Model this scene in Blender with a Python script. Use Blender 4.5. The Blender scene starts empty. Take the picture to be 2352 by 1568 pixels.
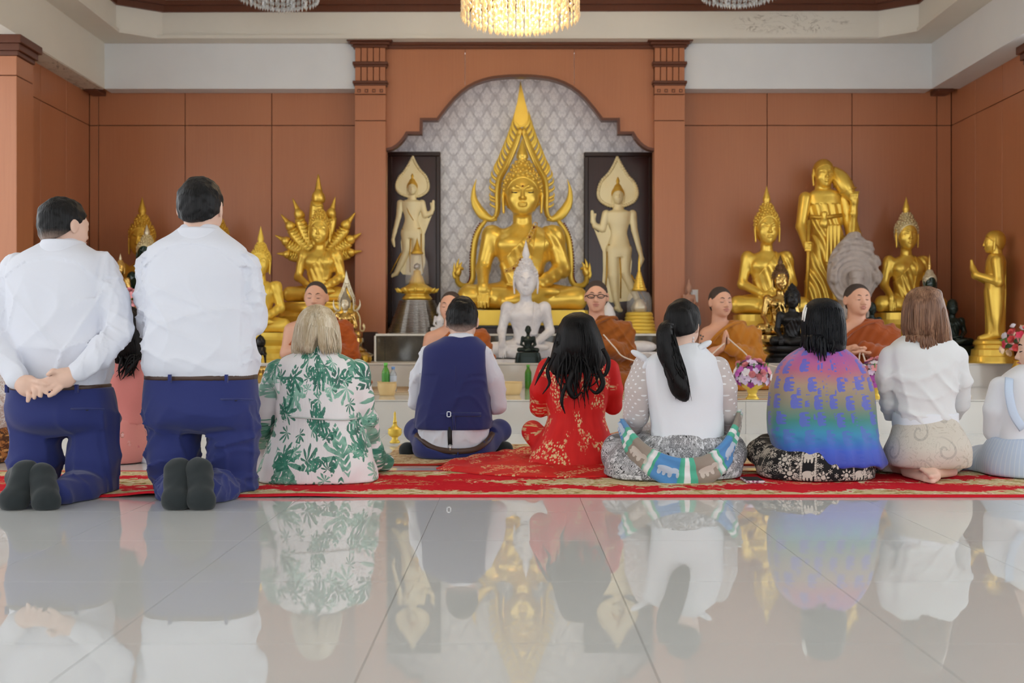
import bpy, bmesh, math, random
import numpy as np
from mathutils import Vector, Matrix

sc = bpy.context.scene
COL = sc.collection
# ------------------------------------------------------------------ camera, sky, lights, exposure
FPX = 2400.0          # focal length in pixels of the 2352 px wide frame
CAMH = 0.671          # lens height above the tiles
cam = bpy.data.cameras.new('camera')
cam.sensor_width = 36.0
cam.lens = 36.0 * FPX / 2352.0
cam.dof.use_dof = True
cam.dof.focus_distance = 4.9
cam.dof.aperture_fstop = 3.2
camo = bpy.data.objects.new('camera', cam)
COL.objects.link(camo)
camo.location = (0, 0, CAMH)
camo.rotation_euler = (math.pi / 2, 0, 0)
sc.camera = camo

world = bpy.data.worlds.new('sky')
sc.world = world
world.use_nodes = True
bg = world.node_tree.nodes['Background']
bg.inputs[0].default_value = (0.93, 0.97, 1.0, 1)
bg.inputs[1].default_value = 2.1
sc.view_settings.view_transform = 'Standard'
sc.view_settings.look = 'None'
sc.view_settings.gamma = 1.0
sc.view_settings.use_curve_mapping = False
sc.view_settings.exposure = 0.0
sc.cycles.use_denoising = True
sc.cycles.use_adaptive_sampling = True
sc.cycles.adaptive_threshold = .12
sc.cycles.adaptive_min_samples = 16
sc.cycles.max_bounces = 6
sc.cycles.diffuse_bounces = 3
sc.cycles.glossy_bounces = 3
sc.cycles.transmission_bounces = 5
sc.cycles.transparent_max_bounces = 8
sc.cycles.sample_clamp_indirect = 6.0

def P(x, y, d):
    """point at distance d in front of the lens that the photo shows at pixel x, y"""
    return np.array([(x - 1176.0) * d / FPX, d, CAMH - (y - 784.0) * d / FPX])

# ------------------------------------------------------------------ node expressions
class E:
    """a socket in a node tree with arithmetic"""
    def __init__(s, nt, sock): s.nt, s.s = nt, sock
    def _m(s, op, *a):
        n = s.nt.nodes.new('ShaderNodeMath'); n.operation = op
        for i, v in enumerate((s,) + a):
            if isinstance(v, E): s.nt.links.new(v.s, n.inputs[i])
            else: n.inputs[i].default_value = float(v)
        return E(s.nt, n.outputs[0])
    def __add__(s, o): return s._m('ADD', o)
    def __radd__(s, o): return s._m('ADD', o)
    def __sub__(s, o): return s._m('SUBTRACT', o)
    def __rsub__(s, o): return (s * -1.0) + o
    def __mul__(s, o): return s._m('MULTIPLY', o)
    def __rmul__(s, o): return s._m('MULTIPLY', o)
    def __truediv__(s, o): return s._m('DIVIDE', o)
    def __lt__(s, o): return s._m('LESS_THAN', o)
    def __gt__(s, o): return s._m('GREATER_THAN', o)
    def sin(s): return s._m('SINE')
    def cos(s): return s._m('COSINE')
    def abs(s): return s._m('ABSOLUTE')
    def sqrt(s): return s._m('SQRT')
    def floor(s): return s._m('FLOOR')
    def fract(s): return s._m('FRACT')
    def mod(s, o): return s._m('FLOORED_MODULO', o)
    def min(s, o): return s._m('MINIMUM', o)
    def max(s, o): return s._m('MAXIMUM', o)
    def pow(s, o): return s._m('POWER', o)
    def atan2(s, o): return s._m('ARCTAN2', o)
    def smooth(s, lo, hi):
        n = s.nt.nodes.new('ShaderNodeMapRange'); n.interpolation_type = 'SMOOTHSTEP'
        s.nt.links.new(s.s, n.inputs['Value'])
        n.inputs['From Min'].default_value = lo; n.inputs['From Max'].default_value = hi
        return E(s.nt, n.outputs['Result'])

class Mat:
    def __init__(s, name, base=(.8, .8, .8), rough=.5, metal=0.0, spec=.5, sheen=0.0, **kw):
        s.m = bpy.data.materials.new(name); s.m.use_nodes = True
        s.nt = s.m.node_tree
        s.b = s.nt.nodes['Principled BSDF']
        s.b.inputs['Base Color'].default_value = (*base, 1)
        s.b.inputs['Roughness'].default_value = rough
        s.b.inputs['Metallic'].default_value = metal
        s.b.inputs['Specular IOR Level'].default_value = spec
        if sheen: s.b.inputs['Sheen Weight'].default_value = sheen
        for k, v in kw.items():
            s.b.inputs[k.replace('_', ' ')].default_value = v
    def coord(s, which='Object'):
        n = s.nt.nodes.new('ShaderNodeTexCoord'); return n.outputs[which]
    def xyz(s, vec):
        n = s.nt.nodes.new('ShaderNodeSeparateXYZ'); s.nt.links.new(vec, n.inputs[0])
        return [E(s.nt, o) for o in n.outputs]
    def vec(s, x, y, z=0.0):
        n = s.nt.nodes.new('ShaderNodeCombineXYZ')
        for i, v in enumerate((x, y, z)):
            if isinstance(v, E): s.nt.links.new(v.s, n.inputs[i])
            else: n.inputs[i].default_value = float(v)
        return n.outputs[0]
    def noise(s, vec, scale=5, detail=3, rough=.5, dist=0.0):
        n = s.nt.nodes.new('ShaderNodeTexNoise')
        if vec is not None: s.nt.links.new(vec, n.inputs['Vector'])
        n.inputs['Scale'].default_value = scale; n.inputs['Detail'].default_value = detail
        n.inputs['Roughness'].default_value = rough; n.inputs['Distortion'].default_value = dist
        return E(s.nt, n.outputs[0])
    def voro(s, vec, scale=5, feature='F1', rnd=1.0, dim='2D'):
        n = s.nt.nodes.new('ShaderNodeTexVoronoi'); n.voronoi_dimensions = dim; n.feature = feature
        s.nt.links.new(vec, n.inputs['Vector']); n.inputs['Scale'].default_value = scale
        n.inputs['Randomness'].default_value = rnd
        return n
    def mix(s, fac, a, b):
        n = s.nt.nodes.new('ShaderNodeMix'); n.data_type = 'RGBA'
        for key, v in ((0, fac), (6, a), (7, b)):
            if isinstance(v, E): s.nt.links.new(v.s, n.inputs[key])
            elif hasattr(v, 'is_linked'): s.nt.links.new(v, n.inputs[key])
            elif isinstance(v, (int, float)): n.inputs[key].default_value = v
            else: n.inputs[key].default_value = (*v, 1)
        return n.outputs[2]
    def ramp(s, fac, stops):
        n = s.nt.nodes.new('ShaderNodeValToRGB'); s.nt.links.new(fac.s, n.inputs[0])
        el = n.color_ramp.elements
        while len(el) < len(stops): el.new(.5)
        for e, (p, c) in zip(el, stops): e.position = p; e.color = (*c, 1)
        return n.outputs[0]
    def color(s, sock):
        s.nt.links.new(sock, s.b.inputs['Base Color']); return s
    def rough(s, e): s.nt.links.new(e.s, s.b.inputs['Roughness']); return s
    def bump(s, e, strength=.3, dist=.01):
        n = s.nt.nodes.new('ShaderNodeBump'); n.inputs['Strength'].default_value = strength
        n.inputs['Distance'].default_value = dist
        s.nt.links.new(e.s, n.inputs['Height']); s.nt.links.new(n.outputs[0], s.b.inputs['Normal']); return s

def srgb(r, g, b):
    f = lambda c: (c / 255 / 12.92) if c / 255 <= .04045 else ((c / 255 + .055) / 1.055) ** 2.4
    return (f(r), f(g), f(b))

# ------------------------------------------------------------------ objects
def tag(o, label=None, cat=None, group=None, kind=None):
    if label: o['label'] = label
    if cat: o['category'] = cat
    if group: o['group'] = group
    if kind: o['kind'] = kind
    return o
def thing(name, loc, label, cat, group=None, rotz=0.0):
    o = bpy.data.objects.new(name, None); COL.objects.link(o)
    o.empty_display_size = .05
    o.location = tuple(float(v) for v in loc); o.rotation_euler = (0, 0, rotz)
    return tag(o, label, cat, group)
def loc_of(parent):
    v = np.zeros(3)
    while parent is not None:
        v += np.array(parent.location); parent = parent.parent
    return v
def link(name, me, mat=None, parent=None, smooth=None):
    o = bpy.data.objects.new(name, me); COL.objects.link(o)
    if mat is not None and not me.materials: me.materials.append(mat.m if isinstance(mat, Mat) else mat)
    if parent is not None: o.parent = parent
    if smooth is not None:
        me.polygons.foreach_set('use_smooth', [smooth] * len(me.polygons))
    return o
def raw(name, verts, faces, mat=None, parent=None, smooth=False, world=True, uv=None):
    """mesh object; verts in world coordinates are made relative to the parent (world=True)"""
    v = np.asarray(verts, dtype=np.float64).reshape(-1, 3)
    if world and parent is not None: v = v - loc_of(parent)
    me = bpy.data.meshes.new(name)
    f = np.asarray(faces, dtype=object) if not isinstance(faces, np.ndarray) else faces
    if isinstance(faces, np.ndarray) and faces.ndim == 2:
        n, w = faces.shape
        me.vertices.add(len(v)); me.vertices.foreach_set('co', v.astype(np.float32).ravel())
        me.loops.add(n * w); me.loops.foreach_set('vertex_index', faces.astype(np.int32).ravel())
        me.polygons.add(n)
        me.polygons.foreach_set('loop_start', np.arange(0, n * w, w, dtype=np.int32))
        me.polygons.foreach_set('loop_total', np.full(n, w, dtype=np.int32))
        me.update(calc_edges=True)
    else:
        me.from_pydata([tuple(p) for p in v], [], [tuple(int(i) for i in q) for q in faces])
    if uv is not None:
        ul = me.uv_layers.new(name='UVMap'); ul.data.foreach_set('uv', uv.astype(np.float32).ravel())
    return link(name, me, mat, parent, smooth)

def box(name, lo, hi, mat, parent=None, bev=0.0):
    x0, y0, z0 = lo; x1, y1, z1 = hi
    bm = bmesh.new()
    vs = [bm.verts.new(p) for p in ((x0,y0,z0),(x1,y0,z0),(x1,y1,z0),(x0,y1,z0),(x0,y0,z1),(x1,y0,z1),(x1,y1,z1),(x0,y1,z1))]
    for q in ((0,3,2,1),(4,5,6,7),(0,1,5,4),(1,2,6,5),(2,3,7,6),(3,0,4,7)): bm.faces.new([vs[i] for i in q])
    if bev: bmesh.ops.bevel(bm, geom=bm.edges[:], offset=bev, segments=1, affect='EDGES')
    if parent is not None: bmesh.ops.translate(bm, verts=bm.verts, vec=[-float(c) for c in loc_of(parent)])
    me = bpy.data.meshes.new(name); bm.to_mesh(me); bm.free()
    return link(name, me, mat, parent)

def prism(name, pts, y0, y1, mat, parent=None, bev=0.0, smooth=False):
    """polygon in the x-z plane (world) extruded from depth y0 to y1"""
    bm = bmesh.new()
    f = bm.faces.new([bm.verts.new((p[0], y0, p[1])) for p in pts])
    r = bmesh.ops.extrude_face_region(bm, geom=[f])
    bmesh.ops.translate(bm, vec=(0, y1 - y0, 0), verts=[g for g in r['geom'] if isinstance(g, bmesh.types.BMVert)])
    bmesh.ops.recalc_face_normals(bm, faces=bm.faces)
    if bev:
        es = [e for e in bm.edges if abs(e.verts[0].co.y - y0) < 1e-6 and abs(e.verts[1].co.y - y0) < 1e-6]
        bmesh.ops.bevel(bm, geom=es, offset=bev, segments=2, affect='EDGES')
    bmesh.ops.triangulate(bm, faces=[f for f in bm.faces if len(f.verts) > 4], ngon_method='EAR_CLIP')
    bmesh.ops.recalc_face_normals(bm, faces=bm.faces)
    if parent is not None: bmesh.ops.translate(bm, verts=bm.verts, vec=[-float(c) for c in loc_of(parent)])
    me = bpy.data.meshes.new(name); bm.to_mesh(me); bm.free()
    return link(name, me, mat, parent, smooth)

def lathe(name, prof, center, mat, parent=None, seg=32, smooth=True, sides=None, fn=None):
    """profile [(r, z)] turned about the vertical through center (world)"""
    n = sides or seg
    v = []; f = []
    for r, z in prof:
        for i in range(n):
            a = 2 * math.pi * (i + .5) / n
            rr = r if fn is None else fn(r, z, a)
            v.append((center[0] + rr * math.cos(a), center[1] + rr * math.sin(a), center[2] + z))
    m = len(prof)
    for j in range(m - 1):
        for i in range(n):
            i2 = (i + 1) % n
            f.append((j*n+i, j*n+i2, (j+1)*n+i2, (j+1)*n+i))
    if prof[0][0] > 1e-5: f.append(tuple(range(n))[::-1])
    if prof[-1][0] > 1e-5: f.append(tuple((m-1)*n+i for i in range(n)))
    return raw(name, v, f, mat, parent, smooth and sides is None)

def tube(name, pts, rad, mat, parent=None, seg=8, smooth=True, flat=None, cap=True):
    """tube through pts (world) with radius list; flat=(sx,sy) squashes the cross-section (sy along the frame's depth)"""
    v, f = tube_vf(pts, rad, seg, flat)
    return raw(name, v, f, mat, parent, smooth)
def tube_vf(pts, rad, seg=8, flat=None, base=0):
    pts = np.asarray(pts, float); m = len(pts)
    rad = np.full(m, rad, float) if np.isscalar(rad) else np.asarray(rad, float)
    T = np.gradient(pts, axis=0); T /= np.linalg.norm(T, axis=1)[:, None] + 1e-12
    ref = np.array([0, 1.0, 0]) if abs(T[:, 1]).mean() < .8 else np.array([1.0, 0, 0])
    v = []; f = []
    for j in range(m):
        a = np.cross(ref, T[j]); a /= np.linalg.norm(a) + 1e-12
        b = np.cross(T[j], a)
        sx, sy = flat or (1, 1)
        for i in range(seg):
            t = 2 * math.pi * i / seg
            v.append(pts[j] + rad[j] * (math.cos(t) * sx * a + math.sin(t) * sy * b))
    for j in range(m - 1):
        for i in range(seg):
            i2 = (i + 1) % seg
            f.append((base + j*seg+i, base + j*seg+i2, base + (j+1)*seg+i2, base + (j+1)*seg+i))
    f.append(tuple(base + i for i in range(seg))[::-1]); f.append(tuple(base + (m-1)*seg+i for i in range(seg)))
    return v, f
def spline(pts, n):
    """Catmull-Rom through pts, n samples"""
    p = np.asarray(pts, float); p = np.vstack([2*p[0]-p[1], p, 2*p[-1]-p[-2]])
    k = len(p) - 3; out = []
    for t in np.linspace(0, k - 1e-9, n):
        i = int(t); u = t - i; a, b, c, d = p[i:i+4]
        out.append(.5*((2*b) + (c-a)*u + (2*a-5*b+4*c-d)*u*u + (3*b-a-3*c+d)*u**3))
    return np.array(out)

def copy_tree(o, parent=None, mats=None):
    c = o.copy(); COL.objects.link(c); c.parent = parent
    if mats is not None and c.type == 'MESH':
        key = (c.data.name, id(mats))
        if key not in _mc:
            d = c.data.copy(); d.materials.clear()
            m = mats(o.name.split('.')[0]); d.materials.append(m.m); _mc[key] = d
        c.data = _mc[key]
    for ch in o.children: copy_tree(ch, c, mats)
    return c
_mc = {}

# ------------------------------------------------------------------ implicit surfaces (smooth unions, meshed by surface nets)
def rotz(a): c, s = math.cos(a), math.sin(a); return np.array([[c, -s, 0], [s, c, 0], [0, 0, 1.0]])
def rotx(a): c, s = math.cos(a), math.sin(a); return np.array([[1.0, 0, 0], [0, c, -s], [0, s, c]])
def roty(a): c, s = math.cos(a), math.sin(a); return np.array([[c, 0, s], [0, 1.0, 0], [-s, 0, c]])

class SDF:
    def __init__(s): s.ops = []; s.off = 0.0
    def _add(s, fn, lo, hi, k, mode='u', tag=''):
        s.ops.append([fn, np.array(lo, float), np.array(hi, float), k, mode, tag]); return s
    def cap(s, a, b, ra, rb=None, k=.02, mode='u', tag='', sq=None):
        a = np.array(a, float); b = np.array(b, float); rb = ra if rb is None else rb
        ab = b - a; bb = ab @ ab + 1e-12
        def fn(X, Y, Z, o):
            px, py, pz = X - a[0], Y - a[1], Z - a[2]
            t = np.clip((px*ab[0] + py*ab[1] + pz*ab[2]) / bb, 0, 1)
            dx, dy, dz = px - t*ab[0], py - t*ab[1], pz - t*ab[2]
            if sq is not None:
                # squash: distance along direction sq[0] counts sq[1] times
                n, fq = sq
                q = dx*n[0] + dy*n[1] + dz*n[2]
                return np.sqrt(dx*dx + dy*dy + dz*dz + (fq*fq - 1)*q*q) - (ra + t*(rb - ra)) - o
            return np.sqrt(dx*dx + dy*dy + dz*dz) - (ra + t*(rb - ra)) - o
        r = max(ra, rb)
        return s._add(fn, np.minimum(a, b) - r, np.maximum(a, b) + r, k, mode, tag)
    def chain(s, pts, rs, k=.02, tag='', sq=None):
        for i in range(len(pts) - 1): s.cap(pts[i], pts[i+1], rs[i], rs[i+1], k, tag=tag, sq=sq)
        return s
    def ell(s, c, r, R=None, k=.02, mode='u', tag=''):
        c = np.array(c, float); r = np.array(r, float)
        def fn(X, Y, Z, o):
            px, py, pz = X - c[0], Y - c[1], Z - c[2]
            if R is not None:
                px, py, pz = (px*R[0,0] + py*R[1,0] + pz*R[2,0], px*R[0,1] + py*R[1,1] + pz*R[2,1], px*R[0,2] + py*R[1,2] + pz*R[2,2])
            q = r + o
            k0 = np.sqrt((px/q[0])**2 + (py/q[1])**2 + (pz/q[2])**2)
            k1 = np.sqrt((px/q[0]**2)**2 + (py/q[1]**2)**2 + (pz/q[2]**2)**2) + 1e-9
            return k0*(k0 - 1)/k1
        e = r if R is None else np.abs(R) @ r
        return s._add(fn, c - e, c + e, k, mode, tag)
    def loft(s, rows, k=.02, n=2.2, tag='', mode='u', cap=.015):
        """rows (z, cx, cy, rx, ry)"""
        A = np.array(sorted(rows), float)
        zz = np.linspace(A[0, 0], A[-1, 0], 64)
        B = [_smooth_interp(zz, A[:, 0], A[:, i]) for i in range(1, 5)]
        def fn(X, Y, Z, o):
            z = Z.ravel() if Z.ndim == 3 else Z
            cx, cy, rx, ry = (np.interp(z, zz, b)[None, None, :] for b in B)
            rx = np.maximum(rx + o, .004); ry = np.maximum(ry + o, .004)
            u = np.abs((X - cx)/rx); w = np.abs((Y - cy)/ry)
            d = ((u**n + w**n)**(1.0/n) - 1)*np.minimum(rx, ry)
            return smax(d, np.maximum(Z - A[-1, 0] - o, A[0, 0] - o - Z), cap)
        lo = (min(B[0]-B[2]), min(B[1]-B[3]), A[0, 0]); hi = (max(B[0]+B[2]), max(B[1]+B[3]), A[-1, 0])
        return s._add(fn, lo, hi, k, mode, tag)
    def box(s, c, h, R=None, r=.01, k=.01, mode='u', tag=''):
        c = np.array(c, float); h = np.array(h, float)
        def fn(X, Y, Z, o):
            px, py, pz = X - c[0], Y - c[1], Z - c[2]
            if R is not None:
                px, py, pz = (px*R[0,0] + py*R[1,0] + pz*R[2,0], px*R[0,1] + py*R[1,1] + pz*R[2,1], px*R[0,2] + py*R[1,2] + pz*R[2,2])
            q = [np.abs(p) - (hh - r) for p, hh in zip((px, py, pz), h)]
            out = np.sqrt(sum(np.maximum(a, 0)**2 for a in q))
            return out + np.minimum(np.maximum(np.maximum(q[0], q[1]), q[2]), 0) - r - o
        e = h if R is None else np.abs(R) @ h
        return s._add(fn, c - e, c + e, k, mode, tag)
    def cut(s, fn, k=.01):
        """keep where fn(X,Y,Z) < 0"""
        return s._add(lambda X, Y, Z, o: fn(X, Y, Z), (-99,)*3, (99,)*3, k, 'i')
    def disp(s, fn):
        return s._add(lambda X, Y, Z, o: fn(X, Y, Z), (-99,)*3, (99,)*3, 0, 'd')
    def take(s, other, tags=None, off=0.0):
        for op in other.ops:
            if tags is None or op[5] in tags:
                fn = op[0]
                s.ops.append([(lambda f: lambda X, Y, Z, o: f(X, Y, Z, o + off))(fn), op[1] - off, op[2] + off, op[3], op[4], op[5]])
        return s
    def mesh(s, vox):
        us = [o for o in s.ops if o[4] == 'u']
        lo = np.min([o[1] for o in us], 0) - 4*vox; hi = np.max([o[2] for o in us], 0) + 4*vox
        n = np.ceil((hi - lo)/vox).astype(int) + 1
        ax = [(lo[i] + vox*np.arange(n[i])).astype(np.float32) for i in range(3)]
        D = np.full(n, 9.0, np.float32)
        for fn, l, h, k, mode, _ in s.ops:
            if mode in 'id':
                X, Y, Z = ax[0][:, None, None], ax[1][None, :, None], ax[2][None, None, :]
                q = fn(X, Y, Z, 0.0)
                D = smax(D, q, k) if mode == 'i' else np.where(np.abs(D) < .15, D + q, D)
                D = D.astype(np.float32); continue
            m = k + 2.5*vox
            i0 = np.clip(np.floor((l - m - lo)/vox).astype(int), 0, n); i1 = np.clip(np.ceil((h + m - lo)/vox).astype(int) + 1, 0, n)
            if (i1 <= i0).any(): continue
            sl = tuple(slice(a, b) for a, b in zip(i0, i1))
            X, Y, Z = ax[0][sl[0]][:, None, None], ax[1][sl[1]][None, :, None], ax[2][sl[2]][None, None, :]
            q = fn(X, Y, Z, 0.0)
            D[sl] = smin(D[sl], q, k) if mode == 'u' else smax(D[sl], -q, k)
        return surfnet(D, lo, vox)
    def obj(s, name, vox, mat, parent=None, uv=None, keep=None):
        v, f = s.mesh(vox)
        if keep is not None and len(f):
            c = v[f].mean(1); f = f[keep(c)]
            used = np.unique(f); mp = np.zeros(len(v), int); mp[used] = np.arange(len(used)); v = v[used]; f = mp[f]
        u = cyl_uv(v, f, uv) if uv is not None else None
        return raw(name, v, f, mat, parent, True, uv=u)

def cyl_uv(v, f, c):
    """unrolled about the vertical axis through c=(x, y, mean radius): u in metres round, v = height"""
    a = np.arctan2(v[:, 0] - c[0], -(v[:, 1] - c[1]))
    A = a[f]; wide = (A.max(1) - A.min(1)) > math.pi
    A = np.where(wide[:, None] & (A < 0), A + 2*math.pi, A)
    return np.stack([A*c[2], v[:, 2][f]], -1).reshape(-1, 2)
def _smooth_interp(x, xp, yp):
    m = np.gradient(yp, xp) if len(xp) > 2 else np.zeros(len(xp)) + (yp[-1]-yp[0])/(xp[-1]-xp[0]+1e-9)
    # monotone limiter
    d = np.diff(yp)/(np.diff(xp)+1e-9)
    for i in range(len(d)):
        if abs(d[i]) < 1e-9: m[i] = m[i+1] = 0
        else:
            m[i] = np.clip(m[i]/d[i], 0, 3)*d[i]; m[i+1] = np.clip(m[i+1]/d[i], 0, 3)*d[i]
    i = np.clip(np.searchsorted(xp, x) - 1, 0, len(xp) - 2)
    h = xp[i+1] - xp[i]; t = (x - xp[i])/h
    return ((2*t**3-3*t**2+1)*yp[i] + (t**3-2*t**2+t)*h*m[i] + (-2*t**3+3*t**2)*yp[i+1] + (t**3-t**2)*h*m[i+1])
def smin(a, b, k):
    if k <= 0: return np.minimum(a, b)
    h = np.maximum(k - np.abs(a - b), 0)/k
    return np.minimum(a, b) - h*h*k*.25
def smax(a, b, k):
    if k <= 0: return np.maximum(a, b)
    h = np.maximum(k - np.abs(a - b), 0)/k
    return np.maximum(a, b) + h*h*k*.25
def surfnet(D, lo, vox):
    s = D < 0
    c = np.zeros(np.array(D.shape) - 1, np.int8)
    off = [(i, j, k) for i in (0, 1) for j in (0, 1) for k in (0, 1)]
    n = D.shape
    for i, j, k in off: c += s[i:n[0]-1+i, j:n[1]-1+j, k:n[2]-1+k]
    I, J, K = np.nonzero((c > 0) & (c < 8))
    idx = np.full(c.shape, -1, np.int32); idx[I, J, K] = np.arange(len(I))
    vals = {o: D[I+o[0], J+o[1], K+o[2]] for o in off}
    acc = np.zeros((len(I), 3)); cnt = np.zeros(len(I))
    for a in off:
        for d in range(3):
            if a[d]: continue
            b = list(a); b[d] = 1; b = tuple(b)
            va, vb = vals[a], vals[b]
            m = (va < 0) != (vb < 0)
            t = va/np.where(m, va - vb, 1)
            p = np.array(a, float)[None, :].repeat(len(I), 0); p[:, d] = t
            acc[m] += p[m]; cnt[m] += 1
    v = (np.stack([I, J, K], 1) + acc/np.maximum(cnt, 1)[:, None])*vox + lo
    F = []
    for d in range(3):
        e, g = [(1, 2), (2, 0), (0, 1)][d]
        sl0 = [slice(None)]*3; sl1 = [slice(None)]*3
        sl0[d] = slice(0, -1); sl1[d] = slice(1, None)
        A = s[tuple(sl0)]; B = s[tuple(sl1)]
        q = np.stack(np.nonzero(A != B), 1)
        q = q[(q[:, e] > 0) & (q[:, g] > 0) & (q[:, e] < n[e]-1) & (q[:, g] < n[g]-1)]
        if not len(q): continue
        def ix(de, dg):
            r = q.copy(); r[:, e] += de; r[:, g] += dg
            return idx[r[:, 0], r[:, 1], r[:, 2]]
        Q = np.stack([ix(-1, -1), ix(0, -1), ix(0, 0), ix(-1, 0)], 1)
        fl = ~A[q[:, 0], q[:, 1], q[:, 2]]
        Q[fl] = Q[fl][:, ::-1]
        F.append(Q)
    F = np.concatenate(F) if F else np.zeros((0, 4), int)
    return v, F[(F >= 0).all(1)]

_rng = np.random.RandomState(7)
def folds(amp, freq, aniso=(1, 1, 1), seed=0, n=6, c=(0, 0, 0)):
    """soft pseudo-random wave displacement; small aniso on an axis gives folds running along it"""
    r = np.random.RandomState(seed); A = np.array(aniso)
    ds = r.normal(size=(n, 3)); ds /= np.linalg.norm(ds, axis=1)[:, None]
    ds = ds*A*freq*(0.6 + .9*r.rand(n)[:, None]); ph = r.rand(n)*6.28
    w2 = r.normal(size=(3, 3))*freq*.35; p2 = r.rand(3)*6.28
    def fn(X, Y, Z):
        X, Y, Z = X - c[0], Y - c[1], Z - c[2]
        wob = [np.sin(X*w[0] + Y*w[1] + Z*w[2] + p)*1.1 for w, p in zip(w2, p2)]
        o = 0
        for i, d in enumerate(ds): o = o + np.sin(X*d[0] + Y*d[1] + Z*d[2] + ph[i] + wob[i % 3])
        return o*(amp/n**.5)
    return fn

def creases(amp, freq, aniso=(1, 1, 1), seed=0, n=5, c=(0, 0, 0), sharp=3.0):
    """thin raised cloth creases on broader waves"""
    r = np.random.RandomState(seed); A = np.array(aniso)
    ds = r.normal(size=(n, 3)); ds /= np.linalg.norm(ds, axis=1)[:, None]
    ds = ds*A*freq*(0.5 + .9*r.rand(n)[:, None]); ph = r.rand(n)*6.28
    w2 = r.normal(size=(4, 3))*freq*.4; p2 = r.rand(4)*6.28
    m2 = r.normal(size=(n, 3))*freq*.22
    def fn(X, Y, Z):
        X, Y, Z = X - c[0], Y - c[1], Z - c[2]
        wob = [np.sin(X*w[0] + Y*w[1] + Z*w[2] + p)*1.3 for w, p in zip(w2, p2)]
        o = 0
        for i, d in enumerate(ds):
            gate = .5 + .5*np.sin(X*m2[i][0] + Y*m2[i][1] + Z*m2[i][2] + ph[i]*2)
            o = o - gate*(1 - np.abs(np.sin(X*d[0] + Y*d[1] + Z*d[2] + ph[i] + wob[i % 4])))**sharp
        return amp*(o + .35*n**.5)
    return fn
# ------------------------------------------------------------------ materials of the hall
def wood_mat(name, base, dark, rough=.35):
    m = Mat(name, base, rough)
    x, y, z = m.xyz(m.coord('Object'))
    g = m.noise(m.vec(x*60, y*60, z*1.6), 1.0, 4, .6)
    g2 = m.noise(m.vec(x*2.2, y*2.2, z*.5), 1.0, 2)
    c = m.mix(g*.55 + g2*.45, dark, base)
    m.color(c); m.bump(g, .08, .002)
    return m
M_WOOD = wood_mat('terracotta_wood_veneer', srgb(193, 129, 91), srgb(167, 102, 69), .36)
M_WOODD = wood_mat('dark_brown_moulding', srgb(112, 62, 40), srgb(84, 44, 28), .35)
M_GAP = Mat('panel_joint', srgb(86, 44, 28), .8)
M_MAHOG = wood_mat('dark_mahogany', srgb(70, 36, 30), srgb(38, 18, 16), .25)
M_FRAME = wood_mat('black_brown_frame', srgb(52, 26, 20), srgb(30, 15, 12), .3)

def plaster(name, col, stain=None):
    m = Mat(name, col, .75, spec=.3)
    x, y, z = m.xyz(m.coord('Object'))
    n = m.noise(m.vec(x, y, z), 3.0, 3)
    c = m.mix(n.smooth(.35, .75)*.25, col, tuple(v*.9 for v in col))
    if stain:
        (cx, cz), (rx, rz) = stain
        region = (((x - cx)/rx).abs().pow(2) + ((z - cz)/rz).abs().pow(2))
        v = m.noise(m.vec(x*2.2, y, z*5), 1.6, 5, .62, 1.2)
        line = (v - .5).abs().smooth(.028, .0)
        blot = m.noise(m.vec(x, y, z), 9, 4).smooth(.5, .62)
        k = line*(.35 + blot*.65)*region.smooth(1.0, .35)
        c = m.mix(k*.75, c, srgb(128, 112, 92))
    m.color(c)
    return m
M_WALLW = plaster('white_painted_plaster', srgb(226, 226, 226))
M_CREAM = plaster('cream_ceiling_paint', srgb(226, 220, 208))
M_COVE = plaster('stained_cove_paint', srgb(228, 222, 210), ((2.9, 3.96), (.72, .13)))
M_SOFFIT = plaster('mouldy_soffit', srgb(222, 214, 200), ((-4.4, 3.33), (.9, .5)))

# polished porcelain floor: pale tile under a clear glaze
M_TILE = Mat('polished_floor_tile', srgb(216, 218, 217), .015, spec=.85)
M_TILE.b.inputs['IOR'].default_value = 1.62
M_JOINT = Mat('tile_joint', srgb(168, 170, 168), .3)
M_STEP = Mat('white_step_tile', srgb(226, 224, 218), .09, spec=.6)
M_STEPTOP = Mat('white_step_top_tile', srgb(214, 212, 206), .06, spec=.7)
M_EDGE = Mat('white_edge_trim', srgb(240, 238, 232), .3)

def granite(name):
    m = Mat(name, (.05, .05, .05), .06, spec=.7)
    v = m.coord('Object')
    n = m.noise(v, 45, 5, .7); n2 = m.noise(v, 7, 3)
    m.color(m.mix(n.smooth(.5, .75)*.35, m.mix(n2, srgb(58, 56, 50), srgb(96, 92, 80)), srgb(120, 116, 104)))
    return m
M_GRAN = granite('dark_polished_granite')

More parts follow.
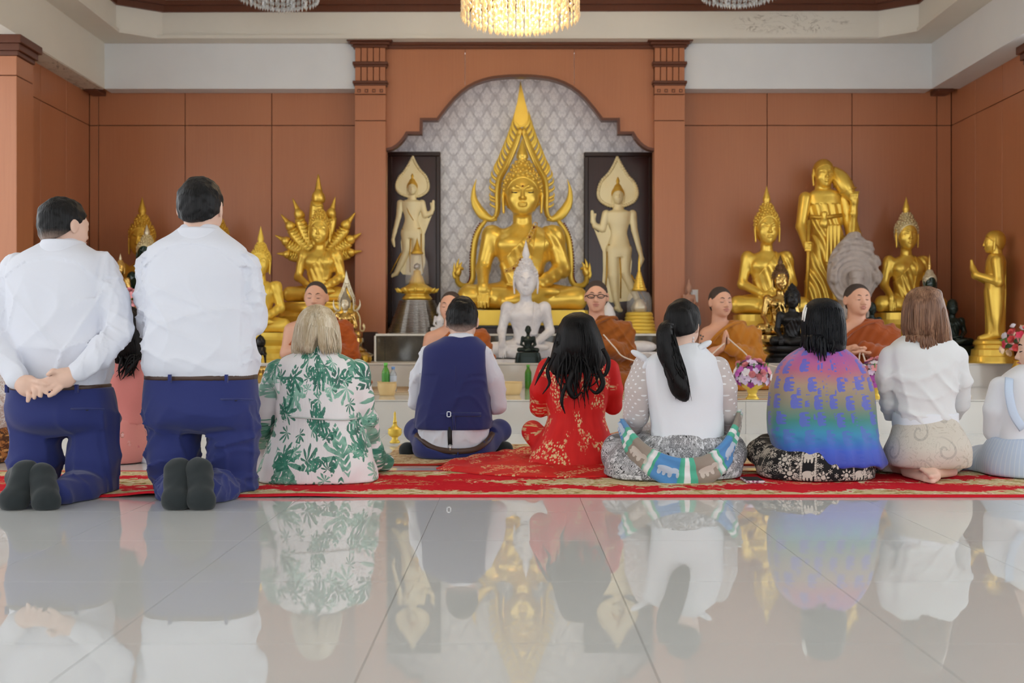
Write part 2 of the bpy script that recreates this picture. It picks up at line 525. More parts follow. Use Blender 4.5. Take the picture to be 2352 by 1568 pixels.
def damask():
    m = Mat('silver_damask_wallpaper', (.6, .6, .6), .38, spec=.5)
    x, y, z = m.xyz(m.coord('Object'))
    u = x/.185; w = z/.27
    wob = m.noise(m.vec(x, 0, z), 16, 2)
    def medal(u, w):
        a = (u.fract() - .5)*2; b = (w.fract() - .5)*2
        r = (a*a*1.05 + b*b*.9).sqrt()
        th = a.abs().atan2(b)
        edge = r - (th*5.0).cos()*.09 - (th*11.0).cos()*.05 - (th*2.0).cos()*.08
        core = edge.smooth(.60, .54)
        ringv = (r - (th*7.0).cos()*.06 - .30).abs().smooth(.06, .03)
        spoke = (th*7.0).sin().abs().smooth(.25, .08)*r.smooth(.25, .35)*r.smooth(.56, .5)
        return core*(1.0 - ringv*.75)*(1.0 - spoke*.55)
    pat = medal(u, w).max(medal(u + .5, w + .5))
    og = (u*6.2832).cos() + (w*6.2832).cos()
    net = (og.abs() - .10 + (w*6.2832*5).sin()*.10 + (u*6.2832*5).cos()*.10).smooth(.16, .06)
    c = m.mix(pat*(wob*.5 + .6), srgb(216, 218, 226), srgb(246, 248, 254))
    c = m.mix(net*.55*(1.0 - pat*.7)*wob.smooth(.35, .6), c, srgb(172, 172, 180))
    m.color(c)
    m.rough(pat*-.12 + .46)
    return m
M_DAMASK = damask()

# ------------------------------------------------------------------ the hall
def struct(o): return tag(o, kind='structure')
XC = .07                                   # the hall's centre line
Z_BEAM, Z_SOF, Z_TOP = 3.33, 3.815, 4.20

floor = struct(box('floor', (-6.5, -6, -.3), (6.6, 12, -.004), M_JOINT))
tm = None
TX0 = -.309 - .6*7
for i in range(15):
    for j in range(10):
        x0 = TX0 + .6*i; y0 = 1.72 + .6*j
        if tm is None:
            o = box('tile', (.001, .001, -.02), (.599, .599, 0), M_TILE); tm = o.data; o.parent = floor
        else:
            o = link('tile', tm, None, floor)
        o.location = (x0, y0, 0)
box('floor_surface', (-6.5, -6, -.02), (6.6, 1.72, 0), M_TILE, floor)
box('floor_surface', (-6.5, 1.72, -.02), (TX0, 7.72, 0), M_TILE, floor)
box('floor_surface', (TX0 + 9.0, 1.72, -.02), (6.6, 7.72, 0), M_TILE, floor)

DW = 11.2
def pxx(x, d): return (x - 1176)*d/FPX
def pzz(y, d): return CAMH - (y - 784)*d/FPX
NL, NR = pxx(850, DW), pxx(1540, DW)
# low platform of the monks and the altar step behind it
DN = 11.56
D1, D2, H1, H2 = 7.60, 9.70, .247, .469
plat = thing('platform', (XC, D1, 0), 'low white tiled platform that the monks sit on', 'platform')
box('core', (-4.3, D1 + .012, 0), (4.44, D2 - .008, H1 - .012), M_STEP, plat)
box('top_slab', (-4.3, D1 - .004, H1 - .012), (4.44, D2 - .008, H1), M_STEPTOP, plat, .003)
fm = None
for i in range(14):
    o = box('front_tile', (-.299, -.0, .0), (.299, .012, H1 - .014), M_STEP) if fm is None else link('front_tile', fm)
    fm = o.data; o.parent = plat; o.location = (-4.0 + .6*i - XC, 0, 0)
alt = thing('altar_step', (XC, D2, H1), 'upper white step behind the monks carrying the statues', 'platform')
box('core', (-4.5, D2 + .012, 0), (4.70, 11.19, H2 - .012), M_STEP, alt)
box('core', (NL + .12, 11.19, 0), (NR - .12, DN - .005, H2), M_STEP, alt)
box('top_slab', (-4.5, D2 - .006, H2 - .014), (4.70, 11.19, H2), M_EDGE, alt, .003)
fm = None
for i in range(15):
    o = box('front_tile', (-.299, 0, .0), (.299, .012, H2 - H1 - .016), M_STEP) if fm is None else link('front_tile', fm)
    fm = o.data; o.parent = alt; o.location = (-4.2 + .6*i - XC, 0, 0)

# back wall: backing + raised veneer panels
wall = struct(box('wall_back', (-4.75, DW + .02, 0), (4.9, DW + .1, 3.9), M_GAP))
# opening of the niche is cut by building the backing left and right of it
wall.data.clear_geometry()
def add_box_mesh(me, lo, hi):
    bm = bmesh.new(); bm.from_mesh(me)
    bmesh.ops.create_cube(bm, size=1, matrix=Matrix.Translation([(a+b)/2 for a, b in zip(lo, hi)]) @ Matrix.Diagonal([b-a for a, b in zip(lo, hi)] + [1]))
    bm.to_mesh(me); bm.free()
add_box_mesh(wall.data, (-4.75, DW + .02, 0), (NL, DW + .1, 3.9))
add_box_mesh(wall.data, (NR, DW + .02, 0), (4.9, DW + .1, 3.9))
if not wall.data.materials: wall.data.materials.append(M_GAP.m)
g = .004
zsp = pzz(288, DW)
for xs in ((205.2, 226, 425, 624, 850), (1540, 1762, 1957, 2152, 2185)):
    for a, b in zip(xs[:-1], xs[1:]):
        for z0, z1 in ((H2, zsp), (zsp, 3.6)):
            box('panel', (pxx(a, DW) + g, DW, z0 + g), (pxx(b, DW) - g, DW + .02, z1 - g), M_WOOD, wall, .002)
# side walls behind the columns
def side_wall(name, X, s):
    w = struct(box(name, (min(X, X + s*.1), 9.2, 0), (max(X, X + s*.1), DW + .1, 3.6), M_GAP))
    for y0, y1 in ((9.22, 9.44), (9.44, 10.04), (10.04, 10.62), (10.62, DW)):
        for z0, z1 in ((0.0, zsp), (zsp, 3.42)):
            a, b = sorted((X, X - s*.02))
            box('panel', (a, y0 + g, z0 + g), (b, y1 - g, z1 - g), M_WOOD, w, .002)
    return w
XL, XR = -4.55, 4.73
side_wall('wall_left', XL, -1); side_wall('wall_right', XR, 1)
# columns carrying the side beams, the hall is open between them
def column(x0, x1, y0, label, k):
    c = thing('column', ((x0 + x1)/2, y0, 0), label, 'column', 'veneered columns along the hall')
    box('shaft', (x0 + .004, y0 + .004, 0), (x1 - .004, y0 + .3, 3.18), M_GAP, c)
    for z0, z1 in ((0, zsp), (zsp, 3.16)):
        box('panel', (x0, y0 - .01, z0 + g), (x1, y0 + .31, z1 - g), M_WOOD, c, .003)
    for i, (z0, z1, e) in enumerate(((3.16, 3.20, .015), (3.20, 3.26, .035), (3.26, 3.33, .06))):
        box('capital', (x0 - e, y0 - e, z0), (x1 + e, y0 + .3 + e, z1), M_WOODD, c, .004)
for k, y0 in enumerate((9.1, 4.6, .4, -4.2)):
    w = ('nearest the altar', 'beside the praying guests', 'in the middle of the hall', 'at the entrance')[k]
    column(-4.86, -4.31, y0, 'terracotta veneered column on the left side ' + w, k)
    column(4.62, 5.1, y0, 'terracotta veneered column on the right side ' + w, k)

# white beams above the walls
beam = struct(box('trim_1', (-4.2895, 11.0, Z_BEAM), (pxx(820, 11.0), 11.19, Z_SOF - .008), M_WALLW))
struct(box('trim_4', (pxx(1568, 11.0), 11.0, Z_BEAM), (4.4195, 11.19, Z_SOF - .008), M_WALLW))
struct(box('trim_2', (-4.95, -6, Z_BEAM), (-4.29, 11.0, Z_SOF), M_CREAM))
struct(box('trim_3', (4.42, -6, Z_BEAM), (5.05, 11.0, Z_SOF), M_WALLW))
box('soffit', (-4.94, 9.45, Z_BEAM - .006), (-4.30, 11.0, Z_BEAM), M_SOFFIT, bpy.data.objects['trim_2'])
# tray ceiling with cut corners
def ring(name, poly, z0, z1, mat, thick, parent=None):
    """vertical band following poly (x, y), facing inwards"""
    v = []; f = []; n = len(poly); P0 = np.array(poly, float); c = P0.mean(0)
    for p in P0:
        q = p + np.sign(p - c)*thick
        v += [(p[0], p[1], z0), (p[0], p[1], z1), (q[0], q[1], z1), (q[0], q[1], z0)]
    for i in range(n):
        a, b = 4*i, 4*((i+1) % n)
        f += [(a, b, b+1, a+1), (a+1, b+1, b+2, a+2), (a+2, b+2, b+3, a+3), (a+3, b+3, b, a)]
    return raw(name, v, f, mat, parent, False)
tray = [(XC - 3.70, 10.85), (XC - 4.09, 10.61), (XC - 4.09, -5.6), (XC + 4.05, -5.6), (XC + 4.05, 10.58), (XC + 3.72, 10.80)]
ceil = struct(box('ceiling', (-5.2, -6, Z_TOP), (5.3, 11.5, Z_TOP + .15), M_CREAM))
ring('cove', tray, Z_SOF, Z_TOP, M_COVE, .04, ceil)
ring('crown_moulding', [(x - np.sign(x - XC)*.02, y - .02) for x, y in tray], Z_TOP - .115, Z_TOP - .05, M_WOODD, .03, ceil)
ring('crown_moulding', [(x - np.sign(x - XC)*.05, y - .05) for x, y in tray], Z_TOP - .05, Z_TOP, M_WOODD, .06, ceil)
# flat soffit between tray and beams
for lo, hi in (((-5.0, 10.82), (5.1, 11.0)), ((-4.3, -6), (XC - 4.06, 10.82)), ((XC + 4.03, -6), (4.43, 10.82))):
    box('soffit', (lo[0], lo[1], Z_SOF - .006), (hi[0], hi[1], Z_SOF + .03), M_CREAM, ceil)
prism_y = lambda pts: None
for pts in ([(XC-4.10, 10.59), (XC-3.69, 10.86), (XC-4.10, 10.9)], [(XC+4.06, 10.56), (XC+3.71, 10.81), (XC+4.06, 10.9)]):
    v = [(x, y, z) for z in (Z_SOF - .005, Z_SOF + .03) for x, y in pts]
    raw('soffit', v, [(0, 1, 2), (3, 5, 4), (0, 3, 4, 1), (1, 4, 5, 2), (2, 5, 3, 0)], M_CREAM, ceil)

# the niche: damask wall, arched veneer front, two fluted pilasters, moulding
DF = 11.0
niche = struct(box('wall_niche', (NL - .1, DN, 0), (NR + .1, DN + .06, 3.85), M_DAMASK))
box('niche_side', (pxx(866, 11.2), DF + .105, H2), (pxx(872, 11.2), DN, 3.8), M_WOOD, niche)
box('niche_side', (pxx(1518, 11.2), DF + .105, H2), (pxx(1524, 11.2), DN, 3.8), M_WOOD, niche)
half = [(886, 347), (902, 343), (912, 337), (921, 329), (930, 318), (936, 308), (969, 308), (970, 277), (1006, 277)]
arc = [(1024, 253), (1045, 228), (1060, 214), (1076, 202), (1093, 193), (1111, 186.5), (1128, 182), (1146, 179.5), (1170, 177.5), (1194, 177)]
L = half + arc
full = L + [(2388 - x, y) for x, y in L[::-1][1:]]
W = [(pxx(x, DF), pzz(y, DF)) for x, y in full]
ztop = pzz(100, DF)
front = struct(box('wall_arch', (pxx(886, DF), DF + .035, pzz(118, DF)), (pxx(1502, DF), DF + .05, ztop), M_GAP))
for xa, xb in ((886, 1068), (1068, 1319), (1319, 1502)):
    a, b = pxx(xa, DF) + g/2, pxx(xb, DF) - g/2
    xs = np.array([p[0] for p in W]); zs = np.array([p[1] for p in W])
    def zat(x):
        i = max(1, min(int(np.searchsorted(xs, x)), len(xs) - 1))
        t = (x - xs[i-1])/(xs[i] - xs[i-1] + 1e-9); return zs[i-1] + t*(zs[i] - zs[i-1])
    inner = [(x, z) for x, z in W if a < x < b]
    prism('panel', [(a, ztop), (a, zat(a))] + inner + [(b, zat(b)), (b, ztop)], DF, DF + .04, M_WOOD, front)
# moulding along the arch edge
T = np.array(W); out = []
for i in range(len(T)):
    p0 = T[max(i-1, 0)]; p1 = T[min(i+1, len(T)-1)]
    a = T[i] - p0 if i else p1 - T[i]; b = p1 - T[i] if i < len(T)-1 else a
    na = np.array([-a[1], a[0]])/(np.linalg.norm(a)+1e-9); nb = np.array([-b[1], b[0]])/(np.linalg.norm(b)+1e-9)
    m = na + nb; m /= (np.linalg.norm(m)+1e-9); out.append(m/max(.5, m @ na))
out = np.array(out); w = .043
for (o0, o1, y0, y1) in ((-.004, w*.55, DF - .03, DF + .07), (w*.5, w, DF - .018, DF + .02)):
    A = T + out*o0; B = T + out*o1
    n = len(T)
    v = [(p[0], y, p[1]) for y in (y0, y1) for S in (A, B) for p in S]
    f = []
    for i in range(n-1):
        a0, b0, a1, b1 = i, n+i, 2*n+i, 3*n+i
        f += [(a0, a0+1, b0+1, b0), (a1, b1, b1+1, a1+1), (a0, a1, a1+1, a0+1), (b0, b0+1, b1+1, b1)]
    raw('arch_moulding', v, f, M_WOODD if o0 < 0 else M_WOOD, front)
box('cornice', (pxx(888, DF), DF - .05, pzz(106, DF)), (pxx(1501, DF), DF + .02, pzz(96, DF)), M_WOODD, front, .008)
box('cornice', (pxx(888, DF), DF - .03, pzz(113, DF)), (pxx(1501, DF), DF + .02, pzz(105, DF)), M_WOODD, front, .006)
# pilasters
def pilaster(x0, x1, label):
    D = DF - .06
    p = thing('pilaster', (pxx((x0+x1)/2, D), D, H2), label, 'pilaster', 'fluted pilasters of the niche')
    X0, X1 = pxx(x0, D), pxx(x1, D)
    box('backing', (X0 + .006, D + .012, H2), (X1 - .006, DF + .1, pzz(100, D)), M_GAP, p)
    for y0, y1 in ((835, 277), (276, 217)):
        box('panel', (X0, D, pzz(y0, D)), (X1, D + .02, pzz(y1, D) - .004), M_WOOD, p, .002)
        box('side_panel', (X0, D + .02, pzz(y0, D)), (X0 + .02, DF + .1, pzz(y1, D) - .004), M_WOOD, p)
        box('side_panel', (X1 - .02, D + .02, pzz(y0, D)), (X1, DF + .1, pzz(y1, D) - .004), M_WOOD, p)
    # row of four square rosettes
    box('panel', (X0, D - .012, pzz(216, D)), (X1, D + .02, pzz(197, D)), M_WOOD, p, .002)
    for i in range(4):
        cx = X0 + (X1 - X0)*(.14 + .24*i); cz = pzz(209, D)
        box('rosette', (cx - .018, D - .016, cz - .018), (cx + .018, D - .01, cz + .018), M_WOODD, p)
        raw('rosette_point', [(cx-.01, D-.016, cz-.01), (cx+.01, D-.016, cz-.01), (cx+.01, D-.016, cz+.01), (cx-.01, D-.016, cz+.01), (cx, D-.026, cz)],
            [(0,1,4), (1,2,4), (2,3,4), (3,0,4)], M_WOOD, p)
    # two ranks of five flutes
    for y0, y1 in ((186, 154), (142, 110)):
        for i in range(5):
            wv = (X1 - X0)/5
            box('flute', (X0 + wv*i + .004, D - .006, pzz(y0, D)), (X0 + wv*(i+1) - .004, D + .02, pzz(y1, D)), M_WOOD, p, .003)
    for (y0, y1, e) in ((197, 192, .012), (192, 186, .022), (154, 149, .012), (149, 142, .022), (110, 104, .02), (104, 98, .045), (98, 92, .075)):
        box('band', (X0 - e, D - e, pzz(y0, D)), (X1 + e, DF + .05, pzz(y1, D)), M_WOODD, p, .004)
pilaster(815, 886, 'fluted terracotta pilaster left of the arched niche')
pilaster(1503, 1573, 'fluted terracotta pilaster right of the arched niche')
# small dark corner capitals under the beam
for x0, x1 in ((205, 236), (2145, 2180)):
    box('corner_capital', (pxx(x0, 11.1), 10.98, pzz(216, 11.1)), (pxx(x1, 11.1), 11.2, pzz(205, 11.1)), M_WOODD, wall, .006)
# ------------------------------------------------------------------ statue materials
def gold_mat(name, base, dark, rough=.32, metal=.85, scale=6.0):
    m = Mat(name, base, rough, metal)
    v = m.coord('Object')
    n = m.noise(v, scale, 3)
    m.color(m.mix(n.smooth(.2, .6)*.5 + .5, dark, base))
    m.rough(n*.05 + (rough - .02))
    return m
M_GOLD = gold_mat('satin_gold_paint', srgb(244, 206, 92), srgb(230, 184, 68), .30, .58)
M_GOLDD = gold_mat('aged_gold_paint', srgb(222, 178, 70), srgb(190, 142, 48), .42, .6, 14)
M_GOLDY = gold_mat('bright_yellow_gold', srgb(246, 212, 92), srgb(236, 196, 70), .38, .42)
M_BRASS = gold_mat('polished_brass', srgb(214, 178, 104), srgb(170, 126, 58), .18, .95)
M_PALEG = gold_mat('pale_gilded_relief', srgb(252, 238, 190), srgb(244, 222, 156), .36, .12)
M_PALES = gold_mat('silvered_gilt', srgb(226, 216, 190), srgb(206, 190, 150), .34, .7)
M_WHITE = Mat('white_marble', srgb(226, 224, 226), .3, spec=.5)
_n = M_WHITE.noise(M_WHITE.coord('Object'), 5, 4, .6, .8)
M_WHITE.color(M_WHITE.mix(_n.smooth(.4, .75), srgb(240, 238, 241), srgb(212, 210, 216)))
M_STONE = Mat('pale_grey_sandstone', srgb(192, 180, 172), .85, spec=.2)
_n = M_STONE.noise(M_STONE.coord('Object'), 18, 4)
M_STONE.color(M_STONE.mix(_n, srgb(168, 156, 150), srgb(206, 194, 186))).bump(_n, .3, .01)
M_BLACKB = Mat('black_bronze', srgb(44, 44, 46), .32, .5)
M_GREENB = Mat('dark_green_bronze', srgb(40, 52, 50), .3, .5)
M_EMER = Mat('emerald_green_glaze', srgb(6, 44, 36), .12, spec=.7)
M_BEADS = gold_mat('champagne_beads', srgb(222, 206, 160), srgb(190, 168, 118), .35, .5)
M_LAC = Mat('black_lacquer', srgb(28, 26, 26), .3)
M_RED = Mat('ruby_glass', srgb(120, 18, 24), .15)

# ------------------------------------------------------------------ heads (local: x side, y forward, z up; unit = chin to crown)
def head_prims(F, O, R, H, style='man', tag='head', neck=True, wide=1.0):
    O = np.array(O, float)
    W = lambda x, y, z: O + R @ (np.array([x*wide, y, z])*H)
    A = lambda *r: np.array(r)*H
    F.ell(W(0, -.06, .60), A(.345*wide, .42, .40), R, .02*H, tag=tag)
    F.ell(W(0, .08, .40), A(.292*wide, .32, .37), R, .12*H, tag=tag)
    F.ell(W(0, .13, .18), A(.215*wide, .22, .165), R, .10*H, tag=tag)
    F.ell(W(0, .26, .085), A(.09, .075, .075), R, .09*H, tag=tag)
    for sx in (-1, 1):
        F.ell(W(.17*sx, .2, .33), A(.11, .11, .11), R, .10*H, tag=tag)
    if neck: F.cap(W(0, -.08, .30), W(0, -.14, -.22), .235*H*wide, .25*H*wide, .08*H, tag=tag)
    if style == 'buddha':
        for sx in (-1, 1):
            F.chain([W(.03*sx, .385, .545), W(.12*sx, .372, .595), W(.235*sx, .275, .555)], [.014*H, .014*H, .008*H], .03*H, tag=tag)
            F.ell(W(.135*sx, .395, .515), A(.085, .045, .03), R, .04*H, 's', tag=tag)
            F.ell(W(.13*sx, .318, .475), A(.085, .06, .04), R, .02*H, tag=tag)
            F.ell(W(.042*sx, .392, .335), A(.034, .045, .03), R, .012*H, tag=tag)
            F.cap(W(.345*sx, -.02, .62), W(.375*sx, .0, .44), .065*H, .06*H, .02*H, tag=tag, sq=(R[:, 0], 1.6))
            F.cap(W(.375*sx, .0, .44), W(.36*sx, .03, .10), .06*H, .045*H, .02*H, tag=tag, sq=(R[:, 0], 1.5))
            F.chain([W(0, .392, .232), W(.06*sx, .380, .226), W(.105*sx, .345, .238)], [.022*H, .018*H, .008*H], .008*H, tag=tag)
            F.chain([W(0, .385, .185), W(.07*sx, .365, .195)], [.026*H, .014*H], .008*H, tag=tag)
        F.cap(W(0, .375, .55), W(0, .44, .345), .024*H, .040*H, .03*H, tag=tag)
        return W
    F.ell(W(0, .325, .575), A(.22, .06, .045), R, .07*H, tag=tag)
    for sx in (-1, 1):
        F.ell(W(.135*sx, .405, .485), A(.088, .06, .042), R, .05*H, 's', tag=tag)
        F.ell(W(.135*sx, .312, .478), A(.085, .07, .05), R, .015*H, tag=tag)
    F.cap(W(0, .35, .52), W(0, .435, .34), .032*H, .052*H, .04*H, tag=tag)
    for sx in (-1, 1): F.ell(W(.05*sx, .395, .325), A(.042, .05, .036), R, .015*H, tag=tag)
    F.ell(W(0, .372, .232), A(.115, .05, .03), R, .012*H, tag=tag)
    F.ell(W(0, .365, .178), A(.095, .05, .034), R, .012*H, tag=tag)
    F.ell(W(0, .42, .205), A(.10, .03, .007), R, .012*H, 's', tag=tag)
    for sx in (-1, 1):
        if style == 'buddha':
            F.cap(W(.345*sx, -.02, .62), W(.375*sx, .0, .44), .065*H, .06*H, .02*H, tag=tag, sq=(R[:, 0], 1.6))
            F.cap(W(.375*sx, .0, .44), W(.36*sx, .03, .10), .06*H, .045*H, .02*H, tag=tag, sq=(R[:, 0], 1.5))
        else:
            Re = R @ rotz(.35*sx)
            F.ell(W(.345*sx, -.04, .47), A(.04, .095, .145), Re, .025*H, tag=tag)
            F.ell(W(.385*sx, -.015, .49), A(.03, .05, .085), Re, .02*H, 's', tag=tag)
    return W

def hair_prims(F, O, R, H, off=.025, ush=False, wide=1.0):
    O = np.array(O, float)
    W = lambda x, y, z: O + R @ (np.array([x*wide, y, z])*H)
    F.ell(W(0, -.06, .60), np.array([.345*wide + off, .42 + off, .40 + off])*H, R, .02*H)
    F.ell(W(0, -.10, .40), np.array([.30*wide + off, .34 + off, .34 + off])*H, R, .08*H)
    if ush: F.ell(W(0, -.07, 1.0), np.array([.22, .22, .20])*H, R, .10*H)
    return W
def local_cut(O, R, H, fn):
    """cut in head coordinates: keep where fn(x, y, z) > 0"""
    def g(X, Y, Z):
        px, py, pz = X - O[0], Y - O[1], Z - O[2]
        l = [(px*R[0, i] + py*R[1, i] + pz*R[2, i])/H for i in range(3)]
        return -fn(*l)*H
    return g

ICO = None
def curls_vf(points, r):
    global ICO
    if ICO is None:
        bm = bmesh.new(); bmesh.ops.create_icosphere(bm, subdivisions=1, radius=1)
        ICO = (np.array([v.co[:] for v in bm.verts]), np.array([[v.index for v in f.verts] for f in bm.faces])); bm.free()
    v = (points[:, None, :] + ICO[0][None]*r).reshape(-1, 3)
    f = (ICO[1][None] + (np.arange(len(points))*len(ICO[0]))[:, None, None]).reshape(-1, 3)
    return v, f
def thin(v, dist, seed=1):
    """greedy poisson thinning of vertices on a grid"""
    idx = np.random.RandomState(seed).permutation(len(v)); keep = []; cells = {}
    for i in idx:
        c = tuple(np.floor(v[i]/dist).astype(int)); ok = True
        for dx in (-1, 0, 1):
            for dy in (-1, 0, 1):
                for dz in (-1, 0, 1):
                    for j in cells.get((c[0]+dx, c[1]+dy, c[2]+dz), ()):
                        if ((v[i]-v[j])**2).sum() < dist*dist: ok = False; break
        if ok: cells.setdefault(c, []).append(i); keep.append(i)
    return v[keep]

# ------------------------------------------------------------------ seated figure (unit: knee span 1, faces -y, sits on z = 0)
def seated_body(pose):
    F = SDF()
    for s in (-1, 1):
        zk = .105 if s < 0 else .09
        F.cap((.13*s, .04, .12), (.41*s, -.15, zk), .115, .088, .05, tag='leg')
        F.cap((.41*s, -.15, zk), (-.13*s, -.29, .115 if s < 0 else .065), .086, .05, .04, tag='leg')
    F.ell((0, -.08, .07), (.34, .24, .085), None, .05, tag='leg')
    F.ell((.19, -.31, .135), (.10, .05, .035), rotz(-.2), .02, tag='leg')      # upturned foot
    F.loft([(.04, 0, .03, .20, .15), (.2, 0, .03, .168, .128), (.30, 0, .03, .16, .12), (.42, 0, .025, .195, .13),
            (.52, 0, .03, .232, .135), (.60, 0, .035, .228, .115), (.65, 0, .035, .15, .09), (.685, 0, .03, .082, .072), (.78, 0, .02, .066, .066)], .04, 2.3, tag='torso')
    for s in (-1, 1):
        F.ell((.10*s, -.075, .52), (.10, .05, .06), None, .05, tag='torso')
        F.ell((.232*s, .035, .60), (.078, .08, .075), None, .05, tag='torso' if s < 0 else 'larm')
    def hand_lap(s, z):
        F.ell((.06*s, -.245, z), (.085, .05, .026), rotz(.3*s), .02, tag='hand')
        for i in range(4):
            F.chain([(.0*s, -.215 - .024*i, z), (-.08*s, -.225 - .022*i, z + .012), (-.12*s, -.228 - .02*i, z + .02)], [.014, .0125, .010], .008, tag='hand')
        F.cap((.06*s, -.21, z + .015), (-.01*s, -.215, z + .06), .015, .011, .01, tag='hand')
    # left arm (viewer's right) always rests in the lap
    F.chain([(.248, .03, .60), (.312, .02, .33)], [.073, .055], .04, tag='larm')
    F.chain([(.312, .02, .33), (.14, -.215, .20)], [.055, .04], .03, tag='larm')
    hand_lap(1, .175)
    F.chain([(-.248, .03, .60), (-.312, .01, .33)], [.073, .055], .04, tag='rarm')
    if pose == 'earth':
        F.chain([(-.312, .01, .33), (-.305, -.22, .20)], [.055, .04], .03, tag='rarm')
        F.ell((-.303, -.258, .158), (.048, .030, .055), None, .02, tag='hand')
        for i in range(4):
            x = -.340 + .0245*i
            F.chain([(x, -.275, .115), (x + .001, -.285, .06), (x + .002, -.283, .012 + .006*abs(i - 1.5))], [.0112, .0104, .0085], .003, tag='hand')
        F.chain([(-.262, -.245, .16), (-.252, -.268, .10)], [.015, .011], .01, tag='hand')
    else:
        F.chain([(-.312, .01, .33), (-.14, -.215, .225)], [.055, .04], .03, tag='rarm')
        hand_lap(-1, .215)
    return F

def build_statue_parts():
    parts = {}
    for pose in ('earth', 'lap'):
        F = seated_body(pose)
        G = SDF().take(F); G.cut(lambda X, Y, Z: -Z + 0*X + 0*Y, .02)
        v, f = G.mesh(.0078)
        parts['body_' + pose] = (v, f)
        # robe over the left shoulder with soft diagonal pleats
        Rb = SDF().take(F, ('torso', 'larm'), .010)
        Rb.disp(lambda X, Y, Z: .0035*np.sin((X*.85 + Z*.55)*95 + 2*np.sin(Z*9)) * (Y < .02))
        Rb.cut(lambda X, Y, Z: -(X - .10 - (Z - .66)*.97) + 0*Y, .006)
        Rb.cut(lambda X, Y, Z: np.maximum(.17 - Z, Z - .675) + 0*X + 0*Y, .01)
        parts['robe_' + pose] = Rb.mesh(.0078)
    S = SDF().take(seated_body('lap'), ('torso',), .022)
    S.cut(lambda X, Y, Z: np.abs(X - .115 - (Z - .4)*.12) - .045 + 0*Y, .008)
    S.cut(lambda X, Y, Z: np.maximum(.28 - Z, Z - .69) + 0*X + 0*Y, .01)
    S.cut(lambda X, Y, Z: Y - .06 + 0*X + 0*Z, .01)
    parts['sash'] = S.mesh(.0078)
    I3 = np.diag([1.0, -1.0, 1.0]); O = np.array([0, -.0, .745]); H = .375
    F = SDF(); head_prims(F, O, I3, H, 'buddha', wide=1.1, neck=False)
    F.cap(O + np.array([0, .025, .10]), O + np.array([0, .03, -.055]), .072, .076, .03)
    parts['head'] = F.mesh(.0052)
    F = SDF(); hair_prims(F, O, I3, H, .03, True, wide=1.1)
    F.cut(local_cut(O, I3, H, lambda x, y, z: (z - .74) + (.33 - y)*1.05 + x*x*.9), .01)
    parts['hair'] = F.mesh(.007)
    F = SDF(); head_prims(F, O, I3, H, 'man', neck=False)
    F.cap(O + np.array([0, .025, .10]), O + np.array([0, .03, -.055]), .075, .082, .03)
    parts['baldhead'] = F.mesh(.0065)
    hv = parts['hair'][0]
    k = hv[(hv[:, 2] - O[2])/H + (.30 + hv[:, 1]/H)*1.05 > .765]
    c = thin(k, .031); parts['curls'] = curls_vf(c, .0165)
    return parts
SP = build_statue_parts()
def _mk(name, key):
    v, f = SP[key]
    o = raw(name, v, np.asarray(f), None, None, True); COL.objects.unlink(o); me = o.data; bpy.data.objects.remove(o); return me
SME = {k: _mk(k, k) for k in SP}
def flame_profile(h, r):
    return [(r*.75, 0), (r, h*.05), (r*.7, h*.12), (r*.95, h*.2), (r*.9, h*.32), (r*.6, h*.55), (r*.28, h*.8), (0.0005, h)]
_tm = {}
def with_mat(key, mat):
    k = (key, mat.m.name)
    if k not in _tm:
        me = SME[key].copy(); me.name = key; me.materials.clear(); me.materials.append(mat.m); _tm[k] = me
    return _tm[k]

def tiered_base(t, c, prof, mat, sx=1.0, sy=.7, name='base', n=3.5, petals=None):
    """stacked base with a rounded-rectangular plan; prof [(r, z)]"""
    m = 56; v = []; f = []
    for r, z in prof:
        for i in range(m):
            a = 2*math.pi*(i + .5)/m
            ca, sa = math.cos(a), math.sin(a)
            q = (abs(ca)**n + abs(sa)**n)**(-1.0/n)
            rr = r
            if petals and petals[0] <= z <= petals[1]: rr = r*(1 + .035*abs(math.sin(a*14)))
            v.append((c[0] + rr*sx*q*ca, c[1] + rr*sy*q*sa, c[2] + z))
    for j in range(len(prof) - 1):
        for i in range(m):
            i2 = (i+1) % m; f.append((j*m+i, j*m+i2, (j+1)*m+i2, (j+1)*m+i))
    f.append(tuple(range(m))[::-1]); f.append(tuple((len(prof)-1)*m + i for i in range(m)))
    return raw(name, v, f, mat, t, False)
def std_prof(h, r0=.56, r1=.50):
    """moulded pedestal profile of height h for a unit-wide figure"""
    return [(r0*1.12, 0), (r0*1.12, h*.10), (r0*1.02, h*.13), (r0*1.02, h*.30), (r0*.94, h*.36), (r0*.84, h*.46), (r0*.82, h*.56),
            (r0*.92, h*.66), (r0*1.0, h*.76), (r0*.96, h*.80), (r1*1.04, h*.86), (r1*1.04, h)]

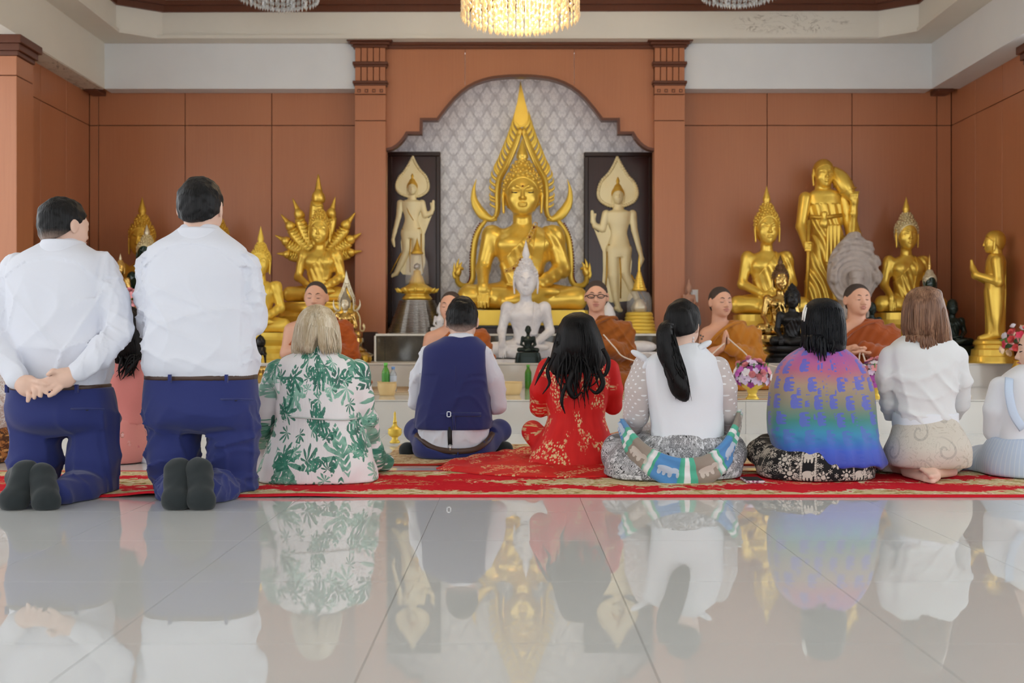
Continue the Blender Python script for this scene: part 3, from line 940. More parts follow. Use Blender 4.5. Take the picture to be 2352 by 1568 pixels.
def statue(loc, s, label, mat, pose='earth', hz=1.0, head='buddha', hairmat=None, curls=True, finial=.17, base=0.0, basemat=None,
           robe=True, facemat=None, rotz_=0.0, name='seated_statue', group=None, finmat=None, sash=True, baseprof=None, basew=1.0, plain=False):
    """seated figure; loc = bottom of the seat, s = knee span, base = height of its pedestal below the seat"""
    loc = np.array(loc, float)
    t = thing(name, loc - np.array([0, 0, base]), label, 'statue', group)
    t.rotation_euler[2] = rotz_
    def put(nm, key, m):
        o = link(nm, with_mat(key, m), None, t); o.location = (0, 0, base); o.scale = (s, s, s*hz); return o
    put('body', 'body_' + pose, mat)
    if robe: put('robe', 'robe_' + pose, mat)
    if sash: put('sash', 'sash', mat)
    fm = facemat or mat
    hm = hairmat or mat
    if head == 'buddha':
        hd = put('head', 'head', fm)
        put('hair', 'hair', hm)
        if curls:
            o = put('hair_curls', 'curls', hm); o['kind'] = 'stuff'
        if finial:
            h = finial
            o = lathe('finial', flame_profile(h, .052), (0, .025, 1.175), finmat or hm, None, 16)
            o.parent = t; o.location = (0, 0, base); o.scale = (s, s, s*hz)
    else:
        put('head', 'baldhead', fm)
    if base > 0:
        pr = baseprof or std_prof(base/s)
        o = tiered_base(None, (0, -.06, 0), pr, basemat or mat, basew, basew*.6, petals=(base/s*.6, base/s*.8))
        o.parent = t; o.scale = (s, s, s)
    return t
# ------------------------------------------------------------------ altar furniture
def gran_box(nm, lo, hi, par): return box(nm, lo, hi, M_GRAN, par, .003)
DP = 10.62
pl = thing('granite_plinth', (P(1190, 800, DP)[0], DP, H2), 'dark polished granite plinth with white edge under the central statue', 'plinth')
x0, x1 = pxx(864, DP), pxx(1512, DP); zt = .75
xs = [x0, pxx(884, DP), pxx(1040, DP), pxx(1195, DP), pxx(1350, DP), x1]
for a, b in zip(xs[:-1], xs[1:]): gran_box('granite_slab', (a + .001, DP, H2), (b - .001, DP + .03, zt - .022), pl)
box('core', (x0 + .01, DP + .03, H2), (x1 - .01, 10.92, zt - .022), M_LAC, pl)
box('white_edge', (x0 - .005, DP - .006, zt - .022), (x1 + .005, 10.92, zt), M_EDGE, pl, .003)
box('white_edge', (x0 - .02, DP - .006, H2), (x0, DP + .02, zt - .02), M_EDGE, pl, .003)
box('rear_core', (pxx(893, 11.0), 10.925, H2 + .001), (pxx(1495, 11.0), 11.45, zt), M_LAC, pl)
box('dark_skirting', (x0 - .16, DP + .16, H2), (x0 - .022, 10.92, zt + .02), M_FRAME, pl, .006)
tab = thing('altar_table', (P(1200, 750, 10.7)[0], 10.66, zt), 'dark brown wooden table under the central golden statue', 'table')
tx0, tx1 = pxx(1045, 10.7), pxx(1352, 10.7)
box('table_top', (tx0, 10.65, zt + .06), (tx1, 11.5, zt + .085), M_LAC, tab, .004)
box('apron', (tx0 + .01, 10.66, zt + .001), (tx1 - .01, 11.49, zt + .06), M_FRAME, tab, .003)

# framed mahogany boards with gilded walking figures in relief
def framed(x0, x1, y0, y1, label):
    D = 11.50
    t = thing('framed_board', (pxx((x0+x1)/2, D), D, pzz(y1, D)), label, 'wall panel')
    X0, X1, Z0, Z1 = pxx(x0, D), pxx(x1, D), pzz(y1, D), pzz(y0, D)
    box('board', (X0 + .03, D, Z0 + .03), (X1 - .03, D + .02, Z1 - .03), M_MAHOG, t)
    w = .05
    for lo, hi in (((X0, Z1 - w), (X1, Z1)), ((X0, Z0), (X1, Z0 + w)), ((X0, Z0 + w), (X0 + w, Z1 - w)), ((X1 - w, Z0 + w), (X1, Z1 - w))):
        box('frame_rail', (lo[0], D - .03, lo[1]), (hi[0], D + .03, hi[1]), M_FRAME, t, .008)
    return t
framed(890, 1012, 349, 757, 'dark mahogany framed board left of the central statue')
framed(1341, 1501, 350, 757, 'dark mahogany framed board right of the central statue')

def relief(name, mapf, k, label):
    """walking figure in shallow relief; coordinates are those of the larger right-hand one"""
    D = 11.495
    C = lambda x, y: (lambda q: P(860 + q[0]/2.613, 180 + q[1]/2.613, D))(mapf(x, y))
    r = lambda v: v/2.613*D/FPX*k
    t = thing(name, C(1460, 1390), label, 'relief')
    def flat(F, nm, vox, mat, amt=.45, y0=0.0):
        v, f = F.mesh(vox); v[:, 1] = np.minimum(D - .012 - y0 + (v[:, 1] - D)*amt, D + .002)
        if mapf(1, 0)[0] < mapf(0, 0)[0]: pass
        return raw(nm, v, f, mat, t, True)
    halo = [(1457, 478), (1485, 530), (1520, 585), (1560, 632), (1577, 690), (1560, 735), (1510, 762), (1460, 768), (1400, 762), (1352, 728), (1342, 682), (1360, 622), (1405, 572), (1435, 525)]
    hp = spline([C(*p) for p in halo + halo[:1]], 57)[:-1]
    prism('halo', [(p[0], p[2]) for p in hp], D - .02, D - .001, M_PALEG, t, .004)
    pts = np.array([p - np.array([0, .02, 0]) for p in hp])
    v, f = curls_vf(pts, r(12)); o = raw('halo_beads', v, f, M_PALEG, t, True); o['kind'] = 'stuff'
    F = SDF()
    F.loft([(C(0, y)[2], C((a+b)/2, y)[0], D, r((b-a)/2), r((b-a)/2*.6)) for y, a, b in
            ((785, 1435, 1495), (808, 1388, 1546), (850, 1396, 1536), (930, 1418, 1516), (985, 1402, 1530), (1030, 1390, 1540), (1075, 1400, 1532))], .01, 2.1)
    F.cap(C(1462, 760), C(1464, 800), r(30), r(34), .01)
    F.chain([C(1548, 815), C(1560, 910), C(1588, 1020), C(1604, 1085)], [r(26), r(20), r(16), r(12)], .008)
    F.chain([C(1604, 1085), C(1592, 1130)], [r(16), r(8)], .006)
    F.chain([C(1390, 815), C(1368, 905), C(1325, 885), C(1310, 860)], [r(26), r(22), r(18), r(13)], .008)
    F.chain([C(1312, 860), C(1306, 800)], [r(17), r(10)], .006)
    F.chain([C(1318, 850), C(1326, 815)], [r(8), r(6)], .004)
    F.chain([C(1430, 1030), C(1432, 1180), C(1448, 1330)], [r(44), r(34), r(20)], .012)
    F.chain([C(1505, 1030), C(1500, 1160), C(1545, 1260), C(1580, 1330)], [r(40), r(32), r(24), r(18)], .012)
    F.cap(C(1448, 1330), C(1468, 1388), r(18), r(16), .008); F.cap(C(1450, 1380), C(1478, 1392), r(15), r(12), .008)
    F.cap(C(1580, 1330), C(1618, 1352), r(17), r(11), .006)
    flat(F, 'body', .0065, M_PALEG, .6)
    # robe hanging behind the figure, open to one side
    G = SDF()
    out = [(1385, 830), (1345, 925), (1318, 905), (1340, 960), (1370, 1040), (1372, 1150), (1366, 1250), (1385, 1330), (1420, 1345), (1530, 1335), (1560, 1300), (1536, 1200), (1545, 1100), (1530, 1000), (1430, 950)]
    prism('robe', [(C(*p)[0], C(*p)[2]) for p in out], D - .016, D - .001, M_PALEG, t, .004)
    for a, b in (((1520, 800), (1440, 960)), ((1430, 800), (1500, 850)), ((1400, 1000), (1535, 1005)), ((1395, 1040), (1380, 1320)), ((1470, 1050), (1475, 1320)), ((1540, 1180), (1620, 1330))):
        tube('robe_fold', [C(*a) - np.array([0, .038, 0]), C((a[0]+b[0])/2 + 4, (a[1]+b[1])/2 + 6) - np.array([0, .042, 0]), C(*b) - np.array([0, .03, 0])], r(4), M_GOLDD, t, 6)
    H = r(104); O = C(1460, 757) - np.array([0, .018, 0]); I3 = np.diag([1.0, -1.0, 1.0])
    F = SDF(); head_prims(F, O, I3, H, 'buddha'); F.obj('head', .0055, M_PALEG, t)
    F = SDF(); hair_prims(F, O, I3, H, .04, True); F.cut(local_cut(O, I3, H, lambda x, y, z: (z - .74) + (.33 - y)*1.05), .004)
    F.obj('hair', .006, M_GOLDD, t)
    lathe('finial', flame_profile(r(70), r(14)), O + np.array([0, .01, H*1.15]), M_GOLDD, t, 12)
    return t
relief('relief_figure', lambda x, y: (x, y), 1.0, 'pale gilded walking figure in relief on the right dark board, hand raised')
relief('relief_figure', lambda x, y: (230 - (x - 1458)*.82, 475 + (y - 480)*.82), .82, 'pale gilded walking figure in relief on the left dark board, hand raised')

# flame-edged arch behind the central statue
DA = 11.36
def flame_arch():
    C = lambda x, y: P(860 + x/2.613, 180 + y/2.613, DA)
    w = lambda v: v/2.613*DA/FPX
    base = C(885, 1390); base[1] = DA
    t = thing('flame_arch', base, 'tall golden flame-edged arch rising behind the central statue', 'arch')
    M = lambda p, s: p if s < 0 else (1770 - p[0], p[1])
    apex = [(876, 18), (888, 70), (905, 140), (920, 205), (922, 248), (908, 280), (880, 294), (854, 280), (839, 248), (843, 200), (858, 140), (868, 70)]
    pts = spline([C(*p) for p in apex + apex[:1]], 49)[:-1]
    prism('apex_flame', [(p[0], p[2]) for p in pts], DA - .03, DA + .01, M_GOLDY, t, .012)
    for s in (-1, 1):
        L = [M(p, s) for p in ((878, 300), (850, 385), (815, 470), (780, 545), (750, 605), (740, 690), (740, 780), (726, 828), (690, 848))]
        c = spline([C(*p) for p in L], 40)
        tube('arch_band', c, np.interp(np.linspace(0, 1, 40), [0, .15, .6, 1], [w(16), w(21), w(20), w(12)]), M_GOLD, t, 8, flat=(1, .7))
        inner = c.copy(); inner[:, 1] -= .024
        tube('band_rib', inner[2:-4], w(5), M_GOLDY, t, 6)
        n = 17
        for i in range(n):
            u = .02 + i/(n-1)*.74
            j = int(u*39); p = c[j]; T = c[min(j+1, 39)] - c[j]; T /= np.linalg.norm(T)
            N = np.array([-T[2], 0, T[0]]); N = N if N[0]*s > 0 else -N
            Lh = w(np.interp(u, [0, .3, .6, .78], [104, 88, 58, 34]))
            up = -T
            q0 = p + N*w(6) + T*Lh*.05
            UPW = np.array([0, 0, 1.0]); lat = np.interp(u, [0, .45, .6, .78], [.13, .16, .42, .6])
            tip = p + N*w(20) + N*Lh*lat + UPW*Lh*(1.0 - lat*.35)
            mid = p + N*w(24) + N*Lh*(lat*.8 + .05) + UPW*Lh*.36
            tube('flame', spline([q0, mid, tip], 7), [w(q_)*(.35 + .65*Lh/w(80)) for q_ in (10, 11.5, 11, 9, 6.5, 3.5, .6)], M_GOLDY, t, 6, flat=(1, .6))
        horn = spline([C(*M(p, s)) for p in ((736, 846), (694, 842), (655, 820), (620, 778), (598, 725), (597, 662), (612, 604))], 25)
        tube('horn', horn, np.interp(np.linspace(0, 1, 25), [0, .15, .35, .55, .75, 1], [w(8), w(19), w(31), w(27), w(15), w(.8)]), M_GOLDY, t, 10, flat=(1, .45))
        L = [M(p, s) for p in ((668, 852), (632, 900), (606, 965), (594, 1050), (590, 1130), (590, 1195), (570, 1238), (530, 1246), (502, 1222), (502, 1180))]
        c = spline([C(*p) for p in L], 44); c[:, 1] -= np.interp(np.linspace(0, 1, 44), [0, .6, 1], [0, 0, .12])
        tube('side_band', c, np.interp(np.linspace(0, 1, 44), [0, .2, .8, 1], [w(12), w(19), w(17), w(13)]), M_GOLDY, t, 8, flat=(1, .8))
        bd = []
        for j in range(3, 30, 1):
            p = c[j]; T = c[j+1] - c[j]; T /= np.linalg.norm(T); N = np.array([-T[2], 0, T[0]]); N = N if N[0]*s > 0 else -N
            bd.append(p + N*w(17) - np.array([0, .01, 0]))
        v, f = curls_vf(np.array(bd), w(6)); o = raw('edge_studs', v, f, M_RED, t, True); o['kind'] = 'stuff'
        # naga head with crest at the foot
        q = [M(p, s) for p in ((502, 1190), (508, 1160), (520, 1145), (538, 1150))]
        c = spline([C(*p) - np.array([0, .12, 0]) for p in q], 10)
        nh = tube('naga_head', c, [w(15), w(18), w(20), w(20), w(19), w(17), w(15), w(12), w(9), w(5)], M_GOLD, t, 10)
        for k_, (x, y, xx, yy) in enumerate(((500, 1150, 512, 1085), (490, 1180, 484, 1110), (515, 1145, 530, 1105), (488, 1205, 478, 1150))):
            a = C(*M((x, y), s)) - np.array([0, .12, 0]); b = C(*M((xx, yy), s)) - np.array([0, .12, 0])
            tube('crest_flame', spline([a, (a+b)/2 + np.array([s*.008, 0, 0]), b], 5), [w(9), w(10), w(8), w(5), w(.6)], M_GOLDY, nh, 6, flat=(1, .6))
    return t
ARCH = flame_arch()

# central statue
ZC = .671 + 72*10.75/FPX
cs = statue((pxx(1200, 11.06), 11.06, ZC), 1.34, 'large golden seated statue in the arched niche, hand on knee', M_GOLD, 'earth', 1.0, finial=.20, robe=True)
tiered_base(cs, (pxx(1200, 11.0), 10.98, zt + .0865), [(.70, 0), (.70, .02), (.695, .06), (.68, ZC - zt - .088)], M_GOLDY, 1.0, .44, name='slab', n=6)
# brooch chain across its chest
c = spline([P(1230, 515, 10.86), P(1216, 545, 10.86), P(1203, 580, 10.86), P(1185, 612, 10.86), P(1163, 622, 10.86)], 17)
ch = thing('jewelled_chain', c[8], 'jewelled chain hung diagonally across the central golden chest', 'chain')
for i, p in enumerate(c):
    q = p.copy(); q[1] = 11.06 - 1.34*.145 - .01 - (.02 if 2 < i < 12 else 0)
    a = np.linspace(0, 2*math.pi, 13)
    tube('link', [q + np.array([.02*math.cos(k), -.004*(i % 2), .02*math.sin(k)]) for k in a], .0055, M_BRASS, ch, 6)
    if i % 3 == 1: raw('gem', *curls_vf(q[None] + np.array([0, -.006, 0]), .012), M_RED, ch, True)
# dark painted eyelids and lip line
for sx in (-1, 1):
    W_ = lambda x, y, z: np.array([x*1.1*.375, -y*.375, .745 + z*.375])*1.34
    tube('eyelid_line', [np.array(cs.location) + W_(.06*sx, .368, .462), np.array(cs.location) + W_(.13*sx, .384, .452), np.array(cs.location) + W_(.205*sx, .345, .465)], [.004, .007, .004], M_LAC, cs, 6)
# third-eye gem
raw('brow_gem', *curls_vf(np.array([[0, -.147, .965]])*1.34, .012), M_RED, cs, True, world=False)

# white marble seated statue and what stands round it
statue((pxx(1208, 10.32), 10.32, H2 + .03), .765, 'white marble seated statue in front of the central golden one', M_WHITE, 'earth', 1.09, finial=.24, base=.03, robe=False,
       baseprof=[(.54, 0), (.54, .036), (.52, .039)])
def small_monk(px, ybot, span, d, label, mat, base, hz=1.0, name='seated_monk_statue', **kw):
    z = H2 + base
    return statue((pxx(px, d), d, z), span*d/FPX, label, mat, 'lap', hz, head='bald', base=base, name=name, sash=False,
                  baseprof=[(.60, 0), (.58, base/(span*d/FPX)*.55), (.53, base/(span*d/FPX)*.95), (.50, base/(span*d/FPX))], **kw)
small_monk(1213, 813, 51, 9.86, 'small dark green bronze monk figure in front of the marble statue', M_GREENB, .10, 1.08)
# ------------------------------------------------------------------ statues left and right of the niche
def at_px(px, ybot, span, d):
    """seat position, knee span in metres and pedestal height for a figure whose seat the photo shows at ybot"""
    z = pzz(ybot, d - .25*span*d/FPX)
    return (pxx(px, d), d, z), span*d/FPX, z - H2
def put(px, ybot, span, d, label, mat, pose, **kw):
    loc, s, base = at_px(px, ybot, span, d)
    return statue(loc, s, label, mat, pose, base=base, **kw)
put(1762, 722, 182, 10.82, 'golden seated statue with both hands in its lap, left of the standing golden figure', M_GOLD, 'lap', hz=1.19, finial=.20, basew=.82)
put(2083, 718, 164, 10.82, 'golden seated statue with silvery beaded hair and a hand on its knee', M_GOLD, 'earth', hz=1.19, hairmat=M_BEADS, finmat=M_GOLD, finial=.2, basew=.85)
put(1793, 770, 122, 10.24, 'small polished brass seated statue with dark brown hair', M_BRASS, 'earth', hz=1.13, hairmat=gold_mat('brown_bronze', srgb(120, 92, 66), srgb(92, 66, 46), .35, .7), finial=.17)
put(1820, 795, 112, 9.90, 'black bronze seated statue between the brass one and the shawl', M_BLACKB, 'earth', hz=1.05, finial=.07)
put(325, 752, 184, 10.82, 'golden seated statue seen between the two kneeling men', M_GOLDD, 'lap', hz=1.19, finial=.2, basew=.8)
put(501, 712, 150, 10.82, 'golden seated statue mostly hidden behind the taller kneeling man', M_GOLDD, 'lap', hz=1.19, finial=.12, basew=.8)
put(336, 736, 140, 10.22, 'dark emerald green seated statue with a pale beaded headdress', M_EMER, 'lap', hz=1.19, hairmat=M_BEADS, finmat=M_PALES, finial=.16, basemat=M_GOLDD)
put(276, 690, 66, 9.83, 'small bright gold seated statue beside the shoulder of the left kneeling man', M_BRASS, 'lap', hz=1.2, finial=.2, finmat=M_PALES, basemat=M_GOLDD, basew=1.1)
put(598, 764, 146, 10.22, 'golden seated statue just right of the taller kneeling man', M_GOLDY, 'lap', hz=1.2, finial=.23)

# many-headed serpent statue
def naga_statue():
    d = 10.74
    loc, s, base = at_px(734, 694, 158, d)
    t = statue(loc, s, 'golden seated statue sheltered by nine serpent heads', M_GOLD, 'lap', hz=1.14, finial=0, base=base)
    L0 = np.array(t.location)
    yb = d + .16
    heads = [((731, 400), 1.25), ((672, 455), .95), ((770, 452), .95), ((645, 492), .95), ((816, 488), .95), ((631, 540), .9), ((830, 535), .9), ((635, 582), .8), ((831, 576), .8)]
    for (x, y), k in heads:
        tip = P(x, y, yb - .02); root = P(733 + (x - 733)*.18, 590 - (590 - y)*.10, yb + .02)
        v = tip - root; n = v/np.linalg.norm(v); Lg = np.linalg.norm(v)
        side = np.array([n[2], 0, -n[0]])
        pts = [root + n*Lg*u + side*.02*math.sin(u*3)*(1 if x > 733 else -1) for u in np.linspace(0, .64, 9)]
        rad = np.interp(np.linspace(0, 1, 9), [0, .5, .8, 1], [.075, .072, .062, .05])*k
        nk = tube('serpent_neck', pts, rad, M_GOLD, t, 12, flat=(1, .7))
        # belly plates on the neck
        for u in np.linspace(.08, .58, 8):
            p = root + n*Lg*u - np.array([0, .03*k, 0])
            w_ = np.interp(u, [0, .4, .64], [.058, .055, .04])*k
            tube('belly_plate', [p - side*w_, p - np.array([0, .022, 0]) - n*.008, p + side*w_], [.006, .012, .006], M_GOLDY, nk, 5)
        h0 = root + n*Lg*.62
        hd = tube('serpent_head', [h0, h0 + n*Lg*.05, h0 + n*Lg*.11 + np.array([0, -.02, 0]), h0 + n*Lg*.17 + np.array([0, -.03, 0])], [.05*k, .06*k, .05*k, .018*k], M_GOLD, t, 10)
        cr = spline([h0 + n*Lg*.04, h0 + n*Lg*.2, tip], 8)
        tube('crest', cr, np.array([.035, .04, .036, .030, .024, .018, .012, .003])*k, M_GOLDD, hd, 7, flat=(1, .6))
    # coiled body under the seat
    c = np.array(loc)
    for i in range(3):
        rr = s*(.50 - .03*i); zz = c[2] - base*.02 - .05 - .085*i
        a = np.linspace(0, 2*math.pi, 49)
        tube('coil', [(c[0] + rr*math.cos(q), c[1] - .04 + rr*.66*math.sin(q), zz) for q in a], .052, M_GOLD, t, 10)
naga_statue()

# small gilt statue in its own silvery flame arch
d7 = 10.0
l7, s7, b7 = at_px(793, 776, 74, d7)
st7 = statue(l7, s7, 'small gilt statue with a silvery face inside a pale flame arch', M_BRASS, 'earth', hz=1.16, finial=.2, facemat=M_PALES, hairmat=gold_mat('grey_gilt', srgb(170, 160, 140), srgb(140, 128, 108), .4, .5), base=0)
tb = thing('statue_stand', (l7[0], l7[1], H2), 'small gilded stand with four feet under the little arched statue', 'stand')
hh = b7
for pr, nm in (([(.62, hh*.45), (.66, hh*.5), (.58, hh*.58), (.50, hh*.66), (.5, hh*.76), (.56, hh*.84), (.54, hh*.999)], 'tier'), ([(.80, hh*.24), (.86, hh*.30), (.74, hh*.40), (.66, hh*.45)], 'table_top')):
    tiered_base(tb, (l7[0], l7[1], H2), [(r*s7, z) for r, z in pr], M_BRASS, 1.0, .66, nm)
for sx in (-1, 1):
    for sy in (-1, 1):
        x = l7[0] + sx*.66*s7; y = l7[1] + sy*.42*s7
        tube('foot', [(x*1.0, y, H2 + hh*.27), (x + sx*.012, y + sy*.01, H2 + hh*.12), (x + sx*.004, y, H2)], [.03, .022, .014], M_GOLDD, tb, 8)
a7 = copy_tree(ARCH, None, lambda n: M_PALES if n in ('apex_flame', 'arch_band', 'flame', 'horn', 'band_rib') else (M_RED if n == 'edge_studs' else M_PALEG))
k7 = (774 - 617)/(712 - 190)*d7/DA
a7.scale = (k7*.92, k7, k7*1.0); a7.location = (l7[0], d7 + .09, l7[2])
a7['label'] = 'small pale silvery flame arch round the little gilt statue'

# stone figure under a serpent hood
def stone_naga():
    d = 10.38
    t = thing('stone_statue', (pxx(1966, d), d, H2), 'pale grey sandstone figure under a broad carved serpent hood', 'statue')
    F = SDF()
    rows = []
    for y, a, b in ((531, 1958, 1976), (545, 1945, 1992), (570, 1922, 2010), (605, 1908, 2024), (640, 1906, 2026), (665, 1916, 2016), (690, 1932, 2000), (720, 1938, 1994), (834, 1934, 1998)):
        rows.append((pzz(y, d), pxx((a+b)/2, d), d + .10, (b-a)/2*d/FPX, .06 if y < 680 else .09))
    F.loft(rows, .02, 2.2)
    for i, (x, y) in enumerate(((1967, 548), (1938, 570), (1996, 570), (1922, 600), (2012, 600), (1917, 635), (2017, 635))):
        F.ell(P(x, y, d + .045), (.05, .035, .07), None, .03)
        F.ell(P(x, y - 6, d + .015), (.022, .02, .03), None, .015)
    F.disp(lambda X, Y, Z: .006*np.sin(((X - pxx(1966, d))**2 + (Z - pzz(640, d))**2)**.5*120)*(Y < d + .08)*(Z > pzz(690, d)))
    F.obj('hood', .011, M_STONE, t)
    F = seated_body('lap'); s = .40; G = SDF().take(F)
    G.cut(lambda X, Y, Z: -Z + 0*X + 0*Y, .02)
    v, f = G.mesh(.014); v = v*np.array([s, s*.8, s*1.15]) + np.array([pxx(1966, d), d - .02, pzz(760, d)])
    raw('figure', v, f, M_STONE, t, True)
    O = np.array([pxx(1966, d), d - .02, pzz(668, d)]); I3 = np.diag([1.0, -1.0, 1.0]); F = SDF()
    head_prims(F, O, I3, .165, 'buddha', wide=1.1)
    F.loft([(O[2] + .12, O[0], O[1], .062, .06), (O[2] + .19, O[0], O[1], .07, .066), (O[2] + .20, O[0], O[1], .05, .05)], .01, 3)
    F.obj('head', .006, M_STONE, t)
    tiered_base(t, (pxx(1966, d), d, H2), [(.20, 0), (.20, .1), (.17, .13), (.17, pzz(760, d) - H2)], M_STONE, 1.0, .7)
stone_naga()

# dark figures
small_monk(2188, 790, 86, 10.15, 'dark weathered seated monk figure beside the standing golden one', M_GREENB, .16, 1.12)
small_monk(2003, 760, 70, 9.92, 'dark seated figure half hidden behind the rightmost monk', M_GREENB, .22, 1.1)
put(2136, 750, 92, 10.38, 'dark green statue wearing a tall pointed gold crown', M_EMER, 'lap', hz=1.2, finial=.36, hairmat=M_PALES, finmat=M_BRASS, basemat=M_GOLDD)

# standing golden figures
def standing_monk():
    d = 10.88
    C = lambda x, y, dd=0.0: P(x, y, d + dd)
    k = d/FPX
    t = thing('standing_statue', (pxx(1893, d), d, H2), 'tall standing golden monk figure with a staff and a bag on its shoulder', 'statue')
    F = SDF()
    F.loft([(pzz(y, d), pxx((a+b)/2, d), d, (b-a)/2*k, ry) for y, a, b, ry in
            ((432, 1878, 1900, .05), (440, 1862, 1925, .09), (455, 1852, 1936, .105), (500, 1860, 1932, .12), (560, 1862, 1936, .12), (600, 1857, 1940, .115), (640, 1850, 1944, .115), (684, 1848, 1946, .12), (694, 1850, 1944, .12))], .02, 2.3)
    F.disp(lambda X, Y, Z: .008*np.sin(((X - pxx(1893, d))*.9 + (Z - 1.0)*.35)*85 + np.sin(Z*14))*(Y < d)*(Z < pzz(470, d)))
    F.obj('robe', .008, M_GOLD, t)
    G = SDF()
    G.chain([C(1850, 455, -.02), C(1840, 520, -.04), C(1852, 560, -.16)], [15*k, 12*k, 9*k], .02)
    G.ell(C(1856, 566, -.18), (.045, .04, .05), None, .02)
    for i in range(4): G.chain([C(1850, 557 + 6*i, -.20), C(1862, 557 + 6*i, -.225), C(1866, 560 + 6*i, -.20)], [.012, .011, .01], .006)
    G.obj('right_arm', .008, M_GOLD, t)
    G = SDF()
    G.chain([C(1938, 458, -.02), C(1956, 540, -.03), C(1960, 490, -.10), C(1962, 468, -.12)], [15*k, 12*k, 9*k, 8*k], .02)
    G.ell(C(1962, 460, -.13), (.045, .04, .05), None, .02)
    for i in range(4): G.chain([C(1954 + 5*i, 458, -.15), C(1955 + 5*i, 446, -.165), C(1957 + 5*i, 440, -.14)], [.011, .010, .009], .006)
    G.obj('left_arm', .008, M_GOLD, t)
    for i in range(2):
        G = SDF(); G.cap(C(1875 + 34*i, 690, -.02), C(1876 + 34*i, 696, -.16), .045, .035, .02); G.obj('foot', .008, M_GOLD, t)
    O = C(1891, 432); O[1] -= .01; I3 = np.diag([1.0, -1.0, 1.0]); H = 66*k
    F = SDF(); head_prims(F, O, I3, H, 'buddha'); F.cap(O + np.array([0, .02, .05]), O + np.array([0, .02, -.09]), .075, .09, .03); F.obj('head', .006, M_GOLD, t)
    F = SDF(); hair_prims(F, O, I3, H, .015); F.cut(local_cut(O, I3, H, lambda x, y, z: (z - .74) + (.33 - y)*1.05), .004); F.obj('hair', .007, M_GOLDD, t)
    st = tube('staff', [C(1857, 505, -.2), C(1856, 600, -.2), C(1853, 690, -.2)], [.022, .018, .018], M_GOLDD, t, 8)
    c = spline([C(1912, 392, .02), C(1930, 412, -.06), C(1948, 440, -.1), C(1964, 462, -.12)], 12)
    bag = tube('shoulder_bag', c, np.array([12, 15, 17, 19, 20, 20, 19, 18, 15, 12, 10, 8])*k, M_GOLD, t, 14)
    for i in (3, 5, 7): tube('bag_band', [c[i] + np.array([20*k*math.cos(a), .02 + 20*k*math.sin(a)*.0, 0]) + 20*k*np.array([0, math.sin(a), .35*math.cos(a)]) for a in np.linspace(0, 6.283, 17)], .008, M_GOLDD, bag, 6)
    # belt, knotted purse and hanging cloth
    tube('belt', [C(1860, 497, -.10), C(1880, 499, -.14), C(1905, 498, -.145), C(1932, 494, -.10)], .022, M_GOLDD, t, 8)
    F = SDF(); F.ell(C(1893, 512, -.16), (.05, .03, .055), None, .02); F.cap(C(1893, 500, -.16), C(1893, 492, -.15), .02, .035, .01); F.obj('purse', .008, M_GOLD, t)
    F = SDF(); F.box(C(1913, 560, -.13), (.075, .012, .20), roty(.03), .01); F.disp(lambda X, Y, Z: .004*np.sin(X*160)); F.obj('hanging_cloth', .008, M_GOLD, t)
    F = SDF(); F.loft([(pzz(y, d), pxx(x, d), d + .03, w*k, .05) for y, x, w in ((540, 1948, 10), (580, 1946, 13), (640, 1944, 14), (690, 1940, 12))], .02); F.chain([C(1950, 470, .02), C(1965, 540, -.02), C(1952, 562, -.02)], [10*k, 12*k, 8*k], .03); F.obj('sleeve_drape', .009, M_GOLD, t)
    tiered_base(t, (pxx(1893, d), d - .02, H2), [(.21, 0), (.21, .06), (.19, .09), (.19, .2), (.21, .24), (.20, pzz(697, d) - H2)], M_GOLDD, 1.0, .75)
standing_monk()
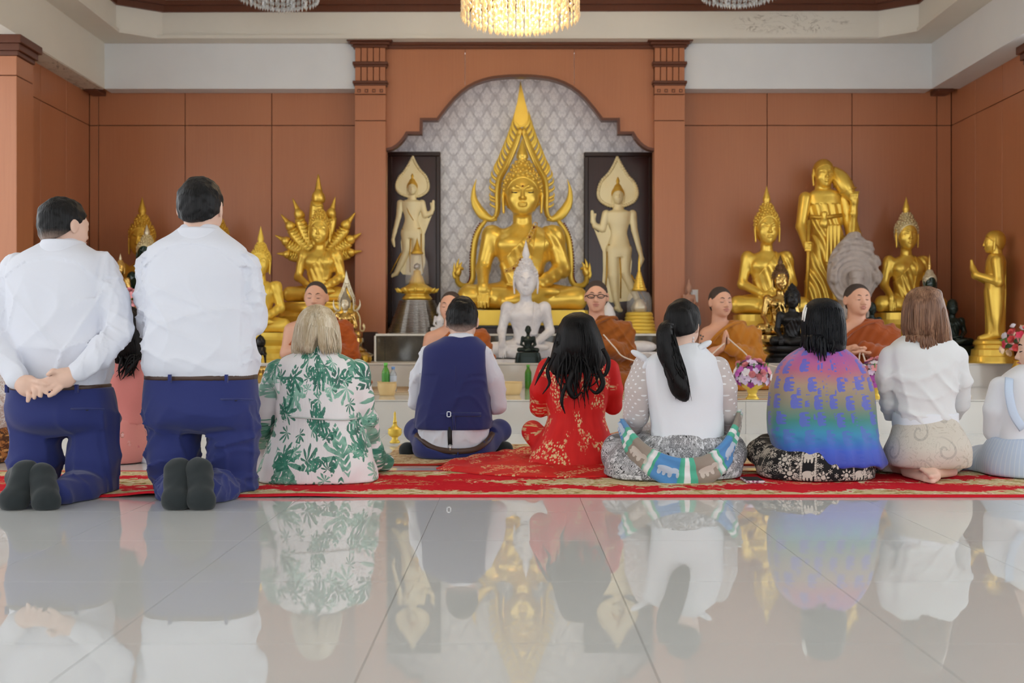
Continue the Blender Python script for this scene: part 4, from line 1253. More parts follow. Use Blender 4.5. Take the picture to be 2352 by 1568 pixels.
def standing_small(px, ybot, d, label, rot):
    """slender standing monk with joined hands, seen from the side; unit height 1"""
    z = H2; Ht = (ybot - 527)/(830 - 527)*(pzz(527, d) - H2)
    t = thing('standing_statue', (pxx(px, d), d, z), label, 'statue')
    F = SDF(); B = .19
    F.loft([(B, 0, 0, .085, .07), (.26, 0, 0, .085, .068), (.40, 0, 0, .088, .07), (.55, 0, 0, .088, .075), (.62, 0, 0, .082, .07), (.68, 0, .0, .10, .072), (.755, 0, .005, .115, .07), (.79, 0, .005, .08, .06), (.82, 0, 0, .045, .045)], .02, 2.2)
    F.chain([(.115, .0, .76), (.135, .01, .60), (.05, -.135, .66), (.012, -.155, .72)], [.042, .034, .024, .018], .015)
    F.chain([(-.115, .0, .76), (-.135, .01, .60), (-.05, -.135, .66), (-.012, -.155, .72)], [.042, .034, .024, .018], .015)
    for sx in (-1, 1):
        F.cap((.014*sx, -.155, .70), (.008*sx, -.165, .77), .018, .010, .008)
        F.cap((.04*sx, .0, B + .02), (.045*sx, -.10, B - .005), .032, .022, .01)
    F.disp(lambda X, Y, Z: .003*np.sin(X*150 + Z*12)*(Z < .55))
    o = F.obj('body', .0062, M_GOLD, None)
    O = np.array([0, -.01, .825]); I3 = np.diag([1.0, -1.0, 1.0]); H = .165
    G = SDF(); head_prims(G, O, I3, H, 'buddha'); h = G.obj('head', .0045, M_GOLD, None)
    G = SDF(); hair_prims(G, O, I3, H, .03); G.cut(local_cut(O, I3, H, lambda x, y, z: (z - .74) + (.33 - y)*1.05), .004); hr = G.obj('hair', .005, M_GOLDD, None)
    b = tiered_base(None, (0, -.02, 0), [(.175, 0), (.175, .012), (.165, .05), (.15, .055), (.145, .10), (.125, .11), (.12, .135), (.135, .145), (.128, .165), (.11, B - .012)], M_GOLD, 1.0, 1.0, n=2.4)
    st = tube('robe_edge', [(.035, .066, .76), (.04, .064, .62), (.045, .062, .45), (.04, .060, .30)], .006, M_GOLDY, None, 6)
    for q in (o, h, hr, b, st): q.parent = t; q.scale = (Ht, Ht, Ht)
    t.rotation_euler[2] = rot
    return t
standing_small(2286, 830, 9.80, 'standing golden monk figure with joined hands near the right wall', math.radians(-108))
standing_small(118, 852, 9.82, 'standing golden figure behind the head of the left kneeling man', math.radians(60))

# reliquaries on the plinth
M_SILVER = Mat('ribbed_silver', srgb(178, 170, 160), .22, .85)
M_GLASS = Mat('clear_glass', (.96, .97, .98), .03, Alpha=.16)
def reliquary():
    d = 10.96; c = (pxx(958, d), d, zt)
    k = d/FPX; Z = lambda y: pzz(y, d) - zt
    t = thing('reliquary', c, 'glass domed gold reliquary on a tall ribbed silver cone', 'reliquary')
    n = 22; prof = []
    for i in range(n):
        u = i/n; r = (66*(1 - u) + 38*u)*k; z0 = Z(766) + (Z(690) - Z(766))*u; z1 = Z(766) + (Z(690) - Z(766))*(i+1)/n
        prof += [(r, z0), (r + .010, z0*.6 + z1*.4), (r + .010, z0*.25 + z1*.75), (r - .012, z0*.12 + z1*.88)]
    lathe('ribbed_cone', prof, c, M_SILVER, t, 72, smooth=False)
    pr = [(30, 689), (34, 686), (30, 680), (26, 676), (34, 672), (40, 668), (36, 662), (28, 658), (18, 652), (16, 645), (13, 636), (9, 630), (8, 622), (0.1, 618)]
    lathe('lotus_mount', [(r*k, Z(y)) for r, y in pr], c, M_GOLD, t, 36, fn=lambda r, z, a: r*(1 + .04*math.sin(a*12)))
    for i in range(12):
        a = i*math.pi/6
        p = np.array(c) + np.array([39*k*math.cos(a), 39*k*math.sin(a), Z(670)])
        q = p + np.array([.05*math.cos(a), .05*math.sin(a), .035])
        tube('petal', [p, (p+q)/2 - np.array([0, 0, .008]), q], [.016, .018, .004], M_GOLDY, t, 6)
    lathe('glass_dome', [(r*k, Z(y)) for r, y in ((27, 652), (27, 640), (26, 620), (24, 600), (19, 588), (10, 581), (.1, 579))], c, M_GLASS, t, 32)
    raw('crystal_ball', *curls_vf(np.array([c]) + np.array([[0, 0, Z(612)]]), .04), M_SILVER, t, True)
    lathe('finial', [(r*k, Z(y)) for r, y in ((12, 585), (15, 581), (10, 576), (8, 570), (4, 560), (.1, 545))], c, M_GOLDD, t, 16)
reliquary()
def chedi():
    d = 10.86; c = (pxx(1468, d), d, zt); k = d/FPX; Z = lambda y: pzz(y, d) - zt
    t = thing('bell_reliquary', c, 'gold bell-shaped reliquary with glass waist and tall spire', 'reliquary')
    prof = []
    for i in range(6):
        u = i/6; r = (39*(1-u) + 30*u)*k; z0 = Z(766) + (Z(717) - Z(766))*u; z1 = Z(766) + (Z(717) - Z(766))*(i+1)/6
        prof += [(r, z0), (r, z0*.35 + z1*.65), (r - .012, z0*.2 + z1*.8), (r - .012, z1)]
    lathe('tiered_base', prof, c, M_GOLDY, t, 36)
    lathe('glass_dome', [(r*k, Z(y)) for r, y in ((28, 717), (28.5, 700), (28, 684), (23, 673), (15, 668), (.1, 667))], c, M_GLASS, t, 32)
    lathe('offering', [(r*k, Z(y)) for r, y in ((16, 716), (18, 705), (12, 695), (9, 688), (.1, 684))], c, M_PALES, t, 16, fn=lambda r, z, a: r*(1 + .1*math.sin(a*5)))
    pr = [(16, 668), (17, 664), (14, 660)]
    for i in range(7): pr += [(13.5 - 1.5*i, 658 - 5*i), (14 - 1.5*i, 656 - 5*i), (12 - 1.5*i, 654 - 5*i)]
    pr += [(3.0, 620), (2.2, 600), (.1, 578)]
    lathe('spire', [(r*k, Z(y)) for r, y in pr], c, M_GOLD, t, 24)
chedi()
# white pieces
def white_stupa(px, ybot, ytop, hw, d, zb, label):
    c = (pxx(px, d), d, zb); k = d/FPX; h = pzz(ytop, d) - zb
    t = thing('white_stupa', c, label, 'ornament')
    lathe('tiers', [(hw*k*1.0, 0), (hw*k, h*.2), (hw*k*.86, h*.22), (hw*k*.86, h*.4), (hw*k*.7, h*.42)], c, M_WHITE, t, 28)
    lathe('bell', [(hw*k*.72, h*.42), (hw*k*.7, h*.6), (hw*k*.5, h*.8), (hw*k*.25, h*.9), (.001, h)], c, M_WHITE, t, 28)
white_stupa(1397, 766, 692, 24, 10.78, zt, 'white bell-shaped ornament behind the monk with glasses')
small_monk(1004, 766, 40, 10.74, 'small white seated figure beside the ribbed silver cone', M_WHITE, .30, 1.3) if False else None
w = statue((pxx(1010, 10.70), 10.70, zt + .02), 42*10.70/FPX, 'small white seated figure beside the ribbed silver cone', M_WHITE, 'lap', 1.28, base=.02, finial=.1, curls=False, baseprof=[(.5, 0), (.5, .08), (.48, .1)])
ws = thing('white_bench', (pxx(1478, 10.34), 10.34, H2), 'low white stone slab with a rounded cushion beside the gold bell', 'ornament')
box('slab', (pxx(1430, 10.3), 10.2, H2), (pxx(1510, 10.3), 10.5, H2 + .10), M_WHITE, ws, .01)
F = SDF(); F.ell((pxx(1472, 10.34), 10.36, H2 + .15), (.16, .11, .06), None); F.cut(lambda X, Y, Z: (H2 + .099) - Z + 0*X + 0*Y, .006); F.obj('cushion', .01, M_WHITE, ws)
# wall socket plate and the little clay figure before it
sw = thing('socket_plate', (pxx(1594, DW), DW, pzz(694, DW)), 'white double switch plate on the veneer right of the niche', 'switch')
box('plate', (pxx(1586, DW), DW - .012, pzz(694, DW)), (pxx(1603, DW), DW + .001, pzz(665, DW)), M_EDGE, sw, .003)
for y0, y1 in ((692, 681), (678, 667)): box('switch', (pxx(1589, DW), DW - .02, pzz(y0, DW)), (pxx(1600, DW), DW - .011, pzz(y1, DW)), M_WHITE, sw, .002)
M_CLAY = Mat('pinkish_clay', srgb(186, 140, 118), .6)
statue((pxx(1580, 10.95), 10.88, pzz(712, 10.88)), 44*10.88/FPX, 'small pinkish clay seated figure beside the switch plate', M_CLAY, 'lap', 1.2, finial=.2, curls=False, base=pzz(712, 10.88) - H2, basemat=M_CLAY, basew=.9)
# little black lacquer stand with a black ornament
bs = thing('lacquer_stand', (pxx(598, 9.80), 9.80, H2), 'small black lacquer stand with a dark ornament on the step edge', 'stand')
k = 9.80/FPX
for sx in (-1, 0, 1): tube('leg', [(pxx(598, 9.80) + sx*10*k, 9.80 + .03*abs(sx), H2), (pxx(598, 9.80) + sx*9*k, 9.80 + .02*abs(sx), H2 + 18*k)], [.008, .014], M_LAC, bs, 6)
lathe('tray', [(14*k, 18*k), (15*k, 22*k), (13*k, 26*k), (13*k, 36*k), (10*k, 38*k)], (pxx(598, 9.80), 9.80, H2), M_LAC, bs, 20)
lathe('ornament', [(9*k, 38*k), (12*k, 44*k), (12*k, 52*k), (7*k, 60*k), (.001, 66*k)], (pxx(598, 9.80), 9.80, H2), M_LAC, bs, 20)
# ------------------------------------------------------------------ people: cloth, skin and hair
def fabric(name, col, rough=.8, var=.06, sheen=.15, scale=160):
    m = Mat(name, col, rough, spec=.25, sheen=sheen)
    v = m.coord('Object')
    n = m.noise(v, 3.0, 2); w = m.noise(v, scale, 2)
    m.color(m.mix(n*.6 + w*.4, tuple(c*(1 - var) for c in col), tuple(min(1, c*(1 + var)) for c in col)))
    m.bump(w, .12, .001)
    return m
def skin_mat(name, col):
    m = Mat(name, col, .5, spec=.4)
    n = m.noise(m.coord('Object'), 14, 3)
    m.color(m.mix(n, tuple(c*.92 for c in col), (min(1, col[0]*1.05), col[1], col[2])))
    return m
M_SKIN = skin_mat('fair_skin', srgb(232, 196, 176))
M_SKINP = skin_mat('pale_pink_skin', srgb(236, 204, 192))
M_SKINM = skin_mat('tan_skin', srgb(222, 172, 146))
M_LIPS = Mat('lips', srgb(186, 116, 108), .45)
def hair_mat(name, col, hi, zf=None, fade=None, streak=520, rough=.38, part=None):
    """strands run downwards; zf=(z0, z1) blends to the clipped-short colour below z0 (object height)"""
    m = Mat(name, col, rough, spec=.32 if hi[0] > .1 else .2)
    x, y, z = m.xyz(m.coord('Object'))
    n = m.noise(m.vec(x*streak*.35, y*streak*.35, z*6), 1.0, 3)
    n2 = m.noise(m.vec(x*30, y*30, z*3), 1.0, 2)
    c = m.mix((n*.6 + n2*.5 - .12).smooth(.25, .75), col, hi)
    if zf is not None:
        ns = m.noise(m.vec(x, y, z), 90, 2)
        c = m.mix((z + ns*.02 - .01).smooth(zf[0], zf[1]), fade, c)
    m.color(c)
    m.bump(n, .8, .005)
    return m
M_BLACKH = hair_mat('black_hair', srgb(10, 9, 10), srgb(27, 25, 26), rough=.42)
M_BLACKH2 = hair_mat('blue_black_hair', srgb(9, 10, 13), srgb(26, 28, 36), rough=.42)
M_BLONDE = hair_mat('ash_blonde_hair', srgb(192, 170, 136), srgb(246, 236, 216), rough=.48)
M_BROWNH = hair_mat('chestnut_hair', srgb(96, 64, 46), srgb(186, 142, 112), rough=.36)
M_SHIRT = fabric('white_cotton_shirt', srgb(228, 231, 242), .75, .02)
M_NAVY = fabric('navy_wool', srgb(43, 52, 112), .75, .12, .2)
M_NAVY2 = fabric('navy_waistcoat_wool', srgb(46, 52, 108), .8, .10, .2)
M_SOCK = fabric('charcoal_sock', srgb(44, 50, 52), .9, .15, .2, 300)
M_BELT = Mat('brown_leather', srgb(74, 52, 42), .45)
M_BLACK = Mat('black_webbing', srgb(22, 22, 26), .6)
M_STEEL = Mat('steel_buckle', srgb(190, 190, 195), .25, .9)
M_PINK = fabric('pink_silk', srgb(226, 140, 134), .6, .05, .3)
M_SHEER = fabric('sheer_white_blouse', srgb(228, 230, 232), .7, .03)
M_WHITEV = fabric('white_cotton_top', srgb(234, 237, 244), .75, .02)

# ---- printed fabrics (UV = unrolled metres)
def uvx(m): return m.xyz(m.coord('UV'))[:2]
def rot2(a, u, v):
    c, s = a.cos(), a.sin()
    return u*c - v*s, u*s + v*c
def cells(m, u, v, scale, rnd=1.0):
    """local coordinates in voronoi cells + random numbers per cell"""
    n = m.voro(m.vec(u, v), scale, rnd=rnd)
    p = m.xyz(n.outputs['Position']); c = m.xyz(n.outputs['Color'])
    return u - p[0], v - p[1], c
def palm_print():
    m = Mat('white_palm_leaf_print', srgb(238, 234, 234), .55, spec=.3, sheen=.1)
    u, v = uvx(m)
    wob = m.noise(m.vec(u, v), 30, 2)
    ink = None; col = m.mix(0.0, srgb(240, 236, 237), srgb(240, 236, 237))
    for sc_, seed, R in ((4.1, 0.0, .128), (5.2, 3.7, .098), (7.6, 9.1, .056)):
        a, b, rn = cells(m, u + seed, v + seed*.7, sc_, .9)
        a, b = rot2(rn[0]*6.283, a, b)
        r = (a*a + b*b).sqrt(); th = a.atan2(b)
        # fan of blades over about two thirds of a turn
        blade = (th*4.5 + wob*1.2).cos().abs()
        prof = r/(R*(.72 + .28*(th*1.0).cos()))
        frond = (blade - prof.pow(1.3)*.62 - .36).smooth(.0, .06)*prof.smooth(1.0, .92)*(th.abs()).smooth(2.5, 2.3)
        # a broad feathered leaf beside it
        la, lb = rot2(rn[1]*6.283, a - .03, b - .02)
        s = (lb/(R*1.05)); wv = (1.0 - s*s).max(0.0)*R*.30
        leaf = ((la.abs() - wv)*-1.0).smooth(.0, .004)*(((lb*220.0 + la.abs()*190.0).sin() + .75)).smooth(.0, .5)
        k = frond.max(leaf*(rn[2] > .35))
        shade = m.noise(m.vec(u + seed, v), 26, 3)
        g = m.ramp((shade*.7 + rn[1]*.4), [(.25, srgb(24, 84, 74)), (.5, srgb(58, 136, 112)), (.75, srgb(150, 200, 180))])
        col = m.mix(k*(.95), col, g)
    m.color(col); m.bump(m.noise(m.vec(u*4, v), 14, 3), .25, .01)
    return m
def elephant(a, b, S):
    """mask of a walking elephant about S wide in local coords"""
    e = lambda cx, cy, rx, ry: (((a - cx*S)/(rx*S)).pow(2) + ((b - cy*S)/(ry*S)).pow(2))
    d = e(0, .08, .42, .27).min(e(.40, .16, .2, .2)).min(e(.56, -.10, .07, .25)).min(e(-.28, -.22, .10, .24)).min(e(.22, -.22, .10, .24)).min(e(-.05, -.24, .08, .2))
    ear = e(.30, .18, .09, .13)
    return d, ear
def shawl_print():
    m = Mat('rainbow_shawl_elephant_print', (.5, .5, .5), .5, spec=.35, sheen=.3)
    u, v = uvx(m)
    w = m.noise(m.vec(u, v), 3.0, 2)
    t = (v - .05 + (w - .5)*.09)/.62
    grad = m.ramp(t, [(.0, srgb(52, 62, 176)), (.16, srgb(62, 96, 206)), (.30, srgb(54, 146, 186)), (.40, srgb(62, 138, 128)), (.53, srgb(140, 138, 118)),
                      (.66, srgb(172, 146, 122)), (.77, srgb(186, 100, 132)), (.90, srgb(178, 88, 166)), (1.0, srgb(120, 88, 190))])
    S = .080
    row = (v/(S*1.05)).floor()
    uu = u + (row*.37).fract()*S*1.3
    cu = (uu/(S*1.30)).floor()
    rnd = ((cu*12.9898 + row*78.233).sin()*43758.5).fract()
    a = (uu/(S*1.30)).fract()*S*1.30 - S*.62; b = (v/(S*1.05)).fract()*S*1.05 - S*.52
    sz = S*.86
    d, ear = elephant(b + ((rnd*7.0).fract() - .5)*S*.2, (a + (rnd - .5)*S*.35)*-1.0, sz)
    d = d + rnd.smooth(.8, .95)*.9
    k = d.smooth(1.05, .92)*(1.0 - (ear - 1.0).abs().smooth(.25, .1)*.6)
    uu2 = u + .043; a2 = (uu2/.115 + ((v/.06).floor()*.41).fract()).fract()*.115 - .057; b2 = ((v + .021)/.06).fract()*.06 - .03
    dd2, _e = elephant(b2, a2*-1.0, .034); k = k.max(dd2.smooth(1.05, .9)*m.noise(m.vec(u, v), 9, 1).smooth(.5, .55))
    fade = t.smooth(.12, .45)
    c = m.mix(k*(fade*.66 + .24), grad, srgb(92, 104, 204))
    m.color(c)
    return m
def folk_print(name, dark, light, seed=0.0, dens=1.0):
    """black cotton with cream rosettes, dotted bands and elephants"""
    m = Mat(name, dark, .75, spec=.25, sheen=.1)
    u, v = uvx(m); u = u + seed
    wob = m.noise(m.vec(u, v), 60, 2)
    def rosettes(scale, R, n):
        a, b, rn = cells(m, u, v, scale, .75)
        r = (a*a + b*b).sqrt(); th = a.atan2(b)
        pet = r - R*(.72 + .28*(th*n).cos())
        ringv = (r - R*.45).abs().smooth(R*.14, R*.06)
        dot = r.smooth(R*.2, R*.12)
        spoke = (th*n).cos().smooth(-.2, -.6)*(r > R*.5)
        return pet.smooth(.002, -.001)*(1.0 - ringv)*(1.0 - spoke)
    k = rosettes(11.0*dens, .030/dens, 8.0).max(rosettes(27.0*dens, .0115/dens, 6.0))
    # scroll lines
    n = m.noise(m.vec(u, v), 24*dens, 2, .5, 1.4)
    scroll = ((n*6.0).fract() - .5).abs().smooth(.10, .05)*m.noise(m.vec(u, v), 7, 1).smooth(.48, .58)
    k = k.max(scroll*.9)
    # vertical beaded bands with elephants between
    P_ = .26
    f = (u/P_).fract()
    line = ((f - .5).abs() - .12).abs().smooth(.022, .014)*(((v*260.0).sin().abs()*.6 + .4))
    inband = (f - .5).abs().smooth(.125, .115)
    a = (f - .5)*P_; b = (v/.085).fract()*.085 - .042
    d, ear = elephant(a, b, .062)
    el = d.smooth(1.05, .9)*(1.0 - (ear - 1.0).abs().smooth(.3, .12))
    k = m_mix(k, el*(1.0 - scroll*.0), inband).max(line)
    m.color(m.mix(k, dark, m.mix(wob, light, tuple(c*.82 for c in light))))
    return m
def m_mix(a, b, f): return a*(1.0 - f) + b*f
def mandala_print():
    """white ground crowded with fine black rosettes, paisley rings and dots"""
    m = Mat('black_and_white_mandala_print', srgb(214, 214, 218), .75, spec=.25)
    u, v = uvx(m)
    k = None
    for scale, R, n, sd in ((9.0, .052, 9.0, 0.0), (21.0, .021, 7.0, 1.7), (47.0, .009, 6.0, 4.1)):
        a, b, rn = cells(m, u + sd, v, scale, .9)
        r = (a*a + b*b).sqrt(); th = a.atan2(b)
        q = r/R - (th*n).cos()*.16
        ring = ((q*3.0).fract() - .5).abs().smooth(.26, .16)*q.smooth(1.05, .95)
        sp = (th*n*2.0).cos().smooth(.2, .5)*q.smooth(.5, .55)*q.smooth(1.0, .9)
        t = ring.max(sp*.8)
        k = t if k is None else k.max(t*(1.0 - k*.2))
    n2 = m.noise(m.vec(u, v), 6, 1).smooth(.56, .60)
    fine = m.noise(m.vec(u, v), 150, 2)
    c = m.mix(k*.8, srgb(226, 226, 230), srgb(34, 34, 40))
    c = m.mix(n2, c, m.mix(k, srgb(20, 20, 24), srgb(214, 214, 218)))
    m.color(m.mix(fine.smooth(.5, .7)*.12, c, srgb(120, 120, 126)))
    return m
def red_lace():
    m = Mat('red_tulle_gold_embroidery', srgb(206, 26, 28), .6, spec=.25)
    u, v = uvx(m)
    base = m.mix(m.noise(m.vec(u*3, v), 6, 2), srgb(196, 18, 22), srgb(230, 44, 40))
    k = None
    for sc_, sd, R in ((40.0, 0.0, .0085), (66.0, 2.3, .0052)):
        a, b, rn = cells(m, u + sd, v, sc_, 1.0)
        a, b = rot2(rn[0]*6.28, a, b)
        r = (a*a + b*b).sqrt(); th = a.atan2(b)
        q = (r - R*(.6 + .4*(th*2.5).cos().abs())).smooth(.0015, -.001)*(rn[2] > .3)
        k = q if k is None else k.max(q)
    area = m.noise(m.vec(u, v), 6.5, 3).smooth(.50, .56)
    hi = m.noise(m.vec(u, v), 90, 2)
    g = m.mix(hi, srgb(204, 150, 78), srgb(250, 232, 190))
    m.color(m.mix(k*area, base, g))
    nt = m.b; m.nt.links.new((k*area*.6).s, m.b.inputs['Metallic'])
    return m
def dotted_sheer():
    m = Mat('sheer_white_dotted_voile', srgb(206, 200, 200), .75, spec=.2, sheen=.2)
    u, v = uvx(m)
    row = (v/.019).floor(); uu = u + (row*.5).fract()*.038
    a = (uu/.038).fract()*.038 - .019; b = (v/.019).fract()*.019 - .0095
    k = (a*a + b*b*1.0).sqrt().smooth(.0052, .0038)
    m.color(m.mix(k, srgb(206, 196, 194), srgb(244, 244, 246)))
    return m
def scarf_print():
    m = Mat('striped_cotton_scarf', (.5, .5, .5), .75, sheen=.2)
    u, v = uvx(m)                          # u runs along the scarf (0..1 per repeat)
    f = u.fract()
    a = (f - .16)*.22; b = v
    d, ear = elephant(a, b, .062)
    c = m.ramp(f, [(0, srgb(88, 150, 212)), (.32, srgb(82, 146, 206)), (.33, srgb(70, 176, 146)), (.40, srgb(92, 190, 160)), (.405, srgb(240, 242, 244)), (.475, srgb(240, 242, 244)),
                   (.48, srgb(84, 186, 156)), (.56, srgb(84, 186, 156)), (.565, srgb(150, 138, 126)), (.86, srgb(160, 148, 136)), (.865, srgb(80, 184, 152)), (.91, srgb(240, 242, 244)), (.96, srgb(240, 242, 244)), (.965, srgb(80, 184, 152))])
    d2, _ = elephant((f - .71)*.22, b, .062)
    c = m.mix(d.smooth(1.05, .9)*.75, c, srgb(214, 222, 232))
    c = m.mix(d2.smooth(1.05, .9)*.75, c, srgb(222, 214, 204))
    m.color(c)
    return m
def batik(name, a_, b_, c_, sc_=24):
    m = Mat(name, a_, .7)
    x, y, z = m.xyz(m.coord('Object'))
    n = m.noise(m.vec(x, y, z), sc_, 3, .6, 1.2); r = m.voro(m.vec(x, z), sc_*1.4)
    c = m.mix(n.smooth(.42, .55), a_, b_)
    c = m.mix(E(m.nt, r.outputs['Distance']).smooth(.28, .18)*n.smooth(.4, .5), c, c_)
    m.color(c); return m
def paisley():
    m = Mat('beige_paisley_skirt', srgb(206, 198, 186), .7, sheen=.15)
    u, v = uvx(m)
    n = m.noise(m.vec(u, v), 11, 2, .5, 1.6)
    a, b, rn = cells(m, u, v, 7.0, .8)
    r = (a*a + b*b).sqrt(); th = a.atan2(b)
    sp = ((r*130.0 + th*1.0).sin()).smooth(.55, .9)*r.smooth(.065, .05)
    ln = ((n*7.0).fract() - .5).abs().smooth(.10, .05)
    c = m.mix(sp*.55 + ln*.35, srgb(212, 204, 192), srgb(168, 162, 154))
    c = m.mix(ln*rn[0]*.3, c, srgb(186, 160, 120))
    m.color(c); return m
def pink_flowers():
    m = Mat('pink_skirt_embroidered', srgb(228, 144, 136), .6, sheen=.3)
    u, v = uvx(m)
    a, b, rn = cells(m, u, v, 24.0, 1.0)
    r = (a*a + b*b).sqrt(); th = a.atan2(b)
    area = m.noise(m.vec(u, v), 9, 1).smooth(.55, .62)
    pet = (r - .012*(.7 + .3*(th*5.0).cos())).smooth(.0015, -.001)*area
    rim = (r - .014).abs().smooth(.0022, .0012)*area*(rn[1] > .4)
    c = m.mix(pet, srgb(228, 144, 136), m.mix(rn[0], srgb(244, 226, 220), srgb(214, 106, 116)))
    m.color(m.mix(rim*.7, c, srgb(104, 92, 60))); return m
def lace():
    m = Mat('white_lace', srgb(232, 226, 222), .8)
    n = m.noise(m.coord('Object'), 70, 3, .6, 1.0)
    m.color(m.mix(n.smooth(.42, .55), srgb(206, 186, 174), srgb(240, 238, 236))).bump(n, .3, .003); return m
def linen_blue():
    m = Mat('pale_blue_seersucker', srgb(190, 208, 232), .75)
    u, v = uvx(m)
    k = ((u*260.0).sin()).smooth(.6, .95)
    m.color(m.mix(k*.5, srgb(192, 209, 233), srgb(224, 232, 244))); return m
def robe_mat(name, col, dark):
    m = Mat(name, col, .8, spec=.2, sheen=.25)
    n = m.noise(m.coord('Object'), 5, 3); w = m.noise(m.coord('Object'), 220, 2)
    m.color(m.mix(n*.6 + w*.3, dark, col)).bump(w, .1, .001); return m

# ------------------------------------------------------------------ people: builder
class Person:
    def __init__(s, px, d, label, zf=0.0, skin=None, group=None, lift=.013):
        s.lift = lift; s.d = d; s.k = d/FPX; s.skin = skin or M_SKIN
        s.t = thing('person', (pxx(px, d), d, zf), label, 'person', group)
        s.B = SDF(); s.zf = zf; s.cx = pxx(px, d)
    def C(s, x, y, dd=0.0): return P(x, y, s.d + dd)
    def rows(s, rows, tag, k=.03, n=2.4, ry=.13, cy=0.0, F=None):
        """rows (y, xl, xr[, ry[, dy]]) in photo pixels"""
        out = []
        for r in rows:
            y, a, b = r[:3]; q = r[3] if len(r) > 3 else ry; c = r[4] if len(r) > 4 else cy
            out.append((pzz(y, s.d), pxx((a+b)/2, s.d), s.d + c, (b-a)/2*s.k, q))
        (F or s.B).loft(out, k, n, tag=tag)
    def limb(s, pts, tag, k=None):
        """pts (x, y, dd, r px)"""
        k = k or (.013 if tag == 'arm' else .03)
        s.B.chain([s.C(*p[:3]) for p in pts], [p[3]*s.k for p in pts], k, tag=tag)
    def head(s, x, y, hpx, yaw=0.0, pitch=0.0, wide=1.0, dd=0.0, facing=1):
        """x, y = under the chin on the neck axis; hpx = chin to crown; facing 1 = away from the lens"""
        R = (rotz(-yaw) if facing > 0 else rotz(math.pi - yaw)) @ rotx(pitch)
        s.hO, s.hR, s.hH, s.hw = s.C(x, y, dd), R, hpx*s.k, wide
        head_prims(s.B, s.hO, R, s.hH, 'man', 'head', True, wide)
    def body(s, vox=.0085, inset=.030, name='body', bare=('head', 'hand', 'foot')):
        G = SDF()
        for op in s.B.ops:
            if op[5] in bare: G.ops.append(op)
            else: G.take_op(op, -inset)
        z0 = s.zf + s.lift; G.cut(lambda X, Y, Z: z0 - Z + 0*X + 0*Y, .004)
        return G.obj(name, vox, s.skin, s.t)
    def wear(s, name, tags, off, vox, mat, cuts=(), disp=None, uvr=None, extra=None, keep=None, parent=None):
        G = SDF().take(s.B, tags, off)
        if extra: extra(G)
        if disp: G.disp(disp)
        for c in cuts: G.cut(c, .008)
        return G.obj(name, vox, mat, parent or s.t, uv=(s.cx, s.d, uvr) if uvr else None, keep=keep)
    def above(s, y, slope=None):
        z = pzz(y, s.d); return lambda X, Y, Z: z - Z + 0*X + 0*Y
    def below(s, y):
        z = pzz(y, s.d); return lambda X, Y, Z: Z - z + 0*X + 0*Y
    def short_hair(s, mat, nape=.16, front=.72, off=.03, vox=.006, tex=.004, top=0.0, tq=0.0):
        F = SDF(); hair_prims(F, s.hO, s.hR, s.hH, off, wide=s.hw)
        if top: F.ell(s.hO + s.hR @ (np.array([0, -.02, .74])*s.hH), np.array([.30, .36, .30 + top])*s.hH, s.hR, .08*s.hH)
        F.disp(folds(tex, 130, (1, 1, 1), 3, 8, s.hO))
        for sx in (-1, 1): F.ell(s.hO + s.hR @ (np.array([.41*sx*s.hw, .02, .44])*s.hH), np.array([.10, .13, .17])*s.hH, s.hR, .02*s.hH, 's')
        sl = (front - nape)/.72
        F.cut(local_cut(s.hO, s.hR, s.hH, lambda x, y, z: (z - front) + (.30 - y)*sl + x*x*tq), .006)
        return F.obj('hair', vox, mat, s.t)
    def face_marks(s, hairmat, brow=True, lash=True, mouth=True):
        O, R, H = s.hO, s.hR, s.hH
        W = lambda x, y, z: O + R @ (np.array([x, y, z])*H)
        for sx in (-1, 1):
            if brow: tube('eyebrow', [W(.06*sx, .395, .575), W(.13*sx, .385, .605), W(.21*sx, .335, .585)], [.010*H, .016*H, .006*H], hairmat, s.t, 6)
            if lash: tube('eyelid_line', [W(.07*sx, .368, .468), W(.135*sx, .385, .452), W(.205*sx, .345, .468)], [.006*H, .011*H, .006*H], hairmat, s.t, 6)
        if mouth:
            tube('upper_lip', [W(-.10, .385, .222), W(-.03, .425, .238), W(.03, .425, .238), W(.10, .385, .222)], [.008*H, .018*H, .018*H, .008*H], M_LIPS, s.t, 8)
            tube('lower_lip', [W(-.085, .385, .19), W(0, .418, .176), W(.085, .385, .19)], [.008*H, .022*H, .008*H], M_LIPS, s.t, 8)
def _take_op(self, op, off):
    fn = op[0]
    self.ops.append([(lambda f: lambda X, Y, Z, o: f(X, Y, Z, o + off))(fn), op[1] - off, op[2] + off, op[3], op[4], op[5]])
SDF.take_op = _take_op
def strands(t, name, roots, tips, mat, r=.003, seed=0, wave=.01, n=7, dirz=None, bulge=0.0, center=None):
    """loose locks: many thin tapered tubes joined into one part"""
    rs = np.random.RandomState(seed); V = []; Fc = []
    for a, b in zip(roots, tips):
        a = np.array(a, float); b = np.array(b, float); m = (a + b)/2
        if center is not None:
            o = m - center; o[2] = 0; m = m + o/(np.linalg.norm(o) + 1e-6)*bulge
        p = spline([a, m + rs.normal(size=3)*wave, b], n)
        v, f = tube_vf(p, np.interp(np.linspace(0, 1, n), [0, .6, 1], [r, r*.9, r*.15]), 5, None, len(V))
        V += v; Fc += f
    o = raw(name, V, Fc, mat, t, True); o['kind'] = 'stuff'
    return o
def unit(v): v = np.array(v, float); return v/(np.linalg.norm(v) + 1e-9)
